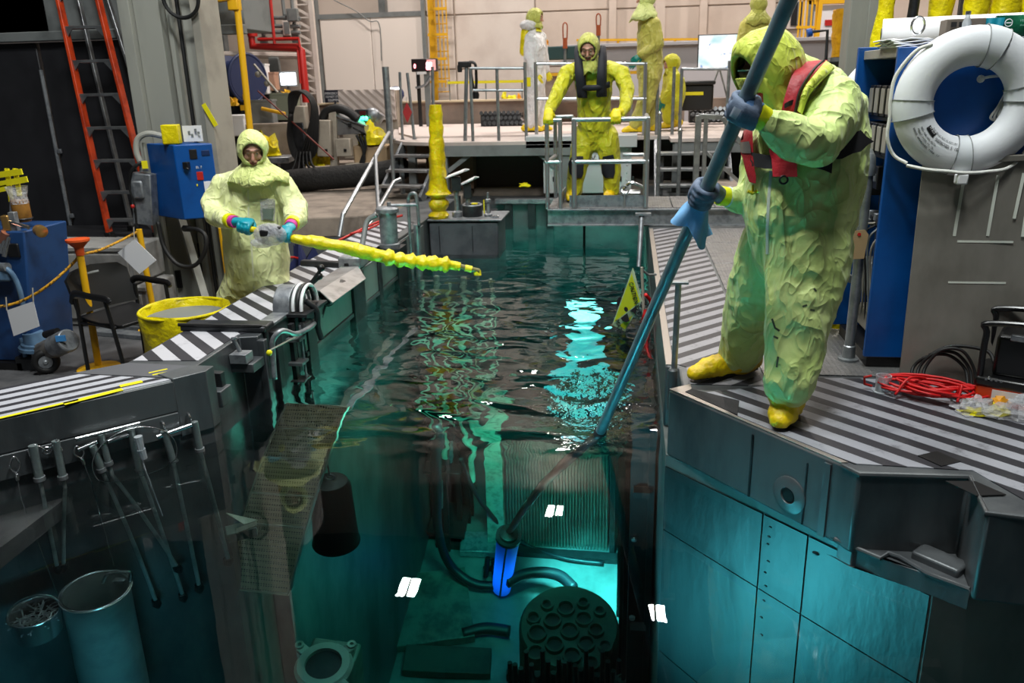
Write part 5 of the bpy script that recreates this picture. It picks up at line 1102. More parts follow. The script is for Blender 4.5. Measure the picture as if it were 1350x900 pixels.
tag(MB().tube(bez([G(560, 338, .1)*0+Y(440, 320, 8.0), Y(475, 303, 8.4), Y(500, 292, 8.6), Y(530, 284, 9.0)], 8), .014, 8).done('red_hose', RED, None, smooth=180, at=Y(440, 320, 8.0)), 'red hose running along the curb to the stair foot', 'hose')
tag(MB().tube(bez([Y(462, 308, 8.1), Y(485, 302, 8.3), Y(510, 290, 8.6)], 8), .012, 8).done('red_hose', RED, None, smooth=180, at=Y(462, 308, 8.1)), 'second shorter red hose just below the first by the curb', 'hose')
# ================================================================ far end: bridge, cage, platform and hall equipment
# bridge beam across the canal with a tread walkway and toe boards
BY = 8.72
br = thing('access_bridge', 'grey steel access bridge with tread deck reaching out from the right side', 'bridge', V(.5, BY+.4, 0))
bx0, bx1, bz = Y(722, 276, BY).x, 1.35, .185
for y in (BY, BY+.82):
    MB().box(((bx0+bx1)/2, y+.02, bz-.09), (bx1-bx0, .012, .16)).box(((bx0+bx1)/2, y+.02, bz-.008), (bx1-bx0, .12, .016)).box(((bx0+bx1)/2, y+.02, .012), (bx1-bx0, .12, .016)).done('channel_beam', GALV, br, bev=.002)
for k in range(5): x0 = bx0+(bx1-bx0)*k/5; MB().box((x0+(bx1-bx0)/10, BY+.44, bz+.004), ((bx1-bx0)/5-.008, .86, .012)).done('tread_panel', TREAD, br, bev=.002)
def yz(px, py, y=BY): return Y(px, py, y)
xl, xr_ = Y(738, 276, BY).x, Y(850, 276, BY).x
MB().box(((xl+.10+xr_)/2, BY+.05, bz+.07), (xr_-xl-.10, .01, .13)).done('toe_board', GALV, br)
MB().box((xl+.0, BY+.42, bz+.07), (.01, .75, .13)).done('toe_board', GALV, br)
CAGE = mat('cage_rail', (172, 176, 180), .3, .8)
cg = thing('guard_cage', 'galvanised railing cage around the worker on the bridge', 'railing', V((xl+xr_)/2, BY+.4, bz))
def post(root, p, h, r=.022, m_=CAGE, nm='post'): return MB().cyl(p, V(p.x, p.y, p.z+h), r, None, 12).done(nm, m_, root)
ztop = Y(806, 157, BY).z; zmid = Y(806, 213, BY).z; dzt, dzm = ztop-bz, zmid-bz
pL, pM, pR = Y(757, 276, BY), Y(739, 276, BY+.0), Y(851, 276, BY)
for p in (pL, pR): p.z = bz+.01; post(cg, p, dzt, .026)
g1 = Y(722, 276, BY); g1.z = bz; g2 = V(pM.x, BY, bz)
post(cg, g1, dzt); post(cg, g2, dzt)
for z in (bz+dzt, bz+dzm):
    MB().cyl((pL.x-.02, BY, z), (pR.x+.02, BY, z), .024, None, 12).done('rail', CAGE, cg)
    MB().cyl((g1.x-.015, BY, z), (g2.x+.015, BY, z), .022, None, 12).done('rail', CAGE, cg)
    MB().cyl((pR.x, BY, z), (pR.x, BY+.78, z), .024, None, 12).done('rail', CAGE, cg)
    MB().cyl((g1.x, BY, z), (g1.x+.02, BY+.78, z), .022, None, 12).done('rail', CAGE, cg)
for x in (g1.x+.02, pL.x-.06, pR.x): post(cg, V(x, BY+.78, bz), dzt, .022)
MB().cyl((g1.x+.02, BY+.78, bz+dzt), (pL.x-.06, BY+.78, bz+dzt), .022, None, 12).done('rail', CAGE, cg)
MB().cyl((pL.x+.5, BY+.78, bz+dzm), (pR.x, BY+.78, bz+dzm), .022, None, 12).done('rail', CAGE, cg)
MB().torus(V(pL.x+.53, BY+.03, bz+.19), .045, .008, (0, 1, 0), 20, 6).done('ring_latch', CAGE, cg)
MB().cyl((pL.x+.53, BY+.03, bz), (pL.x+.53, BY+.03, bz+.15), .01, None, 8).done('latch_pin', CAGE, cg)
# raised platform
PZ, PY = .72, 11.25
pf = thing('raised_platform', 'large pale raised platform on a grey steel frame behind the pool', 'platform', V(-.5, 13.5, 0))
poly = [(-3.75, 13.0), (-3.45, 12.0), (-3.15, 11.5), (-2.6, PY), (-.75, PY), (-.75, 11.9), (.55, 11.9), (.55, 11.35), (3.4, 11.35), (3.4, 15.8), (-4.5, 15.8)]
MB().prism(poly, PZ-.05, PZ).done('deck_plate', PINK, pf, bev=.004)
MB().prism([(-3.7, 13.2), (-3.2, 12.2), (-1.1, 12.2), (-.6, 12.7), (-.9, 15.7), (-4.4, 15.7)], PZ, PZ+.03).done('deck_cover', mat('deck_cover', (206, 192, 186), .7), pf, bev=.004)
for x0, x1, y in ((-2.6, -.78, PY+.03), (.6, 3.4, 11.4)): MB().box(((x0+x1)/2, y, PZ-.12), (x1-x0, .06, .15)).done('edge_beam', GREYP, pf, bev=.004)
for x, y in ((-2.55, PY+.08), (-.86, PY+.08), (.64, 11.45), (3.3, 11.45), (-3.1, 11.7)):
    MB().box((x, y, (PZ-.05)/2), (.11, .11, PZ-.05)).done('leg', GREYP, pf, bev=.004)
for x0, x1 in ((-2.5, -2.15), (-.92, -1.25)): MB().beam((x0, PY+.08, .32), (x1, PY+.08, PZ-.15), .06, .06).done('brace', GREYP, pf)
MB().box((-1.7, 12.4, .3), (1.6, .5, .6)).done('dark_crate', mat('dark_brown', (48, 38, 32), .7), pf)
MB().box((-2.6, 12.2, .26), (.7, .6, .5)).done('brown_crate', mat('crate_brown', (96, 72, 54), .7), pf)
MB().box((1.8, 12.9, .34), (3.0, .1, .66)).done('dark_back', BLACK, pf)
tag(crumple(Y(692, 246, 11.2), .10, .09, .06, 8.8, 12, 7).done('yellow_rag', YTAPE, None, smooth=25, at=Y(692, 246, 11.2)), 'yellow rag on the floor at the platform leg', 'rag')
# white machine housing below the cage
mh2 = thing('machine_housing', 'white riveted machine housing under the platform behind the cage', 'machine', V(-.1, 11.4, 0))
WM = mat('machine_white', (186, 188, 190), .45, .1)
x0, x1 = Y(716, 240, 11.3).x, Y(832, 240, 11.3).x
MB().box(((x0+x1)/2, 11.55, .33), (x1-x0, .4, .66)).done('housing', WM, mh2, bev=.01)
MB().box(((x0+x1)/2-.08, 11.5, .70), (x1-x0+.3, .5, .16)).done('top_plate', WM, mh2, bev=.008)
MB().box(((x0+x1)/2, 11.34, .46), ((x1-x0)*.5, .02, .12)).done('name_plate', WHITE, mh2)
text('lettering', 'W LAB', .11, V(Y(773, 209, 11.32).x, 11.325, .44), basis((1, 0, 0), (0, 0, 1)), BLK, mh2, xs=1.1)
for x in (.12, .30, .88, 1.02): MB().box((x0+(x1-x0)*x, 11.34, .20), (.03, .02, .06)).done('slot', BLACK, mh2)
for k in range(6): MB().lathe([(.014, 0), (.010, .01), (0, .012)], (x1-.06, 11.35, .08+.10*k), (0, -1, 0), 8).done('rivet', WM, mh2)
pmp = thing('small_pump', 'small chrome pump beside the right cage post', 'pump', Y(838, 250, 10.2)); q_ = V(Y(832, 252, 10.2).x, 10.2, .0)
MB().box(q_+V(0, 0, .04), (.4, .3, .08)).cyl(q_+V(-.15, 0, .14), q_+V(.12, 0, .14), .06).done('pump_body', BRIGHT, pmp, bev=.01); MB().tube(bez([q_+V(-.1, 0, .2), q_+V(0, 0, .28), q_+V(.15, 0, .22)], 6), .02, 8).done('pump_pipe', BRIGHT, pmp)
# railings along the platform
def railing(label, posts, rails, y, r=.022, name='platform_railing', m_=PIPE):
    t = thing(name, label, 'railing', V(Y(posts[0][0], posts[0][2], y).x, y, PZ))
    for px0, py0, px1 in [(p[0], p[1], p[2] if len(p) > 2 else p[0]) for p in posts]:
        P = Y(px0, py0, y); B = V(P.x+(.0), y, PZ); MB().cyl(B, P, r, None, 10).done('post', m_, t)
    for a, b_ in rails: MB().cyl(Y(*a, y), Y(*b_, y), r*.9, None, 10).done('rail', m_, t)
    return t
railing('platform railing of two rails left of the white suited worker', [(620, 90, 180), (655, 90, 180), (692, 82, 180)], [((620, 90), (690, 90)), ((624, 119), (690, 119))], 11.4)
railing('platform railing of two rails behind the caged worker', [(706, 82, 180), (851, 82, 180)], [((706, 84), (853, 84)), ((708, 130), (852, 130))], 12.0, .026, m_=CAGE)
railing('platform railing beneath the bright screen', [(868, 78, 150), (889, 88, 160), (899, 90, 150), (962, 80, 160)], [((899, 91), (960, 91))], 12.2, .024)
lp_ = thing('lone_post', 'single leaning platform post carrying a black clamp and strap', 'post', Y(604, 180, 11.5))
P = Y(615, 88, 11.5); MB().cyl(V(P.x-.06, 11.5, PZ), P, .026, None, 10).done('post_tube', PIPE, lp_)
MB().box(P+V(-.02, -.02, .03), (.18, .06, .08)).box(P+V(-.09, -.02, -.02), (.06, .06, .10)).done('clamp', BLACK, lp_, bev=.015)
MB().tube(bez([P+V(.04, 0, .06), P+V(.12, 0, .03), P+V(.13, 0, -.15), P+V(.12, 0, -.34)], 6), .02, 8).tube(bez([P+V(.06, 0, .0), P+V(.07, 0, -.15), P+V(.10, 0, -.34)], 6), .016, 8).done('strap', BLACK, lp_)
MB().lathe([(.04, 0), (.05, .05), (.03, .12)], P+V(.115, 0, -.42), (0, 0, 1), 12).done('strap_weight', BLACK, lp_)
for i, (a, b_, w_, lb) in enumerate((((508, 88), (514, 172), .05, 'tall grey double post at the platform left end'), ((527, 95), (530, 172), .02, 'slim grey post left of the red diamond placard'), ((537, 96), (546, 178), .022, 'slanting slim post right of the red diamond placard'), ((570, 88), (571, 160), .022, 'slim post under the red display sign'))):
    A, B = Y(*a, 12.0), Y(*b_, 12.0); B.z = PZ; t = thing('slim_post', lb, 'post', B); MB().cyl(B, A, w_, None, 10).done('post_tube', PIPE, t); MB().lathe([(w_*1.6, 0), (w_*1.6, .012)], B, (0, 0, 1), 10).done('foot', PIPE, t)
dp = thing('diamond_placard', 'red diamond placard hung beside the slanting post', 'placard', Y(537, 160, 11.9))
MB().ext([Y(536, 135, 11.9), Y(543, 148, 11.9), Y(537, 162, 11.9), Y(531, 148, 11.9)], (0, .01, 0)).done('placard', mat('placard_red', (160, 40, 44), .5), dp); MB().cyl(Y(536, 135, 11.9), Y(536, 128, 11.95), .006, None, 6).done('tie', OFFW, dp)
# left stair up to the platform, with handrails
def stair(label, base, w_, n, dy, dz, ax, name='steel_stair'):
    t = thing(name, label, 'stair', base); ax = V(ax).normalized(); sd = V(ax.y, -ax.x, 0)
    for i in range(n): MB().box(base+ax*(dy*(i+.5))+V(0, 0, dz*(i+1)), (w_, .24, .035), M=basis(sd, ax)).done('tread', ALU, t, bev=.004)
    for s in (-1, 1): MB().beam(base+sd*s*w_/2, base+sd*s*w_/2+ax*dy*(n+.6)+V(0, 0, dz*(n+.6)), .04, .15).done('stringer', GALV, t, bev=.004)
    for s in (-1, 1): MB().beam(base+sd*s*w_*.42+ax*dy*n*.9, base+sd*s*w_*.42+ax*dy*n*.9+V(0, 0, dz*(n-.3)), .05, .05).done('support', GALV, t)
    return t
s1 = stair('grey steel stair up to the platform behind the tall yellow wrapped pole', V(Y(533, 250, 11.0).x, 10.75, .0), .62, 3, .24, .18, (.18, 1, 0))
hr = thing('stair_handrail', 'bent tube handrails leading down from the stair to the curb', 'railing', V(Y(447, 312, 8.1).x, 8.1, 0))
for k, pts in enumerate((((513, 175, 10.7), (511, 178, 10.6), (452, 283, 8.6), (447, 312, 8.5)), ((528, 236, 10.0), (519, 240, 9.9), (485, 300, 8.6), (484, 322, 8.5)))):
    MB().tube([Y(*p) for p in pts], .026, 10).done('handrail', CAGE, hr)
MB().cyl(Y(515, 178, 10.65), Y(519, 240, 10.65), .024, None, 10).done('post', CAGE, hr); MB().cyl(Y(495, 205, 9.9), Y(499, 285, 9.0), .022, None, 10).done('post', CAGE, hr)
s2 = stair('steel stair with two treads up to the platform right of the cage', V(Y(912, 250, 11.0).x, 10.6, .0), .95, 3, .24, .18, (-.0, 1, 0))
h2 = thing('stair_gate', 'square tube stair gate right of the cage beside the grey pole', 'railing', V(Y(922, 262, 10.2).x, 10.2, 0))
for a, b_, w_ in (((921, 152), (916, 262), .07), ((921, 153), (952, 155), .06), ((952, 155), (985, 200), .05), ((930, 200), (975, 240), .04), ((931, 155), (926, 262), .05)): MB().beam(Y(*a, 10.2), Y(*b_, 10.2), w_, w_, (0, 1, 0)).done('tube', ALU, h2, bev=.006)
for i, (px, pyt, lb) in enumerate(((870, 150, 'grey pole post just right of the cage'), (897, 172, 'second thin grey post by the right stair'))):
    P = Y(px, pyt, 10.3); t = thing('walkway_post', lb, 'post', V(P.x, 10.3, 0)); MB().cyl((P.x, 10.3, 0), P, .024, None, 10).done('post_tube', PIPE, t); MB().ball(P, .03, 10).done('cap', BRIGHT, t)
wr2 = thing('concrete_step', 'pale concrete block beyond the bridge at the right', 'block', V(1.9, 10.4, 0)); MB().box((1.55, 10.4, .11), (1.1, 1.3, .22)).done('block_body', CONC, wr2, bev=.02)
MB().beam((1.05, 9.72, .21), (2.0, 9.72, .21), .02, .02).done('edge_trim', GALV, wr2)
# tall yellow wrapped pole and steel box tank at the pool's left edge
tk = thing('steel_tank', 'dark grey steel box tank at the left water edge carrying fittings', 'tank', V(-1.95, 9.5, WZ))
X0, X1 = -2.29, Y(656, 290, 9.2).x; TZ = Y(600, 290, 9.2).z
TM = mat('tank_grey', (96, 98, 104), .5, .3, (3, (74, 76, 82), .4, .7))
MB().box(((X0+X1)/2, 9.5, (TZ-.55)/2-.06), (X1-X0, .60, TZ+.62)).done('tank_body', TM, tk, bev=.02)
MB().box(((X0+X1)/2+.02, 9.5, TZ), (X1-X0+.06, .66, .02)).done('tank_lid', GALV, tk, bev=.004)
for x in (X0+.12, X1-.3): MB().box((x, 9.195, (TZ-.45)/2), (.006, .01, .30)).done('weld_seam', DSTEEL, tk)
yw = thing('wrapped_pole', 'tall pole wrapped in yellow plastic standing on the steel tank', 'pole', Y(579, 288, 9.25))
B = Y(579, 289, 9.3); T = Y(574, 138, 9.3); n = 26; pts = [B+(T-B)*(k/n) for k in range(n+1)]
def wrad(k):
    if k < 6: return .105+.025*math.sin(k*2.2)
    if k == 6: return .15
    return .105-.035*(k-7)/19+.006*math.sin(k*1.9)
mb = MB(); rr = []
for k, p in enumerate(pts):
    r = wrad(k); rr.append([mb.bm.verts.new(p+V(r*(1+.10*noise.noise(V(math.cos(a)*1.5, k*.35, math.sin(a)*1.5)))*math.cos(a), r*(1+.12*math.sin(3*a+k*.5))*math.sin(a), 0)) for a in [2*math.pi*i/24 for i in range(24)]])
for a, b_ in zip(rr, rr[1:]): mb.link(a, b_)
mb.bm.faces.new(rr[-1]); mb.bm.faces.new(rr[0][::-1])
mb.done('yellow_wrap', mat('amber_film', (222, 196, 8), .28, 0, (5, (176, 150, 4), .4, .65, (1, 1, .3)), (16, .02)), yw, smooth=60)
MB().torus(pts[6], .115, .022, (T-B).normalized(), 24, 8).done('tape_band', YTAPE, yw)
def tankfit(name, label, cat, px, py): return thing(name, label, cat, Y(px, py, 9.4))
for i, (px, py, w_, h_, lb) in enumerate(((600, 232, .20, .10, 'larger white-topped lamp reflector on the steel tank'), (615, 242, .16, .10, 'smaller white-topped reflector behind the first on the tank'))):
    t = tankfit('lamp_reflector', lb, 'lamp', px, 288); P = Y(px, py, 9.35+.1*i)
    MB().sheet([[P+V(-w_/2, -.08, -.01), P+V(w_/2, -.08, .06)], [P+V(-w_/2+.02, .0, .01), P+V(w_/2+.02, .0, .085)], [P+V(-w_/2+.06, .10, .0), P+V(w_/2+.05, .10, .07)]], .012).done('white_hood', WHITE, t, smooth=0)
    MB().box(P+V(.0, .02, -.09), (w_*.55, .10, .16), .3).done('housing', DSTEEL, t, bev=.005); MB().cyl(P+V(0, .02, -.1), V(P.x, P.y+.02, TZ), .028, None, 10).done('stem', PIPE, t)
    MB().lathe([(.06, 0), (.06, .06), (.03, .08)], V(P.x, P.y+.02, TZ+.008), (0, 0, 1), 16).done('base', GALV, t)
t = tankfit('ring_flange', 'dark round flange pot with a yellow mark on the tank lid', 'flange', 622, 285)
P = V(Y(622, 285, 9.4).x, 9.45, TZ+.008); MB().lathe([(.12, 0), (.12, .13), (.10, .13), (.10, .02), (0, .02)], P, (0, 0, 1), 28, False).done('pot', DSTEEL, t); MB().torus(P+V(0, 0, .13), .11, .012, (0, 0, 1), 28, 8).done('rim', GALV, t); MB().box(P+V(.03, 0, .145), (.07, .04, .015)).done('yellow_mark', YTAPE, t)
t = tankfit('tank_valve', 'small bright valve stem with a yellow stripe at the tank right end', 'valve', 645, 285)
P = V(Y(644, 285, 9.4).x, 9.4, TZ+.008); MB().lathe([(.05, 0), (.05, .03), (.025, .04), (.02, .16), (.035, .17), (.035, .20), (.015, .21), (.015, .28), (0, .28)], P, (0, 0, 1), 16).done('stem', GALV, t); MB().box(P+V(-.045, -.02, .12), (.012, .012, .16)).done('yellow_stripe', YTAPE, t)
for k in range(3): MB().lathe([(.02, 0), (.02, .02), (.008, .03)], P+V(.06+.03*k, -.1, 0), (0, 0, 1), 10).done('bolt', BRIGHT, t)
wcl = tag(MB().tube(bez([V(-1.87, 9.7, TZ+.018), V(-1.80, 9.7, TZ+.10), V(-1.70, 9.72, TZ+.09), V(-1.64, 9.7, TZ+.018)], 6), .008, 6).done('thin_hose', RUBBER, None, at=Y(612, 268, 9.7)), 'thin dark hose looped on the tank behind the flange pot', 'hose')
# far pool end fittings
ff = thing('far_gate', 'dark steel gate frame at the far end of the canal', 'gate', V(-1.3, 11.05, WZ))
for x in (-1.62, -1.30, -1.05): MB().box((x, 11.08, -.3), (.10, .10, .5)).done('upright', DSTEEL, ff, bev=.004)
MB().box((-1.3, 11.08, -.06), (1.0, .14, .06)).done('head_bar', GALV, ff, bev=.004)
MB().box((-1.9, 10.4, -.25), (.4, .5, .3)).done('chock', DSTEEL, ff, bev=.01)
# ---------------------------------------------------------------- hall equipment at the left
du = thing('black_duct', 'thick black flexible duct lying on the concrete floor', 'duct', Y(440, 240, 12.0)); MB().tube(bez([Y(330, 246, 11.6), Y(390, 238, 11.7), Y(440, 234, 11.8), Y(500, 228, 12.0), Y(530, 222, 12.6)], 10), .17, 14).done('duct_tube', mat('duct_rubber', (20, 19, 19), .8, 0, None, (26, .02, (1, .2, 1))), du, smooth=180)
pn_ = thing('control_stand', 'beige control stand with two boxes and a tilted console', 'stand', V(Y(443, 222, 12.6).x, 12.6, 0))
TAN = mat('tan_enamel', (168, 158, 144), .5, 0, (4, (146, 136, 124), .4, .7))
S = lambda px, py, y=12.6: Y(px, py, y)
MB().box(((S(443, 0).x), 12.6, .06), (.30, .4, .12)).done('foot', TAN, pn_, bev=.02); MB().beam(V(S(441, 222).x, 12.6, .1), S(439, 140), .12, .10, (0, 1, 0)).done('column', TAN, pn_, bev=.01)
MB().ext([S(430, 140), S(447, 140), S(446, 150), S(436, 152)], (0, .2, 0)).done('head', TAN, pn_, bev=.01)
for a, b_, w_ in (((427, 158), (430, 206), .24), ((453, 182), (455, 206), .24)): MB().beam(S(*a, 12.5), S(*b_, 12.5), w_, .16, (0, 1, 0)).done('box', TAN, pn_, bev=.015); MB().box(S(b_[0], b_[1]-8, 12.41), (.04, .02, .04)).done('latch', BLACK, pn_)
MB().ext([S(443, 156), S(480, 166), S(482, 178), S(482, 176), S(444, 178)], (0, .3, 0)).done('console', ALU, pn_, bev=.01)
MB().ext([S(443, 153, 12.55), S(447, 151, 12.9), S(481, 162, 12.9), S(482, 167, 12.55)], (0, 0, .02)).done('console_top', GALV, pn_)
MB().box(S(461, 165, 12.57), (.05, .02, .05)).done('knob', BLACK, pn_)
MB().tube(bez([S(423, 165), S(430, 148), S(445, 143), S(460, 148), S(472, 158)], 8), .07, 10).done('hose', RUBBER, pn_, smooth=180)
for k in range(3): MB().tube(bez([S(470+5*k, 178), S(478+2*k, 195), S(480-2*k, 212), S(474, 220)], 6), .022, 8).done('cable', RUBBER, pn_, smooth=180)
cr = thing('cable_reel', 'tall stand hung with thick black cable loops', 'reel', V(S(400, 225, 12.3).x, 12.3, 0))
MB().cyl(V(S(397, 225, 12.4).x, 12.4, 0), S(395, 140, 12.4), .06, None, 12).done('post', DSTEEL, cr); MB().box(S(396, 155, 12.4), (.22, .16, .35)).done('motor_box', TAN, cr, bev=.02); MB().box(S(397, 185, 12.4), (.2, .18, .55)).done('gear_box', DSTEEL, cr, bev=.02)
for k in range(7):
    ox = 2.2*k-6; c_ = [(384+ox*.4, 150), (388+ox, 126-abs(ox)*.3), (402+ox*.6, 120+abs(ox)*.3), (414+ox*.5, 140), (412+ox, 175), (404+ox*1.5, 215-3*abs(ox)*.5), (392+ox, 205), (383+ox*.6, 180)]
    MB().tube(bez([S(a, b_, 12.25+.015*k) for a, b_ in c_+c_[:1]], 6), .017, 8).done('cable_loop', RUBBER, cr, smooth=180)
for k in range(5): MB().tube(bez([S(392+4*k, 200, 12.2), S(388+6*k, 218, 12.1), S(380+12*k, 230-2*(k % 2), 12.0)], 6), .02, 8).done('cable_tail', RUBBER, cr, smooth=180)
for i, (px, py, sx, sy, sz, y, lb) in enumerate(((489, 176, .30, .2, .34, 12.8, 'bright yellow plastic bag on crates beside the green light'), (414, 196, .26, .2, .52, 12.75, 'yellow plastic sheeting behind the black cable loops'), (350, 190, .30, .2, .36, 12.7, 'dull yellow bag low behind the left worker shoulder'), (306, 133, .14, .1, .16, 13.0, 'orange yellow bundle hung beside the yellow post'), (378, 122, .14, .1, .12, 14.6, 'yellow cloth lying atop the sage cabinet under the red pipe'))):
    P = Y(px, py, y); tag(crumple(P-V(0, 0, sz*.5), sx, sy, sz, 2.2+i*1.7, 18, 11).done('yellow_bag', [YEL, YEL, YEL, YPAINT, YPAINT][i], None, smooth=30, at=P), lb, 'bag')
for i, (px, py, sx, sy, sz, y, lb, m_) in enumerate(((493, 205, .55, .4, .34, 12.9, 'tan cardboard box under the bright yellow bag', mat('tan_card', (176, 150, 118), .8)), (480, 225, .5, .35, .26, 12.7, 'pale round-edged crate below the tan box', mat('pale_crate', (198, 186, 170), .7)), (360, 210, .6, .5, .10, 12.7, 'grey flat skid behind the left worker', GALV), (312, 165, .3, .3, .34, 13.2, 'white jug crate beside the yellow hoist post', WHITE), (388, 185, 1.5, .3, .6, 13.6, 'brown grey equipment crate behind the cables', CONC))):
    P = Y(px, py, y); t = thing('storage_crate', lb, 'crate', P-V(0, 0, sz/2)); MB().box(P, (sx, sy, sz), .1*i).done('crate_body', m_, t, bev=.02); MB().box(P+V(0, 0, sz/2-.03), (sx*1.02, sy*1.02, .05), .1*i).done('crate_lid', m_, t, bev=.008)
gl_ = thing('green_light', 'small device with a bright green light by the console', 'light', Y(478, 156, 12.9)); m, t, b = _nt('green_led'); b.inputs['Emission Color'].default_value = (.0, 1, .42, 1); b.inputs['Emission Strength'].default_value = 6
MB().box(Y(478, 151, 12.95), (.22, .1, .16)).done('case', DSTEEL, gl_, bev=.01)
for k in range(3): MB().ball(Y(474.5+4*k, 156, 12.88), (.035, .02, .035), 10).done('led', m, gl_)
MB().box(Y(478, 149, 12.88), (.10, .02, .06)).done('red_window', mat('dark_red', (80, 14, 14), .4), gl_)
dm = thing('lighting_head', 'grey motor head and hose beside the yellow bag under the platform post', 'machine', Y(494, 158, 13.0)); MB().ball(Y(491, 152, 13.0), (.14, .1, .12), 14).cyl(Y(497, 160, 13.0), Y(503, 150, 13.0), .07).done('motor', GALV, dm); MB().cyl(Y(492, 158, 13), Y(488, 172, 13), .06, .04).done('neck', GALV, dm)
# textured pallet-like block, sign, white door, parapet wall
tag(MB().box((-2.5, 15.95, .62), (7.0, .25, 1.06)).done('wall_parapet', mat('parapet', (140, 124, 112), .7, 0, (1.5, (112, 100, 92), .4, .7)), bev=.01), kind='structure')
tag(MB().box((3.2, 15.95, .62), (4.2, .25, 1.0)).done('wall_parapet_right', bpy.data.materials['parapet'], bev=.01), kind='structure')
MB().box((-2.5, 15.9, 1.165), (7.0, .4, .03)).done('cap', mat('parapet_cap', (208, 190, 160), .6), bpy.data.objects['wall_parapet'])
qb = thing('quilted_panel', 'beige quilted panel box behind the platform left end', 'panel', Y(485, 150, 14.8)); c_ = Y(485, 138, 14.8)
mb = MB(); rows = [[c_+V(-.52+.08*i, -.02*((i+j) % 2), .26-.075*j) for i in range(14)] for j in range(8)]; mb.sheet(rows, .05).done('quilted_face', PINK, qb, smooth=0); MB().box(c_+V(.0, -.03, .23), (.14, .03, .06)).done('handle', GREYP, qb)
MB().box(c_+V(0, .18, -.35), (1.05, .3, 1.2)).done('box_body', TAN, qb)
sgn = thing('black_notice', 'black notice sign lettered in white on the low wall', 'sign', Y(443, 133, 15.6)); a_, b_ = Y(427, 121, 15.6), Y(453, 133, 15.6)
MB().box(((a_.x+b_.x)/2, 15.62, (a_.z+b_.z)/2), (b_.x-a_.x, .02, a_.z-b_.z+.06)).done('board', mat('notice_navy', (22, 24, 44), .5), sgn); MB().box(((a_.x+b_.x)/2, 15.66, b_.z-.1), (.04, .03, .3)).done('bracket', GREYP, sgn)
for k, s in enumerate(('EMERGENCY EXIT', 'DO NOT STORE', 'EQUIPMENT')): text('lettering', s, .062, V((a_.x+b_.x)/2, 15.605, a_.z-.052-.062*k), basis((1, 0, 0), (0, 0, 1)), PAPER, sgn, 'CENTER', .001, .72)
wd = thing('white_sliding_door', 'large white sliding door panel on the back wall at the left', 'door', Y(490, 130, 18.8)); wd.name = 'door_2'; wd['kind'] = 'structure'
for a in ('category', 'label'): del wd[a]
a_, b_ = Y(421, 25, 18.8), Y(562, 145, 18.8)
for k in range(2): w_ = (b_.x-a_.x)/2; MB().box((a_.x+w_*(k+.5), 18.85, (a_.z+.0)/2), (w_-.015, .08, a_.z)).done('leaf', mat('door_white', (226, 216, 208), .6) if k == 0 else bpy.data.materials['door_white'], wd, bev=.01)
MB().box(((a_.x+b_.x)/2, 18.86, a_.z+.04), (b_.x-a_.x+.2, .14, .10)).done('head_track', GREYP, wd)
MB().box((a_.x-.09, 18.8, 3), (.12, .2, 6)).done('jamb', GREYP, wd); MB().box((b_.x+.06, 18.8, 5), (.08, .2, 10)).done('jamb', GREYP, wd)
MB().tube(bez([Y(440, 0, 18.7), Y(470, 15, 18.7), Y(487, 28, 18.7), Y(500, 32, 18.7), Y(503, 80, 18.7)], 6), .012, 6).done('loose_wire', GREYP, wd)
# lattice mast, red fire pipes, grey conduits, yellow cages
ms = thing('lattice_mast', 'pale steel lattice mast standing left of the white door', 'mast', V(Y(403, 120, 18.0).x, 18.0, 0))
xa_, xb_ = Y(394, 60, 18).x, Y(415, 60, 18).x; xm = (xa_+xb_)/2+.04
for x in (xa_, xb_): MB().box((x, 18, 2.6), (.09, .10, 5.2)).done('upright', WHITEW, ms)
for k in range(15): z = 1.35+.26*k; MB().beam((xa_, 18, z+.2), (xb_, 18, z), .05, .04, (0, 1, 0)).done('lacing', WHITEW, ms); MB().beam((xa_, 18, z), (xb_, 18, z), .03, .04, (0, 1, 0)).done('lacing', WHITEW, ms)
fp_ = thing('fire_pipe', 'red fire main pipe stepping down the left back wall', 'pipe', Y(330, 60, 17.5))
MB().tube([Y(324, -10, 17.5), Y(333, 61, 17.5), Y(392, 63, 17.5), Y(397, 66, 17.5), Y(404, 135, 17.5)], .085, 12).done('main_run', RED, fp_)
MB().tube([Y(340, 52, 17.4), Y(394, 51, 17.4), Y(395, 62, 17.4)], .035, 8).done('branch_run', RED, fp_); MB().tube([Y(356, -5, 17.4), Y(362, 58, 17.4)], .035, 8).done('branch_run', RED, fp_)
MB().tube([Y(392, 66, 17.3), Y(396, 110, 17.3)], .02, 8).done('branch_run', RED, fp_)
for k in range(3): MB().lathe([(.105, 0), (.105, .12)], Y(327+3*k, 12+18*k, 17.5), (0, 0, 1), 12).done('coupling', RED, fp_)
for i, (y_, lb) in enumerate(((22, 'upper grey pipe run on the left back wall'), (33, 'second grey pipe run on the left back wall'), (41, 'third, lowest grey pipe run on the left back wall'), (72, 'pale beam across the bay under the red pipe'))):
    A, B = Y(296, y_, 17.8), Y(396, y_+2, 17.8); t = thing('wall_pipe', lb, 'pipe', (A+B)/2); MB().cyl(A, B, .04 if i < 3 else .07, None, 8).done('run', GREYP if i < 3 else WHITEW, t)
    for k in range(3): MB().box(A+(B-A)*(.2+.3*k)+V(0, .05, 0), (.05, .1, .14)).done('clip', GREYP, t)
for i, (px, y0, y1) in enumerate(((342, -5, 55), (352, -5, 30), (372, -5, 45), (384, -5, 50))):
    A, B = Y(px, y0, 17.9), Y(px+6, y1, 17.9); t = thing('wall_conduit', ['leftmost grey vertical conduit on the bay wall', 'second grey conduit from the left on the bay wall', 'third grey conduit from the left on the bay wall', 'rightmost grey vertical conduit beside the mast'][i], 'conduit', B); MB().cyl(A, B, .04, None, 8).done('run', GREYP, t); MB().box(B, (.16, .08, .2)).done('box', GREYP, t, bev=.01)
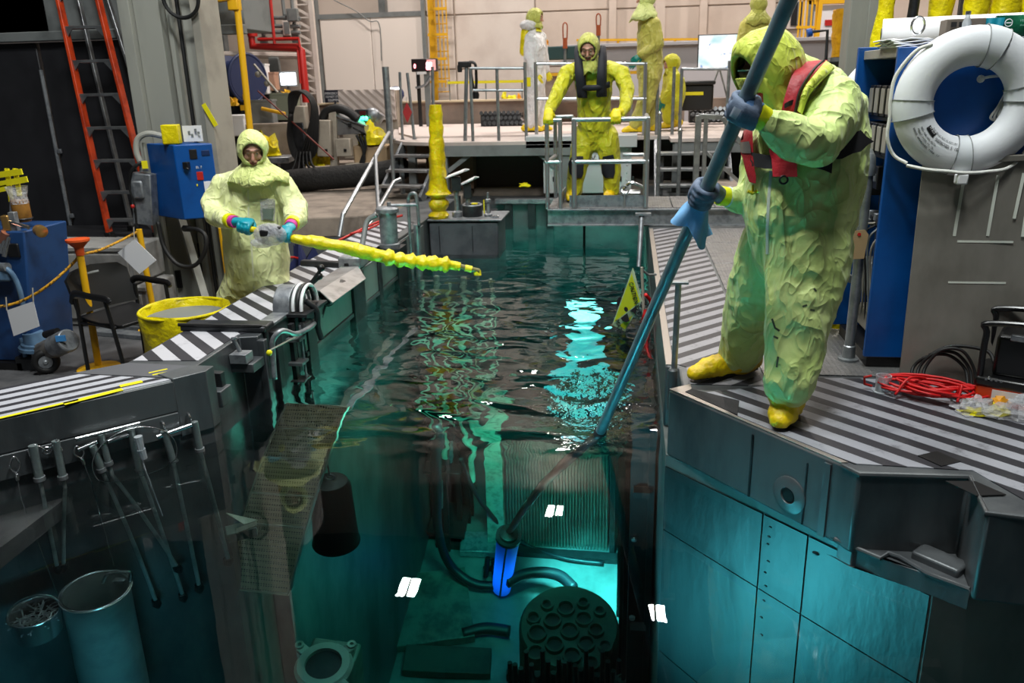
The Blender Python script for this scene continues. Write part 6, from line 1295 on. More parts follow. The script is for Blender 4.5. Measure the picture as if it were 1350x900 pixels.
for i, (px, py, sx, sz, lb) in enumerate(((386, 20, .24, .26, 'grey junction box high on the bay wall'), (378, 37, .14, .3, 'pale slim box below the grey junction box'), (362, 85, .22, .3, 'grey panel box low in the bay by the reel'))):
    t = thing('junction_box', lb, 'box', Y(px, py, 17.7)); MB().box(Y(px, py, 17.75), (sx, .12, sz)).done('case', GREYP if i != 1 else WHITEW, t, bev=.01); MB().box(Y(px, py, 17.68), (sx*.8, .02, sz*.8)).done('lid', GREYP, t)
mdr = thing('hose_reel', 'dark blue hose reel drum on a grey frame behind the column', 'reel', Y(318, 125, 13.6)); c_ = Y(315, 104, 13.6)
NAV = mat('navy_plastic', (32, 46, 86), .45); MB().lathe([(.36, -.24), (.38, -.22), (.30, -.2), (.30, .2), (.38, .22), (.36, .24), (0, .24)], c_, (.9, -.42, 0), 30).done('drum', NAV, mdr)
MB().lathe([(.22, .0), (.22, .03), (0, .03)], c_-V(.9, -.42, 0).normalized()*.24, (-.9, .42, 0), 24).done('hub', BLUED, mdr); MB().torus(c_+V(.9, -.42, 0).normalized()*.22, .39, .025, (.9, -.42, 0), 30, 8).done('rim', NAV, mdr)
MB().beam(c_-V(.1, 0, .3), V(c_.x-.1, c_.y, .0), .08, .5).done('stand', DSTEEL, mdr)
MB().cyl(Y(335, 85, 13.2), Y(366, 122, 13.0), .02, None, 8).ball(Y(340, 98, 13.15), .05, 10).ball(Y(352, 110, 13.1), .05, 10).done('guide_rod', OFFW, mdr)
lt = thing('work_light', 'bright white work light shining from the bay under the red pipe', 'light', Y(380, 105, 16.0)); m, t, b = _nt('work_light_lens'); b.inputs['Emission Color'].default_value = (.92, .95, 1, 1); b.inputs['Emission Strength'].default_value = 4.5
MB().box(Y(380, 104, 16.0), (.30, .05, .22)).done('lens', m, lt); MB().box(Y(380, 104, 16.05), (.36, .06, .28)).done('housing', GREYP, lt); MB().cyl(Y(380, 112, 16.1), V(Y(380, 112, 16.1).x, 16.1, 0), .03, None, 8).done('stand', GREYP, lt)
lt2 = thing('work_light', 'small white work light left of the red display', 'light', Y(522, 119, 15.2)); MB().box(Y(522, 119, 15.18), (.19, .05, .10)).done('lens', m, lt2); MB().ball(Y(522, 124, 15.3), (.16, .1, .14), 14).done('housing', NAV, lt2)
MB().cyl(Y(522, 128, 15.3), V(Y(522, 128, 15.3).x, 15.3, 0), .03, None, 8).done('stand', GREYP, lt2)
for i, (px, py, sx, sz, y, m_, lb) in enumerate(((345, 105, .24, .5, 14.4, WHITE, 'white upright panel beside the hose reel rod'), (356, 108, .26, .3, 14.6, mat('salmon_box', (176, 134, 112), .7), 'salmon box on the bay machinery'), (330, 145, .4, .5, 14.0, CONC, 'pale tank body low behind the yellow post'), (345, 165, .5, .8, 13.6, GREYP, 'grey green cabinet behind the left worker head'), (372, 141, .6, .46, 14.6, mat('sage_cabinet', (132, 136, 116), .6), 'sage green cabinet beneath the work light'))):
    P = Y(px, py, y); t = thing('equipment_cabinet', lb, 'cabinet', V(P.x, y, 0)); MB().box(V(P.x, y, P.z), (sx, .3, sz), .15).done('body', m_, t, bev=.02); MB().box(V(P.x, y, P.z+sz/2), (sx*1.04, .32, .03), .15).done('top', m_, t); MB().box(V(P.x, y+.05, (P.z-sz/2)/2), (sx*.8, .2, max(.05, P.z-sz/2)), .15).done('base', DSTEEL, t)
tag(MB().cyl(Y(340, 120, 13.0), Y(440, 210, 11.5), .012, None, 6).done('red_line', mat('dull_red', (110, 44, 36), .6), None, at=Y(340, 120, 13.0)), 'long thin dull red line slanting across the bay equipment', 'line')
tag(MB().cyl(Y(345, 143, 13.3), Y(376, 150, 13.3), .03, None, 8).done('yellow_bar', YPAINT, None, at=Y(345, 143, 13.3)), 'short yellow bar across the bay by the cables', 'bar')
hz_ = thing('hazard_post', 'black and yellow blocked post beside the yellow hoist post', 'post', V(Y(325, 160, 13.4).x, 13.4, 0))
for k in range(6): MB().box(Y(322+.5*k, 128+7*k, 13.4), (.12, .10, .09)).done('block', BLACK if k % 2 else YPAINT, hz_)
MB().box(V(Y(325, 160, 13.4).x, 13.45, .5), (.08, .06, 1.0)).done('core', YPAINT, hz_)
yc = thing('caged_ladder', 'yellow caged wall ladder on the back wall behind the red display', 'ladder', V(Y(577, 130, 19.7).x, 19.7, 0))
for px in (564, 568): A = Y(px, -30, 19.7); MB().box((A.x, 19.7, 3), (.07, .08, 6)).done('stile', YPAINT, yc)
for px in (573, 578, 583, 588): A = Y(px, -30, 19.6); MB().box((A.x, 19.45, 3.6), (.022, .03, 4.4)).done('cage_bar', YPAINT, yc)
for py in (-20, 12, 46, 78, 108): A, B = Y(564, py, 19.45), Y(589, py, 19.45); MB().box(((A.x+B.x)/2, 19.45, A.z), (B.x-A.x, .04, .06)).done('cage_hoop', YPAINT, yc)
for k in range(18): A = Y(566, 0, 19.7); MB().cyl((A.x-.04, 19.7, .4+.3*k), (A.x+.4, 19.7, .4+.3*k), .015, None, 6).done('rung', YPAINT, yc)
yg = thing('caged_ladder', 'yellow caged ladder in front of the barred window at the right', 'ladder', V(Y(1068, 55, 18.0).x, 18.0, .0))
for px in (1053, 1058, 1063, 1069, 1075): A = Y(px, 20, 18.0); MB().beam(Y(px+3, -8, 18.0), Y(px-2, 56, 18.0), .03, .03).done('cage_bar', YPAINT, yg)
MB().beam(Y(1083, -8, 18), Y(1076, 56, 18), .10, .08).done('stile', YPAINT, yg); MB().beam(Y(1052, -2, 18), Y(1084, -2, 18), .06, .06).done('cage_hoop', YPAINT, yg); MB().beam(Y(1050, 36, 18), Y(1078, 36, 18), .05, .05).done('cage_hoop', YPAINT, yg)
win = thing('barred_window', 'dark window', 'window', Y(1058, 18, 19.9)); win.name = 'window_1'; win['kind'] = 'structure'
for a in ('category', 'label'): del win[a]
A = Y(1057, 18, 19.95); MB().box((A.x, 19.96, A.z), (.62, .08, .62)).done('window_frame', WHITEW, win, bev=.01); MB().box((A.x, 19.91, A.z), (.46, .04, .48)).done('pane', BLACK, win)
for k in (-1, 1): MB().box((A.x+.09*k, 19.88, A.z), (.03, .03, .48)).done('glazing_bar', GREYP, win)
yr = thing('wall_guard_rail', 'thin yellow guard rail along the back wall behind the standing worker', 'railing', Y(860, 55, 19.6))
A, B = Y(760, 53, 19.6), Y(1000, 51, 19.6); MB().beam(A, B, .04, .05).done('rail', YPAINT, yr)
for px in (766, 778, 815, 890, 938): P = Y(px, 53, 19.6); MB().beam(P, P-V(0, 0, .5), .04, .04).done('post', YPAINT, yr)
ctr_ = thing('white_counter', 'long pale counter wall with a grey top behind the platform', 'counter', Y(880, 90, 17.6)); A, B = Y(740, 64, 17.6), Y(1100, 62, 17.6)
MB().box(((A.x+B.x)/2, 17.7, A.z/2), (B.x-A.x, .2, A.z)).done('front', mat('counter_front', (186, 182, 186), .6), ctr_); MB().box(((A.x+B.x)/2, 17.65, A.z+.03), (B.x-A.x, .4, .07)).done('top', mat('counter_top', (164, 162, 166), .5), ctr_, bev=.01)
# red digital display
rd = thing('digital_display', 'red digital display sign on a post behind the platform', 'display', Y(560, 135, 15.0)); c_ = Y(560, 86, 15.0)
MB().box(c_, (.46, .14, .22)).done('case', mat('display_case', (26, 8, 12), .4), rd, bev=.012); m, t, b = _nt('red_led'); b.inputs['Emission Color'].default_value = (1, .22, .26, 1); b.inputs['Emission Strength'].default_value = 9
MR = basis((1, 0, 0), (0, 0, 1)); text('lettering', '0', .10, Y(545.5, 90, 14.92), MR, m, rd, xs=.8); text('lettering', '88', .19, Y(561.5, 92, 14.92), MR, m, rd, xs=.62)
m2, t, b = _nt('red_led_face'); b.inputs['Emission Color'].default_value = (1, .01, .03, 1); b.inputs['Emission Strength'].default_value = .5; MB().box(Y(568.5, 85.5, 14.925), (.16, .004, .18)).done('lit_window', m2, rd)
for dx in (-.14, .02): MB().box(V(c_.x+dx, 15.03, (c_.z-.1)/2+.35), (.06 if dx < 0 else .10, .05, c_.z-.1-.7)).done('stand', BLACK if dx < 0 else GREYP, rd)
MB().box(Y(556, 96, 14.95), (.17, .03, .05)).done('caption_plate', WHITE, rd); MB().tube(bez([Y(568, 100, 14.95), Y(560, 112, 14.95), Y(548, 116, 14.95)], 6), .022, 8).done('arm', GALV, rd)
# screen with a bright picture
m, t, b = _nt('screen_picture'); co = _coord(t); n1 = noi(t, 3.2, 2, .5, co); n2 = noi(t, 11, 2, .5, co)
c1 = mixc(t, remap(t, n1, .30, .46), (.50, .82, .86, 1), (.97, 1, 1, 1)); c1 = mixc(t, remap(t, n2, .64, .70), c1, (.25, .40, .72, 1))
t.links.new(c1, b.inputs['Emission Color']); b.inputs['Emission Strength'].default_value = 1.05; b.inputs['Base Color'].default_value = (0, 0, 0, 1)
mo = thing('wall_screen', 'bright screen showing a pale underwater picture on a stand', 'screen', Y(945, 92, 14.0)); A, B = Y(922, 47, 14.0), Y(978, 89, 14.0)
MB().box(((A.x+B.x)/2, 14.03, (A.z+B.z)/2), (B.x-A.x+.03, .05, A.z-B.z+.03)).done('bezel', BLACK, mo, bev=.006); MB().box(((A.x+B.x)/2, 14.0, (A.z+B.z)/2), (B.x-A.x, .006, A.z-B.z)).done('picture', m, mo)
for s in (-1, 1): MB().beam(V((A.x+B.x)/2, 14.06, B.z), V((A.x+B.x)/2+s*.3, 14.2, PZ), .02, .02).done('stand_leg', GALV, mo)
for i, (px, py, lb) in enumerate(((660, 144, 'left block of stacked bright tube ends on the platform'), (938, 143, 'right block of stacked bright tube ends on the platform'))):
    P = Y(px, py, 14.6); P.z = PZ+.03+.13; t = thing('tube_bundle', lb, 'tubes', V(P.x, P.y, PZ))
    MB().box(P+V(0, .15, -.02), (.72, .3, .22)).done('bundle_core', DSTEEL, t)
    for r_2 in range(3):
        for k in range(9): MB().cyl(P+V(-.34+.08*k+.03*r_2, -.04, .10-.085*r_2), P+V(-.31+.08*k+.03*r_2, .1, .06-.085*r_2), .036, None, 8).done('tube_end', BRIGHT, t)
bk2 = thing('black_case', 'open black equipment case with a yellow strip under the screen', 'case', Y(918, 145, 13.8)); P = Y(918, 128, 13.9)
MB().box(P, (.5, .4, .40)).done('case_body', BLACK, bk2, bev=.03); MB().box(P+V(0, -.05, .22), (.54, .42, .06)).done('case_lid', BLACK, bk2, bev=.02); MB().box(P+V(-.06, -.21, .06), (.30, .01, .05)).done('yellow_strip', YTAPE, bk2)
tb = thing('work_table', 'dark green topped work table behind the white suited worker', 'table', Y(745, 130, 15.0)); P = Y(742, 70, 15.0)
MB().box(P, (.55, .3, .22)).done('green_case', mat('bottle_green', (16, 58, 58), .4), tb, bev=.02); MB().box(Y(776, 97, 15.0), (1.7, .5, .05)).done('table_top', YPAINT, tb); MB().box(Y(738, 115, 15.1), (.9, .4, .5)).done('cabinet', CONC, tb)
for dx in (-.3, 1.2): MB().box(V(P.x+dx, 15.0, 1.0), (.05, .05, .6)).done('leg', GREYP, tb)
for i, (px, py, h_, lb) in enumerate(((745, 30, 35, 'left rust coloured hook loop standing behind the workers'), (789, 18, 30, 'right rust coloured hook loop standing behind the workers'))):
    t = thing('hook_loop', lb, 'hook', Y(px, py+h_+20, 14.8)); RU = mat('rust_paint', (158, 74, 34), .6) if not i else RU
    MB().tube(bez([Y(px-2.5, py+h_-14, 14.8), Y(px-2.8, py+4, 14.8), Y(px, py, 14.8), Y(px+2.8, py+4, 14.8), Y(px+2.5, py+h_-14, 14.8)], 6), .012, 6).done('loop', RU, t, smooth=180); MB().cyl(Y(px, py+h_-15, 14.8), Y(px, py+h_-1, 14.8), .04, None, 10).done('sleeve', RU, t); MB().cyl(Y(px, py+h_-1, 14.8), Y(px, py+h_+50, 14.8), .025, None, 8).done('rod', PIPE, t)
for i, (px, py, sx, sz, lb) in enumerate(((664, 108, .12, .18, 'small yellow bottle on the low wall'), (674, 116, .3, .08, 'yellow wrapped tray on the low wall'), (684, 128, .10, .22, 'orange cone bag hung behind the white suit'), (812, 95, .3, .06, 'white papers on the table beside the teal glove'))):
    P = Y(px, py, 15.95 if i < 3 else 15.0); P.z = (1.18+sz/2 if i < 3 else Y(776, 97, 15.0).z+.03+sz/2) if i != 2 else P.z; tag(crumple(P-V(0, 0, sz/2), sx/2, .08, sz, 1.1+i, 12, 7).done(['yellow_bottle', 'yellow_tray', 'orange_bag', 'paper_stack'][i], [YTAPE, YTAPE, OTAPE, WHITE][i], None, smooth=30, at=P), lb, ['bottle', 'tray', 'bag', 'paper'][i])
for k, (x_, nm) in enumerate(((-3.9, 'left'), (-1.2, 'middle'))):
    pass
tg2 = thing('caution_ribbon', 'yellow caution ribbon strung along the low wall', 'ribbon', Y(640, 108, 15.4)); MB().beam(Y(590, 109, 15.95), Y(690, 107, 15.95), .01, .05).done('ribbon', YTAPE, tg2)
for px in (592, 640, 688): q_ = Y(px, 108, 15.95); MB().cyl(V(q_.x, 15.97, 1.17), q_+V(0, .02, .03), .012, None, 8).done('ribbon_post', GREYP, tg2)
# right background: grey column, yellow bin on the wall, lamp arm
cl3 = tag(MB().box((Y(1136, 30, 7.4).x, 7.5, 2.0), (.20, .24, 5.0)).box((Y(1152, 30, 7.4).x, 7.5, 2.0), (.12, .28, 5.0)).done('trim_5', CPAINT, bev=.008), kind='structure')
ybn = thing('yellow_drum_bag', 'tall yellow bagged drum on the low wall beyond the grey column', 'drum', Y(1116, 75, 11.5)); P = Y(1117, 75, 11.5); Q = Y(1119, 14, 11.5)
mb = MB(); rr = []
for k in range(12): c_ = P+(Q-P)*(k/11); rr.append([mb.bm.verts.new(c_+V(.19*(1+.10*noise.noise(V(math.cos(a), k*.4, math.sin(a))*1.6))*math.cos(a), .19*math.sin(a), .02*math.sin(2*a)*(k == 11))) for a in [2*math.pi*i/22 for i in range(22)]])
for a, b_ in zip(rr, rr[1:]): mb.link(a, b_)
mb.bm.faces.new(rr[-1]); mb.bm.faces.new(rr[0][::-1]); mb.done('bag', mat('deep_yellow_film', (218, 160, 6), .35, 0, (6, (190, 132, 4), .4, .7), (18, .02)), ybn, smooth=60)
MB().torus(Q, .17, .02, (0, 0, 1), 20, 6).done('gathered_rim', bpy.data.materials['deep_yellow_film'], ybn)
MB().box(V(P.x, P.y, P.z-.03), (.5, .4, .05)).done('shelf', GREYP, ybn); MB().box(V(P.x, P.y+.1, (P.z-.05)/2), (.45, .2, P.z-.06)).done('pedestal', GREYP, ybn)
tag(MB().box((2.9, 13.0, 1.0), (2.6, .25, .55)).done('wall_low_right', CONC, bev=.01), kind='structure')
dr3 = thing('lit_doorway', 'doorway', 'door', Y(1100, 50, 19.8)); dr3.name = 'door_3'; dr3['kind'] = 'structure'
for a in ('category', 'label'): del dr3[a]
A = Y(1103, 30, 19.85); MB().box((A.x, 19.9, 1.4), (1.0, .1, 3.0)).done('door_leaf', mat('door_pale', (226, 224, 228), .5), dr3); MB().box((A.x+.1, 19.8, 3.0), (1.5, .12, .14)).done('lintel', YPAINT, dr3); MB().box((A.x-.6, 19.8, 1.7), (.14, .12, 3.4)).done('jamb', GREYP, dr3); MB().box((A.x+.1, 19.84, 2.55), (.7, .04, .12)).done('red_strip', RED, dr3)
la = thing('jointed_lamp', 'thin jointed arm with a blue head beside the yellow bagged drum', 'lamp', Y(1090, 76, 11.2)); MB().tube([Y(1089, 78, 11.2), Y(1091, 40, 11.2), Y(1070, 42, 11.2)], .02, 8).done('arm', DSTEEL, la); MB().cyl(Y(1070, 42, 11.2), Y(1064, 44, 11.2), .05, None, 12).done('head', mat('cobalt', (20, 80, 170), .4), la)
MB().lathe([(.10, 0), (.10, .02)], V(Y(1089, 78, 11.2).x, 11.2, 0), (0, 0, 1), 14).cyl(V(Y(1089, 78, 11.2).x, 11.2, 0), Y(1089, 78, 11.2), .02).done('base', DSTEEL, la)
bgp = thing('brown_grey_beam', 'dark shelving frame behind the rack top and yellow poles', 'shelf', V(2.2, 7.2, 0)); bgp.name = 'storage_shelving'
for z in (1.9, 2.35): MB().box((3.9, 7.3, z), (2.4, .5, .12)).done('shelf', GREYP if z > 2 else DSTEEL, bgp)
MB().box((4.0, 7.6, 1.3), (2.7, .05, 2.6)).done('back_sheet', mat('dim_brown', (58, 54, 48), .7), bgp)
for x in (2.75, 5.1): MB().box((x, 7.3, 1.3), (.10, .10, 2.6)).done('upright', GREYP, bgp)
# ================================================================ people
from mathutils.bvhtree import BVHTree
def bake(mb, name, m, parent, voxel, smooth_it=4, wrinkle=None, clampz=None, smooth=180):
    """grow one continuous surface over overlapping tapered tubes, then fold it"""
    me = bpy.data.meshes.new('tmp'); bmesh.ops.recalc_face_normals(mb.bm, faces=mb.bm.faces[:]); mb.bm.to_mesh(me); mb.bm.free()
    o = bpy.data.objects.new('tmp', me); COL.objects.link(o)
    r = o.modifiers.new('r', 'REMESH'); r.mode = 'VOXEL'; r.voxel_size = voxel
    s = o.modifiers.new('s', 'SMOOTH'); s.factor = .5; s.iterations = smooth_it
    bpy.context.view_layer.update()
    nm = bpy.data.meshes.new_from_object(o.evaluated_get(bpy.context.evaluated_depsgraph_get()))
    bpy.data.objects.remove(o); bpy.data.meshes.remove(me); nm.name = name
    if wrinkle:
        amp, fx, fz, seed = wrinkle; sd = V(seed, seed*1.7, seed*.3)
        nrm = [v.normal.copy() for v in nm.vertices]
        for v, n in zip(nm.vertices, nrm):
            p = v.co; w_ = V(noise.noise(p*3+sd), noise.noise(p*3-sd), noise.noise(p*3+sd*2))*.35
            q_ = V(p.x*fx, p.y*fx, p.z*fz)+w_*2.0+sd
            a = 1-2*abs(noise.noise(q_)); c_ = noise.noise(p*22+sd)
            vd = noise.voronoi(V(q_.x*.9+q_.z*.5, q_.y*.9-q_.z*.4, q_.z*.75)*1.5)[0]; vb = noise.voronoi(V(q_.x-q_.z*.7, q_.y+q_.z*.5, q_.z)*2.9)[0]
            v.co = p+n*amp*(.6*a+1.5*(vd[0]-.35)+.7*(vb[0]-.35)+.15*c_-.1)
    if clampz is not None:
        for v in nm.vertices:
            if v.co.z < clampz: v.co.z = clampz
    off = V(0, 0, 0); q = parent
    while q is not None: off += q.location; q = q.parent
    verts = [v.co.copy() for v in nm.vertices]; polys = [tuple(p.vertices) for p in nm.polygons]
    for v in nm.vertices: v.co = v.co-off
    ob = mobj(name, nm, m, parent, 0, smooth)
    ob_tree[ob.name] = BVHTree.FromPolygons(verts, polys)
    return ob
ob_tree = {}
def torso_tree(name, tor, f):
    mb = MB(); mb.tube([p for p, a, b in tor], [(a*1.03, b*1.03) for p, a, b in tor], 28, False, tuple(f), True); mb.bm.normal_update(); bmesh.ops.recalc_face_normals(mb.bm, faces=mb.bm.faces[:])
    ob_tree[name] = BVHTree.FromBMesh(mb.bm); mb.bm.free()
def add_tree(key, *obs):
    vs, ps = [], []
    for o in obs:
        off = V(0, 0, 0); q = o
        while q is not None: off += q.location; q = q.parent
        k = len(vs); vs += [v.co+off for v in o.data.vertices]; ps += [tuple(i+k for i in p.vertices) for p in o.data.polygons]
    ob_tree[key] = BVHTree.FromPolygons(vs, ps)
class Cast:
    """points on a built body seen through given pixels, so that straps and pads lie on it"""
    def __init__(s, *obs): s.t = [ob_tree[o if isinstance(o, str) else o.name] for o in obs]; s.last = None
    def __call__(s, px, py, off=.006):
        d = ray(px, py); best = None
        for t in s.t:
            h = t.ray_cast(CAM, d)
            if h[0] is not None and (best is None or h[3] < best[1]): best = (h[0]+h[1]*off, h[3])
        if best is None:
            q = s.last or 5.0
            for _ in range(5):
                b2 = min((t.find_nearest(CAM+d*q) for t in s.t), key=lambda r: r[3]); q = (b2[0]-CAM).dot(d)
            return CAM+d*q-d*off
        s.last = best[1]; return best[0]
    def strip(s, rows, name, m, parent, off=.006, th=.008, n=4, sub=3):
        R = []
        for i in range(len(rows)-1):
            for j in range(sub): k = j/sub; R.append([a+(b-a)*k for a, b in zip(rows[i], rows[i+1])])
        R.append(list(rows[-1])); g = []
        for a in R: g.append([s(a[0]+(a[2]-a[0])*i/n, a[1]+(a[3]-a[1])*i/n, off) for i in range(n+1)])
        mb = MB(); A = [[mb.bm.verts.new(p) for p in r] for r in g]; B = [[mb.bm.verts.new(p+(p-CAM).normalized()*th) for p in r] for r in g]
        for L in (A, B):
            for a, b in zip(L, L[1:]):
                for i in range(n): mb.bm.faces.new((a[i], a[i+1], b[i+1], b[i]))
        lo = A[0]+[r[-1] for r in A[1:]]+A[-1][-2::-1]+[r[0] for r in A[-2:0:-1]]; hi = B[0]+[r[-1] for r in B[1:]]+B[-1][-2::-1]+[r[0] for r in B[-2:0:-1]]
        for k in range(len(lo)): mb.bm.faces.new((lo[k], lo[(k+1) % len(lo)], hi[(k+1) % len(lo)], hi[k]))
        return mb.done(name, m, parent, smooth=60)
    def band(s, pts, w_, name, m, parent, off=.006, th=.006, n=2):
        """strip of pixel width w_ along a pixel path"""
        rows = []
        for i, p in enumerate(pts):
            a, b = pts[max(0, i-1)], pts[min(len(pts)-1, i+1)]; dx, dy = b[0]-a[0], b[1]-a[1]; l = math.hypot(dx, dy) or 1
            rows.append((p[0]-dy/l*w_/2, p[1]+dx/l*w_/2, p[0]+dy/l*w_/2, p[1]-dx/l*w_/2))
        return s.strip(rows, name, m, parent, off, th, n)
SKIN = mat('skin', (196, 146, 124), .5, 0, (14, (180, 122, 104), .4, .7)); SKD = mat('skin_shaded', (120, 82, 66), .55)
EYEW = mat('eye_white', (220, 216, 210), .3); EYED = mat('eye_dark', (40, 30, 26), .3); LIP = mat('lip', (150, 84, 76), .5); HAIRM = mat('brown_hair', (62, 44, 34), .7)
SUIT_MAIN = suitmat('suit_main', (216, 234, 150), (194, 218, 122))
SUIT_PALE = suitmat('suit_pale', (234, 238, 178), (220, 228, 158))
SUIT_YEL = suitmat('suit_yellow', (214, 210, 30), (184, 182, 18))
SUIT_OLIVE = suitmat('suit_olive', (196, 188, 88), (172, 166, 68))
SUIT_WHITE = suitmat('suit_white', (228, 226, 226), (206, 204, 206))
HOODM = suitmat('hood_main', (210, 220, 84), (190, 204, 66), 1.6); HOODP = suitmat('hood_pale', (226, 234, 150), (208, 220, 130), 1.8); HOODY = suitmat('hood_yellow_green', (198, 200, 96), (170, 172, 74), 1.8)
GLN = mat('grey_blue_glove', (100, 114, 136), .75, 0, (16, (76, 90, 112), .4, .7), (240, .0015)); GLC = mat('blue_glove_cuff', (76, 118, 166), .8, 0, None, (240, .002, (1, 1, 1)))
GLT = mat('teal_glove', (0, 142, 160), .4); GLY = mat('yellow_glove', (222, 206, 20), .5); GLG = mat('green_glove', (0, 122, 108), .4); GLP = mat('magenta_cuff', (206, 60, 150), .5)
BOOT = mat('yellow_boot_cover', (238, 206, 4), .45, 0, (8, (216, 176, 2), .4, .7), (30, .008)); SOLE = mat('black_sole', (18, 18, 20), .7)
CUFFY = mat('bright_yellow_tape', (226, 230, 20), .4, 0, None, (40, .003)); CUFFW = mat('pale_cuff', (206, 218, 224), .6)
def facebuild(root, c, M, k=1.0, beard=False, skin=None, vox=.006):
    """head with brow, nose, mouth, chin, ears; M columns: right, up, facing"""
    skin = skin or SKIN
    def h(x, y, z): return V(c)+M @ (V(x, y, z)*k)
    mb = MB(); mb.ball(h(0, .015, -.012), V(.078, .108, .094)*k, 20, M); mb.ball(h(0, -.062, .012), V(.054, .052, .068)*k, 14, M)
    mb.tube([h(0, .028, .078), h(0, .002, .094), h(0, -.022, .102)], [.009*k, .011*k, .016*k], 8, round_ends=True)
    mb.ball(h(0, -.055, .078), V(.024, .010, .014)*k, 10, M); mb.ball(h(0, -.098, .060), V(.024, .018, .020)*k, 10, M)
    mb.tube([h(-.05, .038, .058), h(-.02, .042, .082), h(.02, .042, .082), h(.05, .038, .058)], .010*k, 6, round_ends=True)
    for s in (-1, 1): mb.ball(h(s*.045, -.02, .056), V(.024, .024, .02)*k, 10, M); mb.ball(h(s*.079, 0, -.01), V(.010, .030, .018)*k, 8, M)
    mb.tube([h(0, -.06, -.01), h(0, -.15, -.035)], .056*k, 12)
    hd = bake(mb, 'head', skin, root, vox*k, 3)
    for s in (-1, 1):
        e = MB().ball(h(s*.032, .019, .072), V(.011, .0055, .007)*k, 12, M).done('eye', EYEW, hd); MB().ball(h(s*.033, .0185, .0775), V(.005, .005, .003)*k, 10, M).done('iris', EYED, hd)
        MB().tube([h(s*.016, .047, .087), h(s*.033, .050, .083), h(s*.050, .044, .070)], .0032*k, 6, round_ends=True).done('eyebrow', HAIRM, hd)
        MB().tube([h(s*.018, .027, .081), h(s*.032, .031, .082), h(s*.046, .024, .074)], .0022*k, 6).done('eyelid', skin, hd)
    MB().tube([h(-.024, -.056, .082), h(0, -.052, .092), h(.024, -.056, .082)], .0045*k, 6, round_ends=True).done('upper_lip', LIP, hd)
    MB().tube([h(-.020, -.064, .082), h(0, -.068, .089), h(.020, -.064, .082)], .005*k, 6, round_ends=True).done('lower_lip', LIP, hd)
    if beard:
        mb = MB(); mb.tube([h(-.064, -.03, .03), h(-.052, -.085, .05), h(0, -.110, .072), h(.052, -.085, .05), h(.064, -.03, .03)], [(.02*k, .016*k)]*5, 8, round_ends=True); mb.tube([h(-.026, -.046, .084), h(0, -.040, .094), h(.026, -.046, .084)], .008*k, 6, round_ends=True)
        bake(mb, 'beard', HAIRM, hd, .006*k, 2)
    return hd
def hoodbuild(root, c, M, m, k=1.0, opening=(.064, .088), drape=None, seed=1.0, vz=-.012):
    """hood lofted from its face opening round to the back of the head; drape = list of (centre, ra, rb) rings down the neck"""
    R = [(.088, opening[0]*.93, opening[1]*.93), (.098, opening[0], opening[1]), (.094, opening[0]+.012, opening[1]+.012), (.06, .106, .128), (.0, .118, .142), (-.06, .112, .132), (-.11, .084, .10), (-.14, .045, .055), (-.15, .012, .014)]
    mb = MB(); rr = []; n = 36
    for j, (s, a, b) in enumerate(R):
        r = []
        for i in range(n):
            t = 2*math.pi*i/n; p = V(math.cos(t)*a, math.sin(t)*b+.010, s+vz*(math.sin(t) < 0)*.0); q = noise.noise(p*9+V(seed, 0, 0))*.010+(1-2*abs(noise.noise(p*14+V(0, seed, 0))))*.004
            if j < 2: q *= .2
            r.append(mb.bm.verts.new(V(c)+M @ ((p+p.normalized()*q)*k)))
        rr.append(r)
    for a, b in zip(rr, rr[1:]): mb.link(a, b)
    mb.bm.faces.new(rr[-1])
    bmesh.ops.recalc_face_normals(mb.bm, faces=mb.bm.faces[:]); bmesh.ops.solidify(mb.bm, geom=mb.bm.faces[:], thickness=.004)
    hood = mb.done('hood', m, root, smooth=180, recalc=False)
    if drape:
        mb = MB(); rr = []
        for j, (cc_, a, b, ax, bx_) in enumerate(drape):
            r = []
            for i in range(40):
                t = 2*math.pi*i/40; q = 1+(.07*math.sin(5*t+seed+j)+.05*math.sin(9*t+j*1.3))*j/len(drape)
                r.append(mb.bm.verts.new(V(cc_)+V(ax)*math.cos(t)*a*q+V(bx_)*math.sin(t)*b*q+V(0, 0, (.015*math.sin(4*t+seed)+.012*math.sin(7*t))*(j == len(drape)-1))))
            rr.append(r)
        for a, b in zip(rr, rr[1:]): mb.link(a, b)
        bmesh.ops.recalc_face_normals(mb.bm, faces=mb.bm.faces[:]); bmesh.ops.solidify(mb.bm, geom=mb.bm.faces[:], thickness=.005)
        mb.done('hood_cape', m, hood, smooth=180, recalc=False)
    return hood
